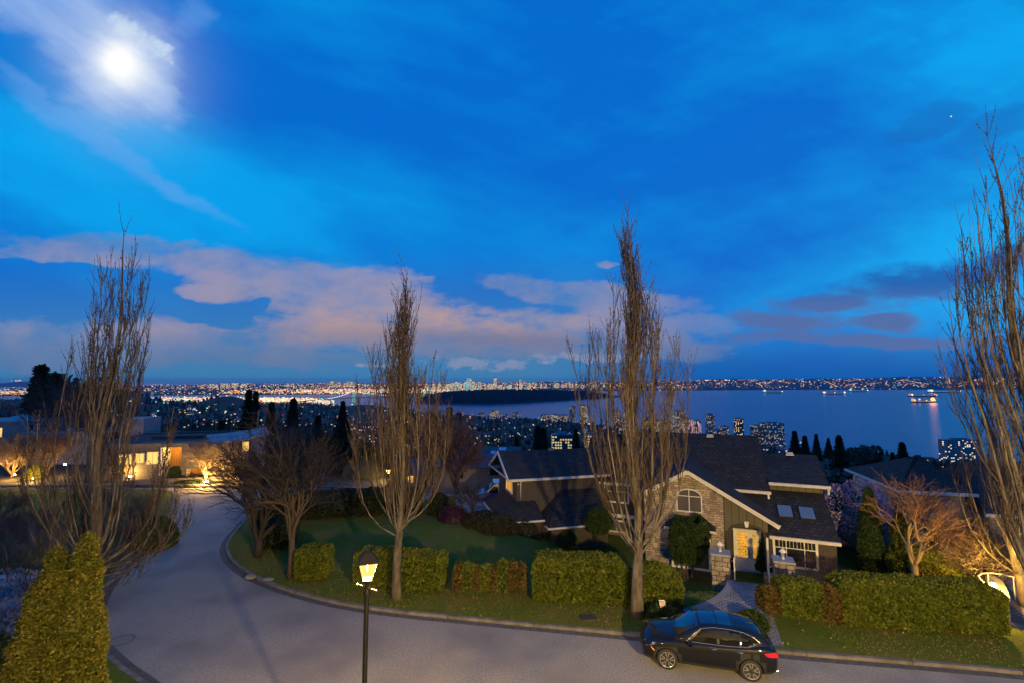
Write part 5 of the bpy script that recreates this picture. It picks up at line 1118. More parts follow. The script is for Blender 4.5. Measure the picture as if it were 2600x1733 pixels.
trimline(hs_, HF, (-7.52, 5.13, -.02), (-2.65, 5.13, -.02), .24, .05, WHITE, 'belt_trim')
window(hs_, HF, -6.05, -4.4, 1.02, 2.18, 5.15, BLIND, vs=(.5,), hs=(.62,), fw=.11)
window(hs_, HF, -5.95, -4.6, -1.12, -.45, 5.15, BLIND, vs=(.5,), fw=.12)
# right wing: upper roof, wall strip, long lower roof with two skylights
slab(hs_, HF, [(4.72, 2.95, 3.66), (7.98, 2.95, 3.66), (8.05, 6.6, 4.98), (4.72, 6.6, 4.98)], SHAKE, .14)
slab(hs_, HF, [(4.72, 6.6, 4.98), (8.05, 6.6, 4.98), (7.98, 11, 3.2), (4.72, 11, 3.2)], SHAKE, .14)
trimline(hs_, HF, (4.70, 2.9, 3.56), (8.02, 2.9, 3.56), .17, .12, TRIM, 'gutter'); trimline(hs_, HF, (7.9, 2.95, 3.48), (7.9, 2.95, 3.12), .09, .09, WHITE, 'downspout')
wallpoly(hs_, HF, [(4.5, 2.5), (7.7, 2.5), (7.7, 3.55), (4.5, 3.55)], 3.38, BOARD, 'board_wall')
sidewall(hs_, HF, 7.5, 0, 0, [(.7, -2.5), (10.5, -2.5), (10.5, 3.2), (6.6, 4.7), (3.6, 3.4), (3.6, 2.8), (.7, 1.2)], BOARD2, 'siding_wall')
zl = lambda o: 1.32 + .53 * o
slab(hs_, HF, [(4.15, -.1, zl(-.1)), (7.72, -.1, zl(-.1)), (7.72, 3.36, zl(3.36)), (3.2, 3.36, zl(3.36))], SHAKE, .14)
trimline(hs_, HF, (4.3, -.16, 1.14), (7.75, -.16, 1.14), .17, .12, TRIM, 'gutter')
for (sa, sb, oa, ob) in [(5.0, 5.72, 1.15, 2.0), (6.12, 6.86, 1.15, 2.0)]:
    g = Geo(); P = [HF.w(s, o, zl(o) + .01) for s, o in [(sa - .06, oa - .06), (sb + .06, oa - .06), (sb + .06, ob + .06), (sa - .06, ob + .06)]]; g.prism(P, (0, 0, .10)); k_ = g.build('skylight', BLACKM, hs_)
    g = Geo(); P = [HF.w(s, o, zl(o) + .112) for s, o in [(sa, oa), (sb, oa), (sb, ob), (sa, ob)]]; g.prism(P, (0, 0, .012)); g.build('glass', mat('skylight_glass' + str(len(MATS)), (.10, .13, .16), rough=.1, spec=1, coat=.8), k_)
wallpoly(hs_, HF, [(4.28, GB - .6), (7.5, GB - .6), (7.5, 1.15), (4.28, 1.15)], .42, BOARD2, 'siding_wall')
window(hs_, HF, 4.62, 6.62, -.46, .98, .36, GLASSD, vs=(.28, .73), hs=(.66,), fw=.12, name='picture_window')
for v in (.1, .19, .37, .46, .55, .64, .82, .91): s = 4.62 + 2.0 * v; g = Geo(); rect(g, s - .01, s + .01, .5, .97, .315, .02); g.build('glazing_bar', WHITE, hs_)
wallpoly(hs_, HF, [(4.5, -1.9), (6.75, -1.9), (6.75, -.62), (4.5, -.62)], .30, mat('blue_grey_panel', (.10, .11, .12), rough=.7), 'bay_base', .1)
for (s, o, z) in [(1.4, 6.6, 5.87), (6.4, 6.3, 4.9)]:
    g = Geo(); P = HF.w(s, o, z + .12); g.box(tuple(P), (.5, .3, .22), HF.a, taper=.8); g.build('roof_vent', mat('vent_metal' + str(len(MATS)), (.3, .32, .34), rough=.5), hs_)
# ---- left wing with the low wrap-around garage roof
WF = Frame((0, 34.5), 15)
wl_ = thing('garage_wing', tuple(WF.w(3, 2, -1.5)), 'dark-sided gabled wing with a lit arched window and low wrap-around shingle roof', 'house wing')
wallpoly(wl_, WF, [(.35, -2), (6.6, -2), (6.6, 3.1), (.35, 3.1)], 0, BOARD2, 'siding_wall')
sidewall(wl_, WF, .35, 0, 0, [(.21, -2), (5.4, -2), (5.4, 3.1), (2.8, 4.4), (.21, 3.1)], BOARD2, 'siding_wall')
for o0, z0, o1, z1 in ((-.4, 3.08, 2.8, 4.58), (2.8, 4.58, 6.0, 3.08)):
    slab(wl_, WF, [(-.35, o0, z0), (7.4, o0, z0), (7.4, o1, z1), (-.35, o1, z1)], SHAKE, .13)
trimline(wl_, WF, (-.37, -.45, 2.98), (7.4, -.45, 2.98), .16, .11, TRIM, 'gutter')
trimline(wl_, WF, (-.40, -.4, 3.0), (-.40, 2.8, 4.50), .22, .06, WHITE, 'rake_trim'); trimline(wl_, WF, (-.40, 2.8, 4.50), (-.40, 6.0, 3.0), .22, .06, WHITE, 'rake_trim')
trimline(wl_, WF, (-.38, .1, 3.05), (-.38, 5.3, 3.05), .12, .05, TRIM, 'gable_tie')
g = Geo(); g.tube([WF.w(.62, -.35, 2.9), WF.w(.62, -.1, 2.75), WF.w(.62, -.1, 1.45)], .05, 6); g.build('downspout', WHITE, wl_)
# arched window in the gable end
SF = Frame((WF.w(.35, 0, 0).x, WF.w(.35, 0, 0).y), 15 - 90)     # s runs towards the viewer along the end wall
window(wl_, SF, -2.9, -1.3, 1.75, 3.1, 0, WINY, vs=(.5,), hs=(.6,), arch=.55, fw=.1)
# low roofs
SK = SHAKE
slab(wl_, WF, [(-1.25, -2, .62), (1.7, -2, .62), (1.7, -.02, 1.42), (.34, -.02, 1.42)], SK, .12)
slab(wl_, WF, [(-1.25, 3.6, .62), (-1.25, -2, .62), (.34, -.02, 1.42), (.34, 3.6, 1.42)], SK, .12)
slab(wl_, WF, [(1.85, -2.6, .22), (6.4, -2.6, .22), (6.4, -.02, 2.05), (3.7, -.02, 2.05)], SK, .12)
slab(wl_, WF, [(1.85, -.02, .24), (1.85, -2.6, .22), (3.7, -.02, 2.05), (3.69, -.02, 2.03)], SK, .12)
for A_, B_2 in [((-1.28, -2.05, .55), (1.75, -2.05, .55)), ((-1.28, -2.05, .55), (-1.28, 3.6, .55)), ((1.8, -2.65, .15), (6.4, -2.65, .15)), ((1.8, -2.65, .15), (1.8, -2.0, .15))]: trimline(wl_, WF, A_, B_2, .11, .09, TRIM, 'gutter')
wallpoly(wl_, WF, [(-.8, -2), (1.75, -2), (1.75, .6), (-.8, .6)], -1.5, BOARD2, 'siding_wall')
sidewall(wl_, WF, -.8, 0, 0, [(-1.5, -2), (3.5, -2), (3.5, .6), (-1.5, .6)], BOARD2, 'siding_wall')
wallpoly(wl_, WF, [(2.2, -1.35), (6.4, -1.35), (6.4, .25), (2.2, .25)], -2.1, BOARD2, 'siding_wall'); wallpoly(wl_, WF, [(2.2, -2.4), (6.4, -2.4), (6.4, -1.352), (2.2, -1.352)], -2.12, FOUND, 'foundation')
g = Geo(); g.tube([WF.w(-1.1, -1.9, .55), WF.w(-.86, -1.55, .3), WF.w(-.86, -1.55, -.9)], .04, 6); g.build('downspout', WHITE, wl_)
g = Geo(); P = WF.w(3.9, 2.6, 4.6); g.box(tuple(P), (.45, .3, .2), WF.a, taper=.8); g.build('roof_vent', MATS['blue_grey_panel'], wl_)
g = Geo(); P = WF.w(.45, -.06, 2.62); g.lathe(tuple(P), [(.02, -.06), (.06, -.02), (.05, .05), (.01, .07)], 8); g.build('wall_lamp', WHITE, wl_)

# ------------------------------------------------------------------ the neighbour house on the right
NF = Frame((WD(2300, 1245, 31).x, 31), -14)
nh = thing('neighbour_house', tuple(NF.w(0, 0, -1.6)), 'brown sided house with dark hipped roofs and pale box chimney, behind the lit maple', 'house')
def nq(px, py, off): s, z = NF.hp(px, py, off); return s, z
ez = nq(2300, 1243, 0)[1]
sR = nq(2478, 1256, 0)[0]; sL = nq(2253, 1243, 0)[0]
wallpoly(nh, NF, [(-.2, -2.5), (sR - .3, -2.5), (sR - .3, ez - .05), (-.2, ez - .05)], .5, SIDING, 'siding_wall')
sidewall(nh, NF, -.2, 0, 0, [(.5, -2.5), (7, -2.5), (7, ez - .05), (.5, ez - .05)], SIDING, 'siding_wall')
rz = ez + 1.75
slab(nh, NF, [(-.35, 0, ez), (sR, 0, ez), (sR - 1.2, 3.9, rz), (2.9, 3.9, rz)], SHAKE, .15)
slab(nh, NF, [(-.35, 7.8, ez), (-.35, 0, ez), (2.9, 3.9, rz), (2.88, 3.92, rz)], SHAKE, .15)
slab(nh, NF, [(2.9, 3.9, rz), (sR - 1.2, 3.9, rz), (sR, 7.8, ez), (-.35, 7.8, ez)], SHAKE, .15)
trimline(nh, NF, (-.4, -.06, ez - .1), (sR + .1, -.06, ez - .1), .18, .12, TRIM, 'gutter'); trimline(nh, NF, (-.42, -.06, ez - .1), (-.42, 7.8, ez - .1), .16, .1, TRIM, 'gutter')
slab(nh, NF, [(sR - .3, -1.2, ez - .9), (sR + 8, -1.2, ez - .9), (sR + 7, 4, ez + 1.5), (sR + 1.4, 4, ez + 1.5)], SHAKE, .15)
slab(nh, NF, [(sR - .3, 6, ez - .9), (sR - .3, -1.2, ez - .9), (sR + 1.4, 4, ez + 1.5), (sR + 1.38, 4.02, ez + 1.5)], SHAKE, .15)
trimline(nh, NF, (sR - .35, -1.27, ez - 1.0), (sR + 8, -1.27, ez - 1.0), .18, .12, TRIM, 'gutter')
wallpoly(nh, NF, [(sR + .2, -2.5), (sR + 8, -2.5), (sR + 8, ez - 1), (sR + .2, ez - 1)], -.7, SIDING, 'siding_wall')
# low front roof and chimney
slab(nh, NF, [(-3.6, -4.6, -.25), (sR + 1.2, -4.6, -.25), (sR + .2, .46, 1.25), (-2.2, .46, 1.25)], SHAKE2, .14)
slab(nh, NF, [(-3.6, 3.0, -.25), (-3.6, -4.6, -.25), (-2.2, .46, 1.25), (-2.18, 3.0, 1.25)], SHAKE2, .14)
wallpoly(nh, NF, [(-3.2, -2.5), (sR + .9, -2.5), (sR + .9, -.3), (-3.2, -.3)], -4.2, SIDING, 'siding_wall')
cs, cz_ = nq(2397, 1345, -2.6); w_ = .5
g = Geo(); rect(g, cs - w_, cs + w_, -.2, cz_ + .12, -3.1, 1.0, NF); ch = g.build('chimney', mat('chimney_render', (.5, .42, .3), (.42, .35, .25), scale=3, rough=.85), nh)
g = Geo(); rect(g, cs - w_ - .14, cs + w_ + .14, cz_ + .122, cz_ + .28, -3.24, 1.28, NF); g.build('crown', MATS['chimney_render'], ch)
g = Geo()
for a in (cs - w_, cs + w_ - .16): rect(g, a, a + .16, cz_ + .282, cz_ + .55, -3.05, .9, NF)
P = [NF.w(s, o, cz_ + .55) for s, o in [(cs - w_ - .05, -3.2), (cs + w_ + .05, -3.2), (cs + w_ + .05, -2.05), (cs - w_ - .05, -2.05)]] + [NF.w(s, o, cz_ + .92) for s, o in [(cs - w_ + .15, -2.95), (cs + w_ - .15, -2.95), (cs + w_ - .15, -2.3), (cs - w_ + .15, -2.3)]]
g.hexa(P); g.build('cap', MATS['chimney_render'], ch)
s_, z_ = nq(2208, 1300, -1.6); g = Geo(); rect(g, s_ - .45, s_ + .45, z_ - 1.6, z_ - .05, -2.0, 1.0, NF); g.build('skylight_curb', SIDING, nh)
g = Geo(); g.prism([NF.w(s_ - .5, -2.05, z_ - .04), NF.w(s_ + .5, -2.05, z_ - .04), NF.w(s_ + .5, -.95, z_ + .2), NF.w(s_ - .5, -.95, z_ + .2)], (0, 0, .06)); g.build('skylight', mat('pale_acrylic_dome', (.35, .5, .6), rough=.15, coat=1), nh)
bare_round('bare_thicket', 'dense brown thicket of bare shoots in front of the neighbour house, right of its chimney', (22.6, 23.6, -.3), 4.2, 3.6, 311, trunk_h=0, nstem=15, r0=.045, depth=3, kids=5, mats=(TWIG, TWIG), cat='thicket')
bush('flat_hedge', 'dark green flat-topped hedge behind the blossoming tree', (25.5, 36.0, -2.0), lambda t: 2.6 * (1 - t ** 8) + .01, 4.0, GREEN, 7000, .12, 113, cat='hedge', squash=.6)
t_ = thing('ramp_fence', (18.3, 26.0, -1.4), 'low weathered board fence stepping down beside the right end of the house', 'fence')
FF = Frame((18.1, 26.3), -52)
for k in range(4):
    wallpoly(t_, FF, [(k * .72, -1.6), (k * .72 + .68, -1.6), (k * .72 + .68, -.35 - .14 * k), (k * .72, -.35 - .14 * k)], 0, mat('weathered_board' + str(k), (.16, .17, .18), (.10, .11, .12), scale=4, rough=.9, stretch=(1, 1, .2)), 'board_panel', .05)

# ------------------------------------------------------------------ modern house on the left
MF = Frame((WD(588, 1120, 50).x, 50), 14)
mh = thing('modern_house', tuple(MF.w(-6, 0, 0)), 'modern flat-roofed house clad in pale panels with a tall glowing amber entrance', 'house')
def mq(px, py, off=0): return MF.hp(px, py, off)
zT = mq(588, 1119)[1]; sA = mq(405, 1125)[0]; sB = 0.0; s1, z1 = mq(458, 1190); s2 = mq(411, 1134)[0]; zr = mq(440, 1134)[1]
wallpoly(mh, MF, [(s1, z1), (0, z1), (0, zT), (s1, zT)], 0, PANEL, 'panel_wall', .3)
wallpoly(mh, MF, [(-12.5, zr), (s1 - .002, zr), (s1 - .002, zT), (-12.5, zT)], .0, PANEL, 'panel_wall', .3)
wallpoly(mh, MF, [(s1, -.3), (mq(470, 1200)[0], -.3), (mq(470, 1200)[0], z1 - .003), (s1, z1 - .003)], .05, PANEL, 'panel_wall', .25)
wallpoly(mh, MF, [(mq(520, 1200)[0], -.3), (0, -.3), (0, z1 - .003), (mq(520, 1200)[0], z1 - .003)], .05, PANEL, 'panel_wall', .25)
wallpoly(mh, MF, [(-9, -.3), (0, -.3), (0, zT - .1), (-9, zT - .1)], 2.2, WOODO, 'timber_wall', .2)
sidewall(mh, MF, s1 - .0, 0, 0, [(.31, -.3), (2.2, -.3), (2.2, zr), (.31, zr)], WHITE, 'recess_wall', .12)
sidewall(mh, MF, s2 - .12, 0, 0, [(.0, -.3), (2.2, -.3), (2.2, zr), (.0, zr)], WHITE, 'recess_wall', .12)
g = Geo(); rect(g, -12.5, 0, -.3, -.12, .3, 1.9, MF); g.build('porch_floor', CONC, mh)
lamp('lamp_light', tuple(MF.w((s1 + s2) / 2, 1.0, zr - .35)), 150, (1, .55, .12), mh, .15); lamp('lamp_light', tuple(MF.w(mq(495, 1200)[0], 1.2, z1 - .25)), 45, (1, .55, .15), mh, .15)
for (a, b, zz0, zz1, mm) in [(345, 366, 1150, 1172, WINY2), (374, 402, 1146, 1176, WINY2), (300, 335, 1152, 1176, WINY2)]:
    sa, zb_ = mq(a, zz1, .02); sb, zt_ = mq(b, zz0, .02); window(mh, MF, sa, sb, zb_, zt_, -.02, mm, vs=(.5,), fw=.06, fm=TRIM)
wallpoly(mh, MF, [(-12.5, -.3), (s2 - .13, -.3), (s2 - .13, zr - .002), (-12.5, zr - .002)], .12, PANEL, 'panel_wall', .25)
NAVY = mat('roof_membrane', (.03, .045, .055), (.05, .06, .07), scale=1.5, rough=.9, spec=.1)
g = Geo(); rect(g, -12.5, -.05, zT - .25, zT - .12, .32, 10.5, MF); g.build('roof', NAVY, mh)
g = Geo(); rect(g, -12.5, -.0, zT - .25, zT + .08, 10.9, .25, MF); rect(g, -12.7, -12.5, -.3, zT + .02, 0, 11.1, MF); g.build('parapet', PANEL, mh)
g = Geo(); rect(g, -9.5, -4.0, zT - .118, zT + .16, 5.2, 2.2, MF); g.build('roof_upstand', NAVY, mh)
# right corner: brown recess, lit window and slate-grey tower with tilted roof
CF = Frame((MF.w(0, 0, 0).x, MF.w(0, 0, 0).y), 30)
def cq(px, py, off=0): return CF.hp(px, py, off)
BRN = mat('brown_stucco', (.14, .07, .04), (.10, .05, .03), scale=2, rough=.8)
wallpoly(mh, CF, [(0, -.3), (cq(613, 1150)[0], -.3), (cq(613, 1150)[0], zT + .15), (0, zT - .1)], .3, BRN, 'stucco_wall')
sa, zb_ = cq(615, 1172, .2); sb, zt_ = cq(632, 1148, .2); wallpoly(mh, CF, [(cq(613, 1150)[0], -.3), (cq(634, 1150)[0], -.3), (cq(634, 1150)[0], zT + .4), (cq(613, 1150)[0], zT + .15)], .34, PANEL, 'panel_wall')
window(mh, CF, sa, sb, zb_, zt_, .32, mat('pale_blind', (.35, .3, .18), rough=.4), vs=(), fw=.05, fm=TRIM); sa, zb_ = cq(615, 1144, .2); sb, zt_ = cq(632, 1120, .2); window(mh, CF, sa, sb, zb_, zt_, .32, WINY2, vs=(.5,), hs=(.5,), fw=.05, fm=TRIM)
SLATE = mat('slate_blue_render', (.13, .13, .17), (.10, .10, .13), scale=2, rough=.85)
sC, _ = cq(636, 1150); sD, zD = cq(676, 1100)
wallpoly(mh, CF, [(sC, -.5), (sD, -.5), (sD, zD), (sC, zT + .35)], -.25, SLATE, 'slate_wall', .3)
WROOF = mat('pale_roof_membrane', (.30, .31, .33), (.2, .21, .23), scale=.7, rough=.9, spec=.2)
slab(mh, CF, [(-1.8, .3, zT - .08), (sC, -.3, zT + .3), (sC - .2, 6.5, zT + .5), (-2.5, 5.5, zT + .25)], WROOF, .2)
slab(mh, CF, [(sC, -.35, zT + .42), (sD + .25, -.35, zD + .12), (sD + .25, 6, zD + .3), (sC, 6, zT + .6)], WROOF, .22)
# retaining kerb wall and planting in front
t_ = thing('garden_wall', tuple(MF.w(-4, -2.2, 0)), 'low concrete garden wall in front of the modern house', 'wall'); g = Geo(); rect(g, -9, 1.5, -.1, .55, -2.2, .25, MF); g.build('wall_body', FOUND, t_)
def spot(label, P, power, r_=.05, e=40, col=(1, .55, .13), name='garden_spotlight'):
    t_ = thing(name, (P.x, P.y, P.z - .2), label, 'spotlight'); g = Geo(); g.lathe((P.x, P.y, P.z - .2), [(.03, 0), (.03, .1), (.07, .13), (.08, .17)], 8); g.build('housing', BLACKM, t_)
    g = Geo(); g.lathe((P.x, P.y, P.z - .028), [(r_, 0), (r_ * 1.15, .03), (r_ * .8, .08), (.01, .1)], 10); g.build('bulb', mat('spot_bulb' + str(len(MATS)), (1, .9, .6), emit=(1, .75, .35), estr=e), t_)
    lamp('lamp_light', (P.x, P.y - .1, P.z + .4), power, col, t_, .08); return t_
spot('very bright ground spotlight at the road edge in front of the modern house', WD(522, 1222, 46.2), 1700, .17, 70)
spot('small bright spotlight among the twigs right of the brightest one', WD(597, 1217, 47.0), 130, .07, 50)
spot('ground spotlight at the far left under the arching lit tree', WD(37, 1204, 48.5), 600, .07, 30)
spot('ground spotlight in front of the yellow-green lit bush', WD(84, 1214, 47.5), 500, .05, 30)
spot('spotlight behind the bank of bare shoots beside the modern house', WD(330, 1208, 47.5), 260, .12, 60)
spot('spotlight lighting the twigs at the left end of the modern house', WD(165, 1178, 50), 350, .10, 60)
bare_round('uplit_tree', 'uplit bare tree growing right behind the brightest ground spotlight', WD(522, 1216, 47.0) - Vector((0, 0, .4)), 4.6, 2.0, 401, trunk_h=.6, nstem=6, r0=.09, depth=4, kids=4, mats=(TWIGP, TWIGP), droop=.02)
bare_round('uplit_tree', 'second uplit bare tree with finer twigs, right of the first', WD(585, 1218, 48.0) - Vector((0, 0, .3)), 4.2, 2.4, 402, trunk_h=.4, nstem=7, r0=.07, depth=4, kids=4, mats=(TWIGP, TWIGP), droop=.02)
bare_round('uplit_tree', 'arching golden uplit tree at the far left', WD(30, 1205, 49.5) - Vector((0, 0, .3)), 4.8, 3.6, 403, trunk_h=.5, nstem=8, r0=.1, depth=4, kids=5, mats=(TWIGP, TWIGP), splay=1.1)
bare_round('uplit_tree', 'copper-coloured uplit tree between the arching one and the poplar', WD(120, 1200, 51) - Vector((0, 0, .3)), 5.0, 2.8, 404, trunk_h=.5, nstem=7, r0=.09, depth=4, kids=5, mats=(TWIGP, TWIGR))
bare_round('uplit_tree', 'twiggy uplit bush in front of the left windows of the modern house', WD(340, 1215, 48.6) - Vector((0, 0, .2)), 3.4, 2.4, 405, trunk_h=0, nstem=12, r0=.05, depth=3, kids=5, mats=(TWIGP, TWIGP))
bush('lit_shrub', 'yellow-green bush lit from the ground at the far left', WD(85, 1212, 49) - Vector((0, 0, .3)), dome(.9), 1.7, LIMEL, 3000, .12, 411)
bush('lit_shrub', 'green shrub beside the amber entrance of the modern house', WD(445, 1212, 49) - Vector((0, 0, .3)), dome(.7), 1.5, GREEN, 2000, .12, 412)
bush('garden_shrub', 'dark low shrub along the garden wall of the modern house', WD(490, 1222, 48) - Vector((0, 0, .1)), dome(1.6), .6, GREEN, 2500, .12, 413)
# pale house at the far left
LF = Frame((WD(0, 1120, 60).x, 60), 8)
ph = thing('pale_house', tuple(LF.w(0, 0, -1)), 'pale rendered house with a glass roof lantern at the far left edge', 'house')
PR = mat('pale_render', (.28, .28, .29), (.22, .22, .23), scale=2, rough=.85)
z0 = LF.hp(40, 1072, 0)[1]; sE = LF.hp(92, 1072, 0)[0]
wallpoly(ph, LF, [(-6, -3), (sE, -3), (sE, z0), (-6, z0)], 0, PR, 'wall'); sidewall(ph, LF, sE - .2, 0, 0, [(.2, -3), (7, -3), (7, z0), (.2, z0)], PR, 'wall')
g = Geo(); rect(g, -6, sE + .15, z0, z0 + .22, -.2, 7.4, LF); g.build('roof', WROOF, ph)
g = Geo(); a = LF.w(.3, 3, z0 + .22); g.add([tuple(LF.w(s, o, z0 + .22)) for s, o in [(-1.8, 1.4), (1.9, 1.4), (1.9, 4.6), (-1.8, 4.6)]] + [tuple(LF.w(0, 3, z0 + .95))], [(0, 1, 4), (1, 2, 4), (2, 3, 4), (3, 0, 4), (3, 2, 1, 0)]); g.build('roof_lantern', mat('lantern_roof_glass', (.25, .22, .25), rough=.15, coat=1), ph)
sa, zb_ = LF.hp(-12, 1108, 0); sb, zt_ = LF.hp(7, 1085, 0); window(ph, LF, sa, sb, zb_, zt_, -.01, WINY2, vs=(.5,), hs=(.33, .66), fw=.06)
wallpoly(ph, LF, [(LF.hp(74, 1090, 0)[0], z0 - .95), (LF.hp(84, 1090, 0)[0], z0 - .95), (LF.hp(84, 1090, 0)[0], z0 - .3), (LF.hp(74, 1090, 0)[0], z0 - .3)], -.03, GLASSD, 'window', .02)
LF2 = Frame((WD(60, 1108, 57).x, 57), 10); t_ = thing('low_annexe', tuple(LF2.w(0, 0, -1)), 'low flat-roofed annexe running behind the uplit trees at the left', 'building')
zz = LF2.hp(120, 1100, 0)[1]; wallpoly(t_, LF2, [(0, -3), (9, -3), (9, zz), (0, zz)], 0, PR, 'wall'); g = Geo(); rect(g, -.2, 9.2, zz, zz + .2, -.2, 6, LF2); g.build('roof', WROOF, t_)
g = Geo(); rect(g, 8.5, 11.4, -2, zz + 1.5, 2.5, 4, LF2); g.build('upper_box', PR, t_)

# ------------------------------------------------------------------ vehicles
PAINT = bpy.data.materials.new('black_car_paint'); PAINT.use_nodes = True; q = PAINT.node_tree.nodes['Principled BSDF']
q.inputs['Base Color'].default_value = (.004, .005, .008, 1); q.inputs['Roughness'].default_value = .5; q.inputs['Coat Weight'].default_value = 1; q.inputs['Coat Roughness'].default_value = .02; q.inputs['Coat IOR'].default_value = 1.45; q.inputs['Specular IOR Level'].default_value = .1
CARGLASS = mat('car_glass', (.005, .006, .007), rough=.03, spec=.9, coat=1); RUBBER = mat('tyre_rubber', (.012, .012, .012), rough=.8); CLAD = mat('dark_cladding', (.009, .009, .009), (.012, .012, .012), scale=12, rough=.65)
RIM = mat('bright_alloy', (.62, .58, .54), rough=.28, metal=.9); REDL = mat('red_lens', (.55, .008, .01), rough=.12, coat=1, emit=(.6, .01, .01), estr=.03); AMBERL = mat('amber_lens', (.8, .2, .01), rough=.2, emit=(1, .25, .02), estr=.25); HLAMP = mat('headlamp_glass', (.5, .55, .6), (.15, .17, .2), scale=14, rough=.08, metal=.4, coat=1)
def crom(xs, ys, x):      # smooth interpolation through stations
    xs = np.asarray(xs, float); ys = np.asarray(ys, float); m = np.gradient(ys, xs, axis=0); i = np.clip(np.searchsorted(xs, x) - 1, 0, len(xs) - 2); h = xs[i + 1] - xs[i]; t = (x - xs[i]) / h
    if ys.ndim > 1: t = t[:, None]; h = h[:, None]
    return (2 * t ** 3 - 3 * t ** 2 + 1) * ys[i] + (t ** 3 - 2 * t ** 2 + t) * h * m[i] + (-2 * t ** 3 + 3 * t ** 2) * ys[i + 1] + (t ** 3 - t ** 2) * h * m[i + 1]
def loft(rows, close=True):
    R_ = np.array(rows); n, k, _ = R_.shape; g = Geo(); i = np.arange(n - 1)[:, None] * k; j = np.arange(k - 1)[None, :]
    g.add(R_.reshape(-1, 3), np.stack([i + j, i + j + 1, i + k + j + 1, i + k + j], -1).reshape(-1, 4)); return g
def make_suv(label, loc, rot, paint=PAINT, cat='car', detail=True, name='parked_car', L_=4.4):
    t_ = thing(name, loc, label, cat, rot=rot)
    X = [0, .06, .2, .5, .9, 1.3, 1.7, 2.4, 3.1, 3.6, 4.0, 4.25, 4.36, 4.4]
    hw = [.50, .70, .82, .885, .905, .91, .915, .92, .92, .915, .89, .84, .78, .70]
    zb = [.42, .30, .24, .22, .22, .22, .22, .22, .22, .22, .24, .30, .40, .50]
    sh = [.66, .74, .80, .88, .94, .97, .98, 1.0, 1.03, 1.07, 1.09, 1.04, .98, .90]
    tp_ = [.70, .80, .89, .965, 1.02, 1.06, 1.05, 1.05, 1.08, 1.12, 1.13, 1.08, 1.0, .92]
    xs = np.linspace(0, 4.4, 67); S_ = crom(X, np.array([hw, zb, sh, tp_]).T, xs); rows = []
    for x, (w, b, s, tt_) in zip(xs, S_):
        half = [(0, b - .0), (w * .6, b), (w * .90, b + .03), (w * .97, b + .14), (w * .985, (b + s) / 2), (w * 1.0, s - .16), (w * .99, s - .05), (w * .94, s + .0), (w * .84, s + (tt_ - s) * .55), (w * .5, tt_ - .005), (0, tt_ + .01)]
        r_ = [(x, -y, z) for y, z in half] + [(x, y, z) for y, z in half[-2:0:-1]] + [(x, 0, b)]
        rows.append(r_)
    g = loft(rows); k = len(rows[0]); n = len(rows)
    g.F.append(np.array([list(range(k - 1))])); g.M.append(np.array([0])); g.F.append(np.array([list(range((n - 1) * k, n * k - 1))[::-1]])); g.M.append(np.array([0]))
    body = g.build('body', [paint, CLAD], t_, smooth=True, local=True)
    bm = bmesh.new(); bm.from_mesh(body.data); bmesh.ops.remove_doubles(bm, verts=bm.verts[:], dist=1e-4); bmesh.ops.recalc_face_normals(bm, faces=bm.faces[:]); bm.to_mesh(body.data); bm.free()
    cutters = []
    for wx in (.86, 3.53):
        for sgn in (-1, 1):
            me = bpy.data.meshes.new('c'); bm = bmesh.new(); bmesh.ops.create_cone(bm, cap_ends=True, segments=32, radius1=.385, radius2=.385, depth=.34); bm.to_mesh(me); bm.free()
            c = bpy.data.objects.new('c', me); COL.objects.link(c); c.rotation_euler = (math.pi / 2, 0, 0); c.location = (wx, sgn * .83, .36); cutters.append(c)
            md_ = body.modifiers.new('b', 'BOOLEAN'); md_.object = c; md_.operation = 'DIFFERENCE'; md_.solver = 'EXACT'
    body.parent = None; bpy.context.view_layer.update(); dg = bpy.context.evaluated_depsgraph_get(); me = bpy.data.meshes.new_from_object(body.evaluated_get(dg)); body.modifiers.clear(); body.data = me; body.parent = t_
    for c in cutters: bpy.data.objects.remove(c)
    if len(me.materials) < 2: me.materials.append(CLAD)
    for p in me.polygons:
        c = p.center; d = min(math.hypot(c.x - .86, c.z - .36), math.hypot(c.x - 3.53, c.z - .36))
        if c.z < .36 or (d < .465 and abs(c.y) > .6 and c.z < .85) : p.material_index = 1
        p.use_smooth = True
    me.set_sharp_from_angle(angle=R(38))
    # greenhouse
    GX = [1.12, 1.3, 1.6, 1.95, 2.3, 2.8, 3.3, 3.7, 3.95, 4.2]
    bw = [.80, .84, .86, .87, .875, .875, .86, .82, .77, .70]; bz = [1.03, 1.04, 1.035, 1.03, 1.03, 1.04, 1.06, 1.08, 1.10, 1.08]
    rw_ = [.78, .76, .70, .64, .62, .62, .61, .60, .61, .66]; rz_ = [1.045, 1.14, 1.31, 1.455, 1.515, 1.53, 1.505, 1.45, 1.37, 1.12]
    gx = np.linspace(1.12, 4.2, 50); GS = crom(GX, np.array([bw, bz, rw_, rz_]).T, gx); rows = []
    for x, (a, b, c, d) in zip(gx, GS):
        half = [(a, b - .03), (a - .01, b), (a * .6 + c * .4 + .02, b * .6 + d * .4), (a * .25 + c * .75 + .02, b * .25 + d * .75), (c + .01, d - .02), (c - .06, d + .012), (c * .5, d + .035), (0, d + .04)]
        rows.append([(x, -y, z) for y, z in half] + [(x, y, z) for y, z in half[-2::-1]])
    loft(rows).build('greenhouse', paint, t_, smooth=True, local=True)
    def gs(x, t, off=.012):
        a, b, c, d = crom(GX, np.array([bw, bz, rw_, rz_]).T, np.array([x]))[0]
        y = a + (c - a) * t + .02 * math.sin(math.pi * t); return Vector((x, -(y + off), b + (d - b) * t))
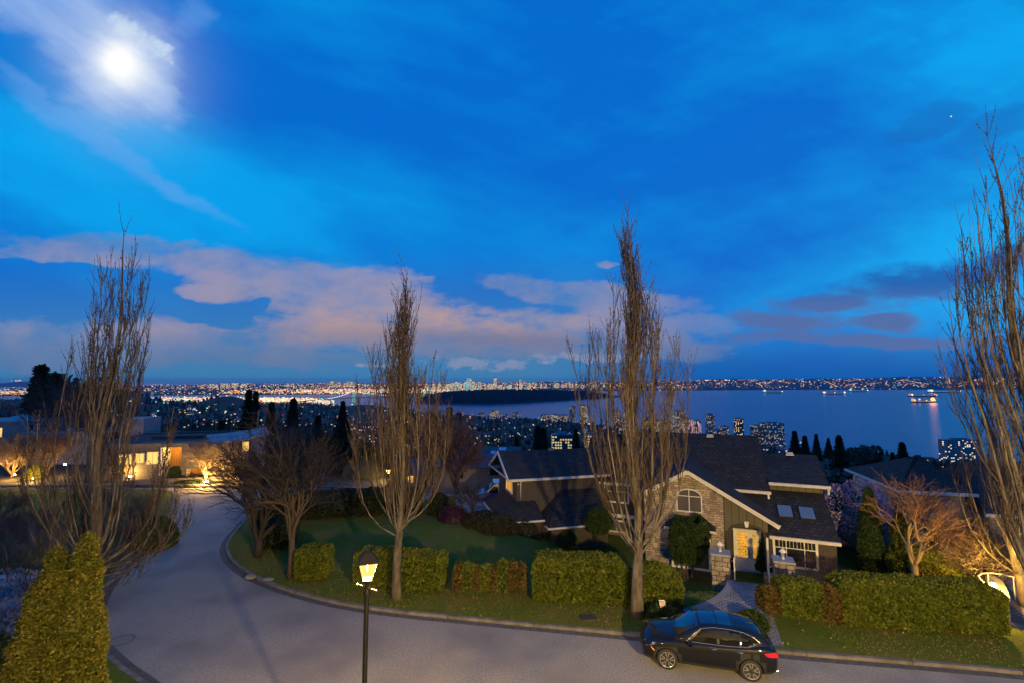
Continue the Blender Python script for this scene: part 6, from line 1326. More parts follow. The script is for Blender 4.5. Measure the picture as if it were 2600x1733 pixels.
    def sidepane(nm, pts, sgn):
        P = [gs(*p) for p in pts]; P = [Vector((p.x, p.y * (-sgn), p.z)) for p in P] if sgn > 0 else P
        g = Geo(); g.prism(P, (0, .006 * (1 if sgn < 0 else -1), 0)); return g.build(nm, CARGLASS, t_, local=True)
    panes = [[(1.62, .05), (2.0, .05), (2.5, .05), (2.5, .86), (2.2, .86), (2.02, .82), (1.85, .70)], [(2.58, .05), (3.2, .05), (3.22, .84), (2.9, .86), (2.58, .86)], [(3.27, .05), (3.45, .06), (3.78, .40), (3.62, .68), (3.29, .82)]]
    for sgn in (-1, 1):
        for pn in panes: sidepane('side_window', pn, sgn)
        out = [(1.52, .02), (1.8, .68), (2.02, .88), (2.4, .93), (2.9, .93), (3.35, .88), (3.66, .72), (3.86, .38), (3.5, .02), (2.5, .02), (1.52, .02)]
        P = [gs(*p, .02) for p in out]; P = [Vector((p.x, p.y * (-sgn), p.z)) for p in P] if sgn > 0 else P
        g = Geo()
        for a, b in zip(P[:-1], P[1:]): g.tube([a, b], .011, 5)
        g.build('window_trim', CHROME, t_, local=True)
    def toprow(x, yf, off=.012):
        a, b, c, d = crom(GX, np.array([bw, bz, rw_, rz_]).T, np.array([x]))[0]; return Vector((x, c * yf, d + .038 * (1 - yf * yf) + off - .004))
    def toppanel(nm, x0, x1, yf, m, n=8):
        rows = [[toprow(x, f_) for f_ in np.linspace(-yf, yf, 7)] for x in np.linspace(x0, x1, n)]; return loft(rows).build(nm, m, t_, smooth=True, local=True)
    toppanel('windscreen', 1.24, 1.93, .93, CARGLASS); toppanel('sunroof', 2.02, 2.55, .78, CARGLASS); toppanel('roof_glass', 2.6, 3.05, .78, CARGLASS); toppanel('rear_window', 3.90, 4.17, .88, CARGLASS)
    for sgn in (-1, 1):
        for wx in (.86, 3.53):
            g = Geo(); c = (wx, sgn * .79, .345); prof = [(.20, -.11), (.29, -.115), (.335, -.095), (.348, -.05), (.348, .05), (.335, .095), (.29, .115), (.20, .11)]
            g.lathe(c, prof, 36, axis='y'); w = g.build('wheel', RUBBER, t_, smooth=True, local=True, sharp=45)
            g = Geo(); yo = sgn * .9
            for k in range(5):
                for dl_ in (-.13, .13):
                    a0 = 2 * math.pi * k / 5 + .3 + dl_ * .5; a1 = 2 * math.pi * k / 5 + .3 + dl_ * 2.0
                    p0 = Vector((wx + .05 * math.cos(a0), yo - sgn * .015, .345 + .05 * math.sin(a0))); p1 = Vector((wx + .235 * math.cos(a1), yo, .345 + .235 * math.sin(a1))); bar(g, p0, p1, .024, .03)
            nseg = 36
            for k in range(nseg):
                a0, a1 = 2 * math.pi * k / nseg, 2 * math.pi * (k + 1) / nseg; g.tube([(wx + .245 * math.cos(a0), yo, .345 + .245 * math.sin(a0)), (wx + .245 * math.cos(a1), yo, .345 + .245 * math.sin(a1))], .014, 5)
            g.lathe((wx, yo - .02 * sgn, .345), [(.05, -.02), (.055, .0), (.04, .02)], 12, axis='y'); g.build('rim', RIM, w, local=True)
            g = Geo(); g.lathe((wx, sgn * .84, .345), [(.235, -.01), (.235, .01)], 24, axis='y'); g.build('brake_disc', mat('dark_brake_disc' + str(len(MATS)), (.03, .03, .03), rough=.6), w, local=True)  # plain dark disc behind the rim
        # lamps
        g = Geo(); g.prism([(.17, sgn * .815, .70), (.10, sgn * .70, .69), (.14, sgn * .62, .76), (.36, sgn * .80, .84), (.50, sgn * .875, .855), (.40, sgn * .885, .78)], (-.01, sgn * .02, 0)); g.build('headlight', HLAMP, t_, local=True)
        g = Geo(); g.prism([(4.14, sgn * .885, .86), (4.37, sgn * .80, .85), (4.385, sgn * .74, .93), (4.30, sgn * .80, 1.0), (4.10, sgn * .885, 1.0), (3.92, sgn * .915, .97), (4.0, sgn * .915, .90)], (.015, sgn * .02, 0)); g.build('tail_light', REDL, t_, local=True)
        g = Geo(); g.tube([(.44, sgn * .905, .60), (.36, sgn * .90, .68), (.33, sgn * .89, .72)], .018, 5); g.build('side_marker', AMBERL, t_, local=True)
        g = Geo(); g.lathe((1.62, sgn * 1.0, 1.02), [(.02, -.09), (.075, -.06), (.095, 0), (.08, .06), (.02, .09)], 10, axis='y'); bar(g, (1.60, sgn * .86, 1.0), (1.62, sgn * .95, 1.0), .05, .03); g.build('wing_mirror', paint, t_, smooth=True, local=True)
        for hx in (2.32, 3.12):
            g = Geo(); g.tube([(hx, sgn * .92, .90), (hx + .03, sgn * .945, .905), (hx + .15, sgn * .945, .915), (hx + .18, sgn * .925, .92)], .014, 5); g.build('door_handle', CHROME, t_, local=True)
    g = Geo(); g.lathe((3.66, -.80 - .03, 1.18), [(.01, .0), (.045, .004), (.042, -.012), (.01, -.014)], 14, axis='y'); 
    if detail: g.build('badge', CHROME, t_, local=True)
    g = Geo(); g.add([(3.55, -.02, 1.50), (3.80, -.03, 1.45), (3.80, .03, 1.45), (3.74, 0, 1.53)], [(0, 1, 3), (0, 3, 2), (1, 2, 3), (0, 2, 1)]); g.build('roof_fin', paint, t_, local=True)
    for sgn in (-1, 1):
        g = Geo(); g.prism([(-.03, sgn * .06, .50), (-.03, sgn * .34, .50), (.0, sgn * .36, .64), (-.01, sgn * .06, .66)], (.05, 0, 0)); g.build('grille', CLAD, t_, local=True)
    g = Geo(); g.tube([(4.30, -.5, .27), (4.44, -.5, .27)], .04, 8); g.build('exhaust', CHROME, t_, local=True)
    for dx in (1.60, 2.54, 3.32):
        pass
    return t_
a, b = WZ(1695, 1700), WZ(1915, 1732); dirv = (b - a); ang = math.atan2(dirv.y, dirv.x); off_ = Vector((-.0, 0, 0))
fr_ = a - dirv.normalized() * .86; nrm = Vector((-dirv.y, dirv.x, 0)).normalized()
o = fr_ + nrm * .90
make_suv('black compact crossover parked on the street, facing left, with bright multi-spoke wheels', (o.x, o.y, 0), ang)
BLUEP = mat('blue_van_paint', (.006, .02, .25), rough=.3, coat=.8)
def van(label, loc, rot):
    t_ = thing('parked_van', loc, label, 'van', rot=rot); g = Geo()
    side = [(0, .32), (0, .80), (.12, .98), (1.0, 1.14), (1.75, 1.78), (2.1, 1.9), (5.1, 1.9), (5.2, 1.8), (5.2, .32)]
    rows = [[(x, -.98 + (max(0, z - 1.1) * .13), z) for x, z in side], [(x, .98 - (max(0, z - 1.1) * .13), z) for x, z in side]]
    n = len(side); g.add(rows[0] + rows[1], [tuple(range(n))] + [tuple(range(2 * n - 1, n - 1, -1))] + [(i, i + n, (i + 1) % n + n, (i + 1) % n) for i in range(n)]); g.build('body', BLUEP, t_, local=True)
    g = Geo(); g.prism([(.98, -.90, 1.15), (.98, .90, 1.15), (1.74, .84, 1.79), (1.74, -.84, 1.79)], (-.012, 0, .014)); g.build('windscreen', CARGLASS, t_, local=True)
    def sidep(nm, pts, m):
        g = Geo(); g.prism([(x, -.985 + max(0, z - 1.1) * .13, z) for x, z in pts], (0, -.008, 0)); return g.build(nm, m, t_, local=True)
    sidep('side_window', [(1.25, 1.16), (2.05, 1.16), (2.1, 1.62), (1.72, 1.62)], CARGLASS)
    sidep('grey_panel', [(2.1, 1.12), (3.1, 1.12), (3.25, 1.3), (3.0, 1.8), (2.1, 1.78), (2.14, 1.62)], mat('pale_grey_vinyl', (.35, .33, .35), (.28, .26, .28), scale=2, rough=.4))
    sidep('red_patch', [(2.95, 1.12), (3.6, 1.12), (3.6, 1.32), (3.3, 1.42), (3.05, 1.30)], mat('red_vinyl', (.65, .01, .01), rough=.4))
    sidep('white_stripe', [(2.0, .50), (3.4, .46), (3.4, .60), (2.05, .62)], WHITE)
    for x in (.95, 4.3):
        for s in (-1, 1): g = Geo(); g.lathe((x, s * .9, .34), [(.2, -.1), (.34, -.09), (.34, .09), (.2, .1)], 20, axis='y'); w = g.build('wheel', RUBBER, t_, local=True); g = Geo(); g.lathe((x, s * 1.0, .34), [(.19, -.01), (.17, .01), (.03, .012)], 14, axis='y'); g.build('rim', RIM, w, local=True)
    for s in (-1, 1): g = Geo(); g.prism([(-.02, s * .6, .62), (-.02, s * .92, .62), (.05, s * .92, .84), (.02, s * .6, .82)], (.08, 0, 0)); g.build('headlight', HLAMP, t_, local=True)
    g = Geo(); g.prism([(1.7, -.85, 1.905), (5.1, -.85, 1.915), (5.1, .85, 1.915), (1.7, .85, 1.905)], (0, 0, .02)); g.build('roof_panel', mat('pale_blue_roof', (.2, .4, .6), rough=.25, coat=1), t_, local=True)
pv_ = WZ(1198, 1290, -.5); van('deep blue van with a grey panel and red patch, beside the garage roof', (pv_.x, pv_.y + .9, -.38), R(4))
BCAR = mat('steel_blue_paint', (.05, .10, .18), rough=.25, coat=1)
c_ = WD(925, 1256, 45.5); make_suv('blue car parked beyond the long dark hedge, only its roof showing', (c_.x, c_.y, c_.z - 1.25), R(2), BCAR, detail=False)
c_ = WD(1028, 1262, 50); make_suv('blue-grey car standing beyond the hedge in front of the small lit house', (c_.x, c_.y, c_.z - .9), R(-30), BCAR, detail=False)
# door shut lines and cladding strip are carried by thin dark seams on the near car

# ------------------------------------------------------------------ the house the view is taken from: its lit facade stands behind the viewpoint
VF = Frame((0, -4.2), 4); vh = thing('viewpoint_house', (0, -4.2, 0), 'tall dark-sided house with lit windows and eave lamps facing the street', 'house')
g = Geo(); rect(g, -11, 14, -.2, 12.5, -.4, .4, VF); g.build('front_wall', BOARD2, vh, uv=True)
g = Geo(); rect(g, -12, 15, 12.5, 12.8, -.6, 2.2, VF); g.build('roof', SHAKE, vh, uv=True)
for (sa, sb, za, zb_) in [(-8.5, -6.2, 6.6, 8.8), (3.2, 6.4, 6.4, 9.0), (8.4, 11.6, 6.6, 8.8), (5.0, 8.0, 1.0, 3.2)]:
    f = window(vh, VF, sa, sb, za, zb_, .03, mat('view_window_light' + str(len(MATS)), (.2, .12, .02), emit=(1, .6, .22), estr=2.6), vs=(.33, .66), fw=.08)
for (s, z, p) in [(-3.5, 8.2, 4500), (8.2, 8.2, 46000)]:
    P = VF.w(s, .45, z); g = Geo(); g.lathe((P.x, P.y, P.z + .05), [(.30, -.09), (.30, -.075), (.12, .1), (.05, .12)], 16); el = g.build('eave_lamp', WHITE, vh)
    l_ = lamp('lamp_light', (P.x, P.y, P.z - .10), p, (1, .68, .24), vh, .3)

# ------------------------------------------------------------------ utility poles and wires
def pole(label, base, top, arms=True, r_=.12):
    t_ = thing('utility_pole', tuple(base), label, 'utility pole'); g = Geo(); g.tube([tuple(base), tuple(top)], [r_ * 1.2, r_ * .8], 8); g.build('pole', mat('weathered_pole' + str(len(MATS)), (.2, .18, .17), (.14, .12, .11), scale=3, rough=.9), t_)
    if arms: g = Geo(); bar(g, Vector(top) + Vector((-.9, 0, -.35)), Vector(top) + Vector((.9, 0.2, -.35)), .09, .11); g.build('crossarm', TWIG, t_)
    return t_
p1 = WD(1160, 1066, 62); pole('thin utility pole rising behind the bare tree left of the garage wing', (p1.x - .2, 62, -5), p1, True)
p2 = WD(657, 1040, 58); pole('utility pole behind the two dark bare trees, right of the modern house', (p2.x - .3, 58, -1), p2, True)
p3 = WD(606, 1105, 52.5); pole('pale pole standing close to the right corner of the modern house', (p3.x - .1, 52.5, -.3), p3, False, .07)
def wire(label, A, B, sag):
    t = np.linspace(0, 1, 24)[:, None]; P = np.array(A) * (1 - t) + np.array(B) * t; P[:, 2] -= (4 * sag * t * (1 - t))[:, 0]; g = Geo(); g.tube(P, .022, 3); o = g.build('overhead_wire', BLACKM); tag(o, label, 'wire')
wire('overhead wire crossing in front of the far-left conifer', WD(-60, 1000, 60), WD(657, 1044, 58), 1.2)
wire('overhead wire between the two utility poles', p2 + Vector((0, 0, -.3)), p1 + Vector((0, 0, -.3)), 1.6)
wire('overhead wire running down from the thin pole toward the bay', p1 + Vector((.5, 0, -.3)), WD(1500, 1108, 150), 1.5)

# ------------------------------------------------------------------ houses just behind the lawn
def box_house(label, fr, w, d, h, base, roof_h, wallm, roofm, windows=(), over=.5, name='house', ridge_along=True, group=None, extras=()):
    t_ = thing(name, tuple(fr.w(w / 2, d / 2, base)), label, 'house', group)
    wallpoly(t_, fr, [(0, base), (w, base), (w, h), (0, h)], 0, wallm, 'wall', .2)
    for s in (0, w - .2): sidewall(t_, fr, s, 0, 0, [(.2, base), (d, base), (d, h), (d / 2, h + roof_h * .92), (.2, h)], wallm, 'wall')
    slab(t_, fr, [(-over, -over, h - .1), (w + over, -over, h - .1), (w + over, d / 2, h + roof_h), (-over, d / 2, h + roof_h)], roofm, .15)
    slab(t_, fr, [(-over, d / 2, h + roof_h), (w + over, d / 2, h + roof_h), (w + over, d + over, h - .1), (-over, d + over, h - .1)], roofm, .15)
    for (a, b, z0_, z1_, mm) in windows: window(t_, fr, a, b, z0_, z1_, -.01, mm, vs=(.5,), fw=.07, fm=TRIM if mm is not GLASSD else BLACKM)
    return t_
TAN = mat('tan_render', (.20, .17, .14), (.16, .14, .12), scale=2, rough=.9); ROOFB = brickmat('blue_grey_roofing', [(.07, .09, .11), (.09, .11, .13), (.06, .08, .10)], (.03, .04, .05), .35, .22, .01)
F1 = Frame((WD(1100, 1180, 54).x, 54), -3); zh = F1.hp(1230, 1181, 0)[1]
t_ = box_house('low house with a wide blue-grey roof and dark-framed window behind the van', F1, 9.3, 8, zh, -6, 1.6, TAN, ROOFB, [(F1.hp(1246, 1200, 0)[0], F1.hp(1264, 1200, 0)[0], F1.hp(1246, 1203, 0)[1], F1.hp(1246, 1186, 0)[1], GLASSD), (2.2, 3.3, zh - 1.3, zh - .5, GLASSD)])
for (px_, w_, dd) in [(1193, .9, 2.2), (1252, .5, 2.6), (1276, .9, 3.4)]:
    s_ = F1.hp(px_, 1160, dd)[0]; g = Geo(); zz = zh + 1.6 * dd / 4.5; P = [F1.w(s_ + a, dd + b, zz + .1 + b * .36) for a, b in [(-w_ / 2, -.3), (w_ / 2, -.3), (w_ / 2, .3), (-w_ / 2, .3)]]; g.prism(P, (0, 0, .12)); g.build('skylight', MATS['pale_acrylic_dome'], t_)
F2 = Frame((WD(1020, 1200, 62).x, 62), 6); zh = F2.hp(1030, 1200, 0)[1]
box_house('small house with a blue roof and three glowing window strips beyond the hedge', F2, 2.6, 5, zh, -7, 1.5, PR, ROOFB, [(.05 + k * .55, .35 + k * .55, zh - 1.15, zh - .25, WINY2) for k in range(3)])
F3 = Frame((WD(1098, 1170, 66).x, 66), 2); zh = F3.hp(1120, 1168, 0)[1]
box_house('long low house with a pinkish lit strip of windows under its dark roof', F3, 4.2, 6, zh, -8, 1.2, TAN, ROOFB, [(.3, 3.9, zh - .38, zh - .15, mat('pink_lit_strip', (.3, .1, .1), emit=(1, .35, .25), estr=.8))])
# ------------------------------------------------------------------ trees beyond the street
def conifer_mesh(seed, k=9, tiers=11, H=10., Rr=2.2, n=2600, leafs=.42):
    g = np.random.default_rng(seed); G_ = Geo(); P = []; N = []
    t = g.uniform(0, 1, n) ** .8; a = g.uniform(0, 2 * math.pi, n); tier = (t * tiers) % 1; rr = 1.2 * Rr * (1 - t) ** 1.2 * (.45 + .8 * (1 - tier)) * g.uniform(.72, 1.12, n) * (1 + .13 * np.sin(a * 3 + seed) + .1 * np.sin(a * 5 + t * 20))
    z = .06 * H + t * .94 * H - rr * .22; P = np.stack([rr * np.cos(a), rr * np.sin(a), z], -1); N = np.stack([np.cos(a), np.sin(a), np.full(n, -.25)], -1)
    G_.leaves(P, N, leafs, jitter=.45, seed=seed, aspect=2.1)
    G_.leaves(P * [.55, .55, 1], N, leafs * 1.2, jitter=.8, seed=seed + 1, aspect=1.8)
    G_.lathe((0, 0, 0), [(Rr * .3 * (1 - q) ** .9 + .02, H * (.1 + q * .88)) for q in np.linspace(0, 1, 6)], 7)
    return G_
def broad_mesh(seed, H=9., Rr=3.2, n=1500):
    g = np.random.default_rng(seed); G_ = Geo(); P = []; N = []
    for c in range(9):
        cc = np.array([g.normal(0, Rr * .38), g.normal(0, Rr * .38), H * g.uniform(.42, .82)]); v = g.normal(0, 1, (n // 9, 3)); v /= np.linalg.norm(v, axis=1)[:, None]; P.append(cc + v * Rr * g.uniform(.32, .55) * g.uniform(.8, 1.1, (n // 9, 1))); N.append(v)
    G_.leaves(np.concatenate(P), np.concatenate(N), .42, seed=seed); return G_
protoC = []
for i in range(4):
    t_ = thing('conifer', (0, 0, 0), 'x', 'conifer'); conifer_mesh(500 + i, Rr=[2.0, 2.5, 1.7, 2.9][i]).build('crown', CONIF, t_, local=True)
    g = Geo(); g.tube([(0, 0, -1.5), (0, 0, 5)], [.24, .12], 6); g.build('trunk', TWIGD, t_, local=True); protoC.append(t_)
protoB = []
for i in range(2):
    t_ = thing('broadleaf_tree', (0, 0, 0), 'x', 'tree'); broad_mesh(520 + i).build('crown', DARKL if i else CONIFG, t_, local=True)
    g = Geo(); g.tube([(0, 0, -1.5), (0, 0, 5)], [.28, .14], 6); g.build('trunk', TWIGD, t_, local=True); protoB.append(t_)
usedp = set()
def place(protos, i, loc, sc, rot, label, cat, group=None):
    p = protos[i]; o = p if id(p) not in usedp else copy_tree(p); usedp.add(id(p)); o.location = loc; o.scale = sc; o.rotation_euler = (0, 0, rot); o['label'] = label; o['category'] = cat
    if group: o['group'] = group
    elif 'group' in o: del o['group']
    return o
def tree_at(label, px, ytop, D, H, wd, kind=0, cat='conifer', base=None):
    P = WD(px, ytop, D); b = P.z - H
    protos = protoC if kind < 4 else protoB; hh = 10. if kind < 4 else 8.2; rr0 = [2.0, 2.5, 1.7, 2.9, 3.2, 3.2][kind]
    return place(protos, kind if kind < 4 else kind - 4, (P.x, P.y, b), (wd / rr0, wd / rr0, H / hh), px * .37, label, cat)
# the ones that can be told apart
T_ = [('tall dark twin-topped conifer at the far left, left top', 106, 938, 66, 15, 4.6, 1), ('slightly lower right top of the dark conifer pair at the far left', 142, 958, 67, 14, 4.2, 3), ('rounded dark tree right of the far-left conifer pair', 180, 962, 70, 12, 4.5, 4),
      ('dark conifer with a broad crown left of centre, right of the utility pole', 745, 1022, 84, 14, 3.7, 3), ('narrow conifer left of the broad dark one behind the bare trees', 690, 1030, 92, 13, 3.0, 1), ('pointed conifer rising above the port lights', 632, 998, 120, 17, 3.4, 0), ('small conifer beside the pointed one above the port lights', 650, 1002, 128, 15, 2.6, 2),
      ('conifer standing in front of the long bridge approach', 871, 1026, 150, 15, 4.2, 1), ('brownish conifer just right of the broad dark one', 808, 1062, 100, 9, 2.6, 0), ('dark conifer clump left of the thin utility pole', 1142, 1044, 92, 14, 3.6, 1), ('second conifer of the clump behind the thin utility pole', 1165, 1056, 98, 13, 3.0, 0),
      ('tall slim dark conifer in the middle of the lit hillside town', 1366, 1090, 140, 16, 3.3, 2), ('slim conifer immediately right of the one amid the hillside town', 1380, 1094, 143, 15, 3.2, 2), ('dark conifer left of centre above the garage wing roof', 1312, 1118, 120, 11, 3.2, 1), ('dark conifer above the roof left of the central poplar', 1462, 1098, 125, 13, 3.2, 1),
      ('tall pointed conifer against the bay above the right wing roof', 2017, 1101, 190, 15, 4.0, 0), ('second pointed conifer against the bay above the right wing', 2043, 1113, 185, 12, 3.1, 2), ('small slim conifer against the bay, third from the left', 2072, 1108, 230, 12, 2.7, 2), ('small stubby conifer against the bay beside the rounded tree', 2103, 1118, 220, 9, 2.6, 0),
      ('large rounded dark conifer right of the house, against the bay', 2130, 1114, 105, 13, 4.1, 3), ('dense bluish tree between the rounded conifer and the small pointed ones', 2176, 1133, 130, 9, 3.4, 4), ('small pointed conifer in the row at the shore right of the rounded one', 2195, 1138, 170, 9, 2.4, 0), ('rounded dark tree in the shore row left of the lone spire', 2213, 1131, 150, 10, 3.6, 5),
      ('lone sharp conifer spire left of the neighbour roof', 2290, 1130, 150, 11, 3.2, 2), ('small conifer at the foot of the lone spire', 2266, 1154, 160, 7, 2.2, 0), ('low bluish-green tree just behind the right end of the shingled house', 2120, 1192, 55, 6, 3.4, 4), ('bluish-green tree above the blossoming tree', 2175, 1190, 58, 6, 3.6, 4)]
for i, (lb, px, yt, D, H, wd, kd) in enumerate(T_): tree_at(lb, px, yt - (6 if kd < 4 else 0), D, H, wd * (.8 if kd < 4 else 1), kd, 'conifer' if kd < 4 else 'tree')
bush('tall_hedge', 'tall loose hedge glowing brown in the light of the distant street lamp', (WD(930, 1240, 51).x, 51, -4.6), lambda t: 4.2 * (1 - t ** 5) + .05, 8.0, BROWNL, 20000, .2, 601, cat='hedge', squash=.45, amp=.5, k=1.2, core=.7)
bush('tall_hedge', 'dark tall hedge between the bare trees and the lamp-lit one', (WD(850, 1240, 55).x - 1.2, 55, -4.6), lambda t: 2.6 * (1 - t ** 5) + .05, 8.8, DARKL, 16000, .22, 602, cat='hedge', squash=.6, amp=.5, k=1.2, core=.7)
bush('tall_hedge', 'dark hedge mass behind the two dark bare trees', (WD(735, 1240, 54).x, 54, -2.5), lambda t: 3.8 * (1 - t ** 3) + .05, 5.4, DARKL, 16000, .2, 603, cat='hedge', squash=.5, amp=.5, k=1.2, core=.65)
for i, (px, D, H, w, lb) in enumerate([(650, 66, 6.5, 2.6, 'reddish-brown bare tree behind the right corner of the modern house'), (718, 70, 7.2, 3.2, 'reddish bare tree behind the dark bare pair'), (800, 64, 6.4, 3.0, 'reddish bare tree left of the tall dark hedge'), (140, 58, 10.5, 3.0, 'thin bare tree in front of the far-left conifers'), (255, 60, 8.0, 3.4, 'bare tree behind the low annexe'), (1085, 60, 8.2, 3.0, 'reddish bare tree beside the thin utility pole'), (1120, 64, 7.6, 2.6, 'second reddish bare tree right beside the thin utility pole'), (370, 66, 6.6, 3.0, 'bare tree behind the roof of the modern house')]):
    P = WD(px, 1200, D); bare_round('bare_tree', lb, (P.x, D, min(P.z, float(terr(P.x, D)) + 1.5)), H + (2.5 if px > 900 else 1.5), w, 620 + i, trunk_h=1.6, nstem=5, r0=.15, depth=4, kids=4, mats=(TWIGR, TWIGR))
# the many on the slope
r = np.random.default_rng(77); cnt = 0
while cnt < 235:
    D = 75 * (1500 / 75.) ** r.uniform(0, 1) ** .72; px = r.uniform(-60, 2700); a = (px - 1300) / 1200.
    if D > Dshore(a) * .93: continue
    x = a * D; z = float(terr(x, D)); H = r.uniform(8, 17) * (1 if D > 200 else .8); py = 965 - (z + H - 10) / D * 1200
    lim = 1058 if px < 860 else 1068 if px < 1900 else 1148
    if px < 330: lim = 975
    if D < 260 and py < lim + 60: continue
    if py < lim or py > 1210: continue
    k = int(r.integers(0, 6)); k = min(k, 4) if k < 5 else 5; w = H * r.uniform(.2, .3); rr0 = [2.0, 2.5, 1.7, 2.9, 3.2, 3.2][k]; hh = 10. if k < 4 else 8.2
    place(protoC if k < 4 else protoB, k if k < 4 else k - 4, (x, D, z - .3), (w / rr0 * (1 if k < 4 else 1.4), w / rr0 * (1 if k < 4 else 1.4), H / hh), r.uniform(0, 6),
          'dark conifer among the many on the slope down to the bay' if k < 4 else 'dark rounded tree among the many on the slope down to the bay', 'conifer' if k < 4 else 'tree', 'conifers on the slope below' if k < 4 else 'rounded trees on the slope below'); cnt += 1
n = 11000; D = 240 * (4200 / 240.) ** r.uniform(0, 1, n); a = r.uniform(-1.15, 1.15, n); ok = D < Dshore(a) * .975; D, a = D[ok], a[ok]; x = a * D; z = terr(x, D); hs = r.uniform(9, 19, len(D)) * np.clip(D / 1500, .8, 1.5)
py = 965 - (z + hs - 10) / D * 1200; px = 1300 + a * 1200; lim = np.where(px < 560, 985, np.where(px < 860, 1018, np.where(px < 1900, 1050, 1125))); ok = py > lim
fo = cones(np.stack([x, D, z - .5], -1)[ok], hs[ok], hs[ok] * r.uniform(.28, .5, int(ok.sum())), 9, k=7, tiers=3); o = fo.build('hillside_woods', CONIF); tag(o, 'mass of dark trees filling the hillside suburbs down to the shore', 'woods', kind='stuff')

# ------------------------------------------------------------------ the lit town on the slope
def emat(nm, c, st): return mat(nm, c, emit=c, estr=st)
LW = [emat('light_warm', (1, .5, .13), 1.15), emat('light_amber', (1, .33, .05), .95), emat('light_white', (1, .8, .55), 1.3), emat('light_green', (.35, 1, .55), 1.1), emat('light_red', (1, .08, .05), 1.1), emat('light_blue', (.25, .5, 1), 1.0)]
wallcols = [(.22, .2, .2), (.3, .29, .3), (.16, .15, .15)]; roofcols = [(.10, .14, .2), (.06, .08, .11), (.2, .24, .3)]
protoH = []
for i in range(5):
    w, d, h, rh = [(11, 8, 3.4, 2.0), (9, 9, 5.6, 2.0), (14, 8, 3.2, 1.4), (10, 7, 5.8, 1.2), (12, 9, 4.2, 2.6)][i]
    g = Geo(); g.hexa([(-w / 2, -d / 2, -3), (w / 2, -d / 2, -3), (w / 2, d / 2, -3), (-w / 2, d / 2, -3), (-w / 2, -d / 2, h), (w / 2, -d / 2, h), (w / 2, d / 2, h), (-w / 2, d / 2, h)], 0)
    e = .5; y1 = d / 2 + e; g.add([(-w / 2 - e, -y1, h), (w / 2 + e, -y1, h), (w / 2 - 1, 0, h + rh), (-w / 2 + 1, 0, h + rh), (-w / 2 - e, y1, h), (w / 2 + e, y1, h)], [(0, 1, 2, 3), (5, 4, 3, 2), (1, 5, 2), (4, 0, 3), (4, 5, 1, 0)], 1)
    q = np.random.default_rng(i)
    for k in range([3, 5, 3, 4, 4][i]):
        x0 = q.uniform(-w / 2 + .6, w / 2 - 2.4); zz = q.choice([.9, 3.6]) if h > 5 else .9; ww = q.uniform(.9, 2.0); g.poly([(x0, -d / 2 - .03, zz), (x0 + ww, -d / 2 - .03, zz), (x0 + ww, -d / 2 - .03, zz + 1.3), (x0, -d / 2 - .03, zz + 1.3)], 2 + int(q.integers(0, 2)))
    g.poly([(w / 2 + .03, -1.5, .9), (w / 2 + .03, .5, .9), (w / 2 + .03, .5, 2.1), (w / 2 + .03, -1.5, 2.1)], 2)
    o = g.build('hillside_house', [mat('house_wall%d' % i, wallcols[i % 3], rough=.9), mat('house_roof%d' % i, roofcols[(i + 1) % 3], rough=.7), emat('house_window_a%d' % i, (1, .62, .2), 1.5), emat('house_window_b%d' % i, (1, .8, .5), 1.2)]); protoH.append(o)
usedh = set(); cnt = 0; spots = []
while cnt < 170:
    D = 110 * (2300 / 110.) ** r.uniform(0, 1) ** .62; px = r.uniform(150, 2500); a = (px - 1300) / 1200.
    if D > Dshore(a) * .95: continue
    x = a * D; z = float(terr(x, D)); py = 965 - (z + 3 - 10) / D * 1200
    if D < 200 and not (830 < px < 1100 and False): continue
    if py > 1175 or (px < 330 and py > 1060): continue
    if any(abs(x - q[0]) < 9 and abs(D - q[1]) < 9 for q in spots): continue
    spots.append((x, D)); p = protoH[int(r.integers(0, 5))]; o = p if id(p) not in usedh else p.copy()
    if id(p) in usedh: COL.objects.link(o)
    usedh.add(id(p)); o.location = (x, D, z + 1.0); o.rotation_euler = (0, 0, math.atan2(-x, D) * .6 + r.uniform(-.7, .7)); sc = r.uniform(.85, 1.25); o.scale = (sc, sc, sc)
    tag(o, 'small house with lit windows among the trees on the hillside', 'house', 'lit houses on the hillside'); cnt += 1
# street and porch lights in the trees
def dots(name, P, S, Mi, label, cat='lights'):
    g = Geo(); P = np.asarray(P); n = len(P); S = np.asarray(S)[:, None]; o = np.array([(-1, -1, -1), (1, -1, -1), (1, 1, -1), (-1, 1, -1), (-1, -1, 1), (1, -1, 1), (1, 1, 1), (-1, 1, 1)]) * .5
    F = np.array([(3, 2, 1, 0), (4, 5, 6, 7), (0, 1, 5, 4), (1, 2, 6, 5), (2, 3, 7, 6), (3, 0, 4, 7)])
    for m in range(6):
        k = np.where(np.asarray(Mi) == m)[0]
        if len(k) == 0: continue
        V = P[k][:, None, :] + o[None] * (S[k][:, None] * np.array([1, 1, .8])); g.add(V.reshape(-1, 3), (F[None] + (np.arange(len(k)) * 8)[:, None, None]).reshape(-1, 4), m)
    ob = g.build(name, LW); return tag(ob, label, cat, kind='stuff')
n = 2700; D = 200 * (4200 / 200.) ** r.uniform(0, 1, n) ** .8; a = r.uniform(-.98, 1.0, n); ok = D < Dshore(a) * .985; D, a = D[ok], a[ok]; x = a * D; z = terr(x, D) + r.uniform(4, 15, len(D)); px = 1300 + a * 1200
py = 965 - (z - 10) / D * 1200; dens = np.where(px < 560, .35, np.where(px < 860, .45, np.where(px < 1700, .8, .5))); ok = (r.uniform(0, 1, len(D)) < dens) & (py < 1180); x, D, z = x[ok], D[ok], z[ok]
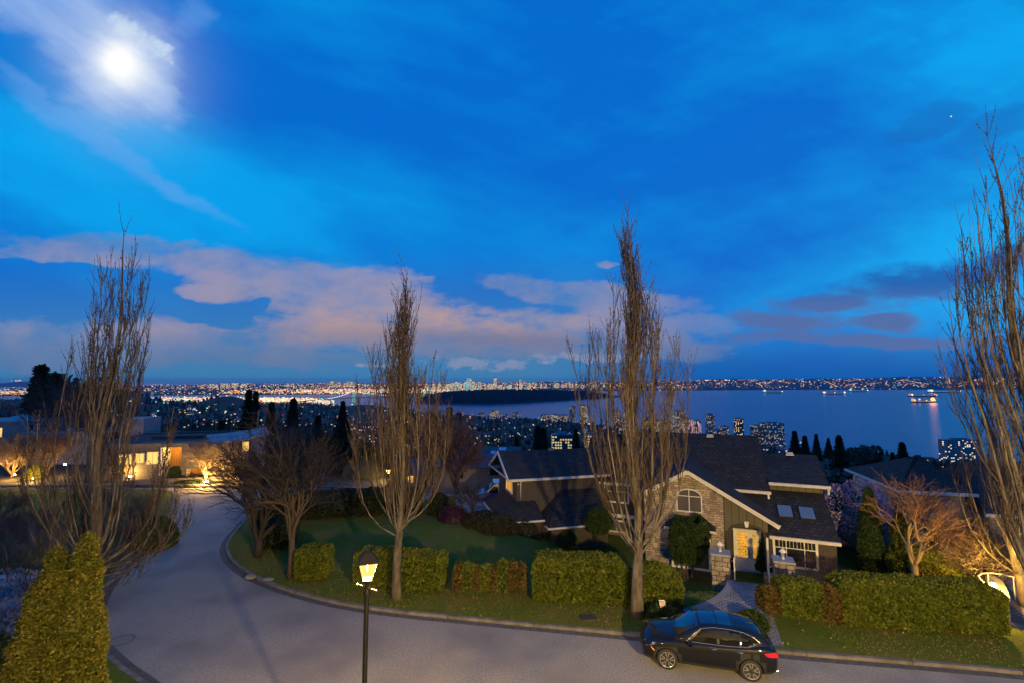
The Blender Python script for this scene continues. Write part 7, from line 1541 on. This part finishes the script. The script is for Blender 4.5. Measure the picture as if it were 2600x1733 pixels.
dots('hillside_lights', np.stack([x, D, z], -1), D * .0013 * r.uniform(.4, 1.7, len(D)) + .2, r.choice(6, len(D), p=[.42, .25, .2, .07, .03, .03]), 'scattered warm street and porch lights among the hillside trees')
# port and industry along the inlet
n = 1500; px = np.concatenate([r.normal(700, 85, n // 2), r.uniform(380, 840, n // 2)]); yy = np.concatenate([r.normal(1013, 5.0, n // 2), r.normal(1015, 5, n // 2)]); px = np.clip(px, 330, 850); a = (px - 1300) / 1200; D = Dshore(a) * r.uniform(.86, .985, n); x = a * D; z = -150 + r.uniform(4, 26, n) + (np.clip(1022 - yy, 0, 18)) * .6
dots('harbour_lights', np.stack([x, D, z], -1), D * .0013 * r.uniform(.6, 1.8, n), r.choice(6, n, p=[.3, .14, .42, .1, .02, .02]), 'dense bright lights of the port along the near side of the inlet')
# the city across the water
def farpt(px, t): a = (px - 1300) / 1200.; return far(a, t)
n = 6500; px = np.concatenate([r.uniform(-40, 2640, 4200), r.normal(900, 240, 1500), r.normal(1300, 260, 800)]); n = len(px); t = r.uniform(0.0, .93, n) ** 1.15
clust = .5 + .5 * np.sin(px * .021) * np.sin(px * .0083 + 2 + t * 9) + .25 * np.sin(px * .11 + t * 33); ok = r.uniform(0, 1, n) < np.clip(clust + np.where(px < 1600, .35, .0), .1, 1) * np.where(t > .75, .45, 1); px, t = px[ok], t[ok]; n = len(px)
X, Y, Z = farpt(px, t); right = px > 1550
mi = np.where(right, r.choice(6, n, p=[.45, .27, .16, .04, .05, .03]), r.choice(6, n, p=[.36, .24, .24, .07, .06, .03]))
dots('far_city_lights', np.stack([X, Y, Z + r.uniform(4, 30, n)], -1), Y * .0011 * r.uniform(.35, 1.35, n) * np.where(right, 1.1, 1.0), mi, 'glittering street lights of the city spread along the far shore')
n = 1100; px = np.concatenate([r.normal(990, 150, 700), r.uniform(560, 1140, 400)]); t = r.uniform(0, .2, n); X, Y, Z = farpt(px, t)
dots('far_waterfront_lights', np.stack([X, Y, Z + r.uniform(3, 22, n)], -1), Y * .0016 * r.uniform(.5, 1.6, n), r.choice(6, n, p=[.4, .26, .26, .05, .01, .02]), 'very bright warm waterfront lights of the terminals beyond the bridge')
LP = []
for k in range(46):
    c_ = r.uniform(1560, 2620) if k % 3 else r.uniform(900, 1560); sl = r.uniform(-38, 38); t0_ = r.uniform(.05, .5); t1_ = t0_ + r.uniform(.1, .35); m = int(r.integers(14, 30))
    for q in np.linspace(0, 1, m): LP.append((c_ + sl * q, min(t0_ + (t1_ - t0_) * q, .95)))
LP = np.array(LP); X, Y, Z = farpt(LP[:, 0], LP[:, 1]); dots('avenue_lights', np.stack([X, Y, Z + 14], -1), Y * .0009 * r.uniform(.8, 1.2, len(LP)), r.choice(6, len(LP), p=[.55, .4, .05, 0, 0, 0]), 'lines of orange avenue lights climbing the far hillside streets')
n = 90; px = r.uniform(-10, 75, n); X, Y, Z = farpt(px, r.uniform(.0, .3, n)); dots('far_town_lights', np.stack([X, Y, Z + 20], -1), Y * .0018 * r.uniform(.5, 1.5, n), r.choice(6, n, p=[.4, .2, .38, 0, .02, 0]), 'bright cluster of town lights below the hill at the far left')
n = 46; px = np.concatenate([r.normal(1840, 42, 30), r.normal(46, 12, 16)]); P = [WD(a_, 965 - 0 + (0 if a_ > 500 else 1) - 1 + b_, 9800 if a_ > 500 else 13800) for a_, b_ in zip(px, r.normal(0, .5, n))]
dots('hilltop_lights', np.array([tuple(p) for p in P]), np.full(n, 13.), r.choice(6, n, p=[.3, .1, .5, 0, .1, 0]), 'row of white lights on the crest of the far ridge and hill')

# ------------------------------------------------------------------ apartment towers by the near shore
def tower(label, px0, px1, ytop, D, facade, cap=True, balc=0, name='apartment_tower', cat='tower', group=None, depth=None, ang=0, base=None, crown=None):
    w = (px1 - px0) / 1200. * D; P = WD((px0 + px1) / 2, ytop, D); zb = -152 if base is None else base; t_ = thing(name, (P.x, D, zb), label, cat, group)
    d = depth or w * .9; g = Geo(); a = ang + math.atan2(-P.x, D) * -1; g.box((P.x, D + d / 2, (P.z + zb) / 2), (w, d, P.z - zb), -math.atan2(P.x, D) * 0 + R(ang)); g.build('facade', facade, t_, uv=True)
    if cap: g = Geo(); g.box((P.x, D + d / 2, P.z + 1.6), (w * .45, d * .45, 3.2), R(ang)); g.box((P.x, D + d / 2, P.z + .35), (w * 1.04, d * 1.04, .7), R(ang)); g.build('roof_plant', mat('roof_plant' + str(len(MATS)), (.2, .2, .22), rough=.9), t_)
    if balc:
        g = Geo(); 
        for k in range(balc):
            z = P.z - 3 - k * 3.0
            if z < zb + 3: break
            g.box((P.x, D - .7, z), (w * .96, 1.4, .35), R(ang))
        g.build('balconies', mat('balcony_slab' + str(len(MATS)), (.5, .5, .52), rough=.8), t_)
    return t_
FA = facademat('facade_warm', (.14, .12, .11), .36, estr=.85); FB = facademat('facade_pale', (.24, .22, .22), .17, estr=.85); FC = facademat('facade_brown', (.13, .08, .07), .18, estr=1.5); FD = facademat('facade_bright', (.2, .18, .15), .5, estr=1.0)
FP = facademat('facade_pink', (.25, .14, .15), .55, hue=((1, .4, .35), (1, .7, .5), (.9, .4, .9)), estr=1.3); FCITY = facademat('facade_city', (.08, .09, .12), .6, cell=(6.5, 6.5), estr=2.2); FTEAL = facademat('facade_teal', (.1, .2, .22), .7, cell=(6, 6), hue=((.2, 1, .8), (.6, 1, .9), (.3, .7, 1)), estr=1.8)
FE = facademat('facade_slab', (.30, .29, .30), .17, cell=(4.2, 2.95), estr=1.5); FOFF = facademat('facade_office', (.05, .06, .07), .65, cell=(3.4, 3.6), hue=((1, .6, .2), (1, .8, .35), (.75, .9, .4)), estr=.8)
def dsh(px): return float(Dshore((px - 1300) / 1200.))
TW = [('slim grey tower at the shore, left of the bright gold one', 1447, 1462, 1031, FB, 8), ('brightly lit golden tower with a lamp on its roof, left of the central poplar', 1474, 1494, 1029, FD, 0), ('lit tower behind the left side of the central poplar crown', 1555, 1577, 1043, FA, 0), ('narrow lit tower just left of the central poplar trunk', 1602, 1611, 1044, FD, 0),
      ('tall tower with a single bright roof lamp right of the central poplar', 1714, 1738, 1043, FA, 10), ('broad pinkish block right beside the roof-lamp tower', 1741, 1762, 1064, FP, 0), ('second pinkish lit block with a violet roof edge', 1764, 1780, 1068, FP, 0), ('slender blue-grey tower alone against the bay', 1797, 1814, 1051, FB, 14),
      ('low grey block at the foot of the slender tower', 1816, 1828, 1090, FB, 0), ('short white block against the bay', 1834, 1850, 1082, FB, 4), ('dark brown tower with lit top floor against the bay', 1870, 1887, 1062, FC, 0), ('left white wing of the big apartment group', 1914, 1934, 1080, FB, 6), ('tall thin middle slab of the big apartment group', 1936, 1947, 1075, FB, 12),
      ('right curved-roofed wing of the big apartment group', 1949, 1990, 1074, FB, 8), ('squat lit apartment block at the shore left of the slim grey tower', 1375, 1397, 1052, FA, 0), ('second squat lit block at the shore', 1400, 1418, 1051, FD, 0), ('third squat lit block next to the slim grey tower', 1421, 1443, 1053, FA, 0),
      ('square tower with a lit crown above the dark shoreline trees', 1249, 1265, 1041, FD, 0), ('pale small block left of the square lit-crown tower', 1213, 1230, 1048, FA, 0), ('pale small block right of the square lit-crown tower', 1277, 1290, 1051, FB, 0), ('grey small block farther right above the dark shoreline trees', 1303, 1321, 1047, FB, 0),
      ('small lit block behind the poplar near the bridge end', 962, 985, 1038, FD, 0), ('lit low block left of the central poplar trunk', 1575, 1598, 1060, FA, 0), ('lit low block right of the central poplar trunk', 1640, 1664, 1060, FA, 0), ('greenish-lit low block in the poplar branches', 1668, 1690, 1066, FD, 0), ('lit low block behind the right poplar branches', 1692, 1712, 1074, FA, 0)]
for lb, a_, b_, yt, fm, bal in TW:
    k = .955 if b_ < 1900 else .97; t_ = tower(lb, a_, b_, yt, dsh((a_ + b_) / 2) * k, fm, True, bal, ang=-8 if a_ < 1600 else 12)
t_ = tower('wide pale slab apartment block with scattered lit windows at the right, behind the bare branches', 2399, 2486, 1116, 900, FE, True, 0, base=-150, depth=16, ang=4)
g = Geo()
for s in (0,): pass
for lb, a_, b_, y0, y1, D in [('low office block with rows of yellow-lit windows left of the central poplar', 1403, 1452, 1103, 1124, 640), ('second low office block with rows of yellow-lit windows behind the poplar', 1488, 1520, 1104, 1122, 660), ('low flat white-lit shop building in the hillside town', 1578, 1612, 1086, 1094, 800)]:
    P = WD((a_ + b_) / 2, y1, D); tower(lb, a_, b_, y0, D, FOFF if a_ < 1570 else FD, True, 0, name='office_block', cat='building', base=min(P.z, -60) - 8, depth=18)
# tower clusters across the water
def skyline(pxs, tops, ws, t, facs, label, group, name='city_tower'):
    for px, yt, w, f_ in zip(pxs, tops, ws, facs):
        X, Y, Z = farpt(px, t); P = WD(px, yt, float(Y)); wm = w / 1200. * Y; o = thing(name, (P.x, float(Y), float(Z)), label, 'tower', group)
        g = Geo(); zb = float(Z) - 5; g.box((P.x, float(Y), (P.z + zb) / 2), (wm, wm, P.z - zb), .3); g.build('facade', f_, o, uv=True)
q = np.random.default_rng(8)
px = np.sort(q.uniform(1085, 1345, 64)); tops = 981 - 9 * np.exp(-((px - 1190) / 60) ** 2) - q.uniform(-2, 6, 64); skyline(px, tops, q.uniform(3.2, 6.5, 64), .12, [FCITY if k % 7 else FTEAL for k in range(64)], 'lit downtown tower packed among its neighbours above the dark park', 'downtown towers')
skyline([1188.5], [958.5], [5.5], .11, [FTEAL], 'teal-lit twin downtown tower, left of the pair above the park', None); skyline([1194.5], [959], [5.5], .11, [FCITY], 'dark-topped downtown tower right beside the teal-lit one', None)
skyline([1257.5], [959], [6.5], .10, [FCITY], 'tallest downtown tower with a spire above the park', None); X, Y, Z = farpt(1257.5, .10); P = WD(1257.5, 953.5, float(Y)); P2_ = WD(1257.5, 959, float(Y)); g = Geo(); g.tube([tuple(P2_), tuple(P)], [6, 2], 5)
for o in COL.objects:
    if o.get('label', '').startswith('tallest downtown'): g.build('spire', MATS['vent_metal' + [k for k in MATS if k.startswith('vent_metal')][0][10:]], o)
skyline([1322], [962.5], [6], .12, [FCITY], 'solitary tall downtown tower right of the spired one', None)
px = np.concatenate([q.uniform(533, 552, 6), q.uniform(562, 604, 11), q.uniform(608, 628, 5)]); skyline(px, 981 - q.uniform(2, 11, len(px)), q.uniform(3, 4.6, len(px)), .45, [FCITY] * len(px), 'lit tower in the inland cluster left of the port cranes', 'inland towers, left cluster')
px = q.uniform(722, 745, 6); skyline(px, 978 - q.uniform(1, 5, 6), [3] * 6, .6, [FCITY] * 6, 'lit tower in the small middle inland cluster', 'inland towers, small cluster')
px = np.concatenate([q.uniform(828, 868, 12), q.uniform(872, 902, 9)]); skyline(px, 977 - q.uniform(3, 12, len(px)), q.uniform(3, 4.6, len(px)), .5, [FD if k % 3 == 0 else FCITY for k in range(len(px))], 'golden-lit tower in the inland cluster above the bridge', 'inland towers above the bridge')
px = q.uniform(1345, 1600, 26); skyline(px, 977 - q.uniform(0, 7, 26), q.uniform(2.6, 4.4, 26), .2, [FCITY] * 26, 'low lit tower along the far shore right of downtown', 'towers right of downtown')

# ------------------------------------------------------------------ suspension bridge
BP = [WD(652, 1027, 2950), WD(820, 1013, 3300), WD(899, 1008.5, 3500), WD(1000, 1005.5, 3750), WD(1085, 1003.5, 3980), WD(1120, 1003, 4080)]
br_ = thing('suspension_bridge', tuple(BP[2] - Vector((0, 0, 60))), 'long suspension bridge with green-lit towers and strings of lights crossing the inlet', 'bridge')
g = Geo()
for a, b in zip(BP[:-1], BP[1:]): bar(g, a, b, 14, 5)
g.build('deck', mat('bridge_deck', (.12, .10, .09), rough=.9, emit=(1, .45, .3), estr=.05), br_)
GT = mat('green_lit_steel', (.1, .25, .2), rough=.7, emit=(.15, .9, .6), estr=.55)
tops = []
for i, (px, yt, D) in enumerate([(899, 990.5, 3500), (1075, 990, 3955)]):
    P = WD(px, yt, D); g = Geo()
    for s in (-8, 8): g.tube([(P.x + s * .5, D + s, -150), (P.x + s * .45, D + s, P.z)], [3.6, 2.6], 4)
    for z in (P.z - 2, P.z - 24, P.z - 52, P.z - 80): bar(g, Vector((P.x - 4, D - 8, z)), Vector((P.x + 4, D + 8, z)), 3, 4)
    g.build('tower', GT, br_); tops.append(P)
    g = Geo(); g.box((P.x, D, -148), (30, 36, 6)); g.build('pier', mat('bridge_pier' + str(i), (.3, .3, .3), rough=.9, emit=(1, .6, .3), estr=.12), br_)
def cable(A, B, sag, n=26):
    t = np.linspace(0, 1, n)[:, None]; P = np.array(A) * (1 - t) + np.array(B) * t; P[:, 2] -= (4 * sag * t * (1 - t))[:, 0]; return P
cb = [cable(WD(836, 1010, 3330), tops[0], 8, 16), cable(tops[0], tops[1], 36, 36), cable(tops[1], WD(1118, 1003, 4080), 5, 8)]
for P in cb: g = Geo(); g.tube(P, 1.1, 3); g.build('cable', BLACKM, br_)
g = Geo(); 
for P in cb:
    for p in P: g.box(tuple(p + np.array([0, -2, 0])), (4.4, 4.4, 4.4))
o = g.build('cable_lights', emat('cable_light', (.65, .85, 1), 1.9), br_); o['kind'] = 'stuff'

# ------------------------------------------------------------------ ships at anchor
def ship(label, pxl, pxr, ywl, hh, sup, col, lamps, glow=(1, .7, .35), st=2.2, flip=False):
    D = 160 * 1200. / (ywl - 965); A = WD(pxl, ywl, D); B = WD(pxr, ywl, D); Ln = B.x - A.x; h = hh; bw = Ln * .14; x0 = A.x; y = D
    t_ = thing('cargo_ship', (x0 + Ln / 2, y, -150), label, 'ship', 'cargo ships anchored in the bay')
    prof = [(0, -bw * .35, h * .9), (.04, -bw / 2, h), (.88, -bw / 2, h), (.97, -bw * .18, h * 1.15), (1, 0, h * 1.3), (.97, bw * .18, h * 1.15), (.88, bw / 2, h), (.04, bw / 2, h), (0, bw * .35, h * .9)]
    X = lambda f_: x0 + Ln * (1 - f_ if flip else f_)
    up = [(X(a), y + b, -150 + c) for a, b, c in prof]; lo = [(X(.02 + a * .95), y + b * .8, -152) for a, b, c in prof]; n = len(prof); g = Geo(); F = [tuple(range(n))] + [(i, i + n, (i + 1) % n + n, (i + 1) % n) for i in range(n)]; g.add(up + lo, F); g.build('hull', mat('ship_hull' + str(len(MATS)), col, rough=.7), t_)
    g = Geo(); g.box((X(.09), y, -150 + h + sup / 2), (Ln * .09, bw * .8, sup)); g.box((X(.085), y, -150 + h + sup * 1.0 + 2.5), (Ln * .05, bw * .9, 5)); g.build('superstructure', mat('ship_house' + str(len(MATS)), (.5, .48, .45), emit=glow, estr=st * .45), t_)
    for f_ in (.3, .47, .63, .78): g = Geo(); g.tube([(X(f_), y, -150 + h), (X(f_), y, -150 + h + sup * .75)], 1.6, 4); bar(g, Vector((X(f_), y, -150 + h + sup * .7)), Vector((X(f_ + .07), y, -150 + h + sup * .45)), 1.6, 1.6); g.build('deck_crane', MATS['vent_metal' + [k for k in MATS if k.startswith('vent_metal')][0][10:]], t_)
    for f_, zz, s_, gl in lamps: g = Geo(); g.lathe((X(f_), y - bw * .5, -150 + h + zz), [(s_ * .4, -s_), (s_, -s_ * .3), (s_, s_ * .3), (s_ * .4, s_)], 8); g.build('deck_lamp', emat('deck_lamp' + str(len(MATS)), gl, st * 2.2), t_)
    g = Geo(); g.box((X(.5), y - bw * .51, -150 + h + 1.2), (Ln * .8, 1.2, 2.2)); g.build('deck_light_strip', emat('deck_strip' + str(len(MATS)), glow, st * .35), t_); return t_
GW = (.8, 1, .8); OR = (1, .30, .03)
ship('cargo ship with green-white lamps at both ends, leftmost of the anchored ships', 1937, 1986, 995.5, 13, 22, (.02, .03, .06), [(.08, 22, 5, GW), (.96, 8, 5, GW)], (.6, 1, .7), 1.2)
ship('reddish cargo ship, second from the left in the bay', 2088, 2146, 998.5, 12, 16, (.12, .02, .02), [(.04, 8, 7, (1, .6, .3)), (.5, 9, 4, (1, .6, .3)), (.93, 10, 8, (1, .6, .3))], (1, .5, .3), 1.5)
ship('faint dark cargo ship just right of the reddish one', 2155, 2203, 992.5, 13, 22, (.02, .03, .06), [(.06, 20, 5, GW), (.96, 10, 6, GW)], (.6, .9, .9), 1.0)
ship('long orange-lit bulk ship, upper of the close pair', 2307, 2377, 1005, 11, 16, (.05, .03, .03), [(.08, 10, 5, (1, .8, .5)), (.9, 14, 5, OR), (.96, 8, 5, OR), (.5, 10, 3, OR)], (1, .4, .1), 1.1)
ship('brilliantly orange-lit ship, nearest and lower of the close pair', 2314, 2373, 1019.5, 9, 14, (.06, .03, .02), [(.3, 14, 4.5, OR), (.87, 15, 12, OR), (.1, 8, 3.5, OR), (.6, 7, 3, OR), (.97, 6, 3, OR)], (1, .42, .09), 2.0)
ship('long white-lit ship partly behind the right poplar twigs', 2356, 2437, 995, 14, 24, (.03, .04, .05), [(.06, 18, 7, (1, 1, .8)), (.95, 12, 7, GW)], (.9, 1, .8), 1.4)
sl = WD(2361, 1011, 160 * 1200. / 54.5)
d = bpy.data.lights.new('ship_light', 'POINT'); d.energy = 7e4; d.color = (1, .33, .1); d.shadow_soft_size = 26
so = bpy.data.objects.new('ship_light', d); COL.objects.link(so)
for o in COL.objects:
    if o.get('label', '').startswith('brilliantly'): so.parent = o; so.location = Vector((sl.x, sl.y - 25, sl.z)) - o.location

# ------------------------------------------------------------------ evening air
hz_ = bpy.data.materials.new('haze'); hz_.use_nodes = True; q = hz_.node_tree; q.nodes.clear(); o_ = q.nodes.new('ShaderNodeOutputMaterial'); v_ = q.nodes.new('ShaderNodeVolumePrincipled')
v_.inputs['Color'].default_value = (.5, .75, 1, 1); v_.inputs['Density'].default_value = 2.0e-5; v_.inputs['Anisotropy'].default_value = .1; q.links.new(v_.outputs[0], o_.inputs['Volume'])
g = Geo(); g.hexa([(-26000, -400, -156), (26000, -400, -156), (26000, 33000, -156), (-26000, 33000, -156), (-26000, -400, 120), (26000, -400, 120), (26000, 33000, 120), (-26000, 33000, 120)]); o = g.build('haze', hz_); o['kind'] = 'stuff'; o['label'] = 'thin blue evening haze over the bay and city'
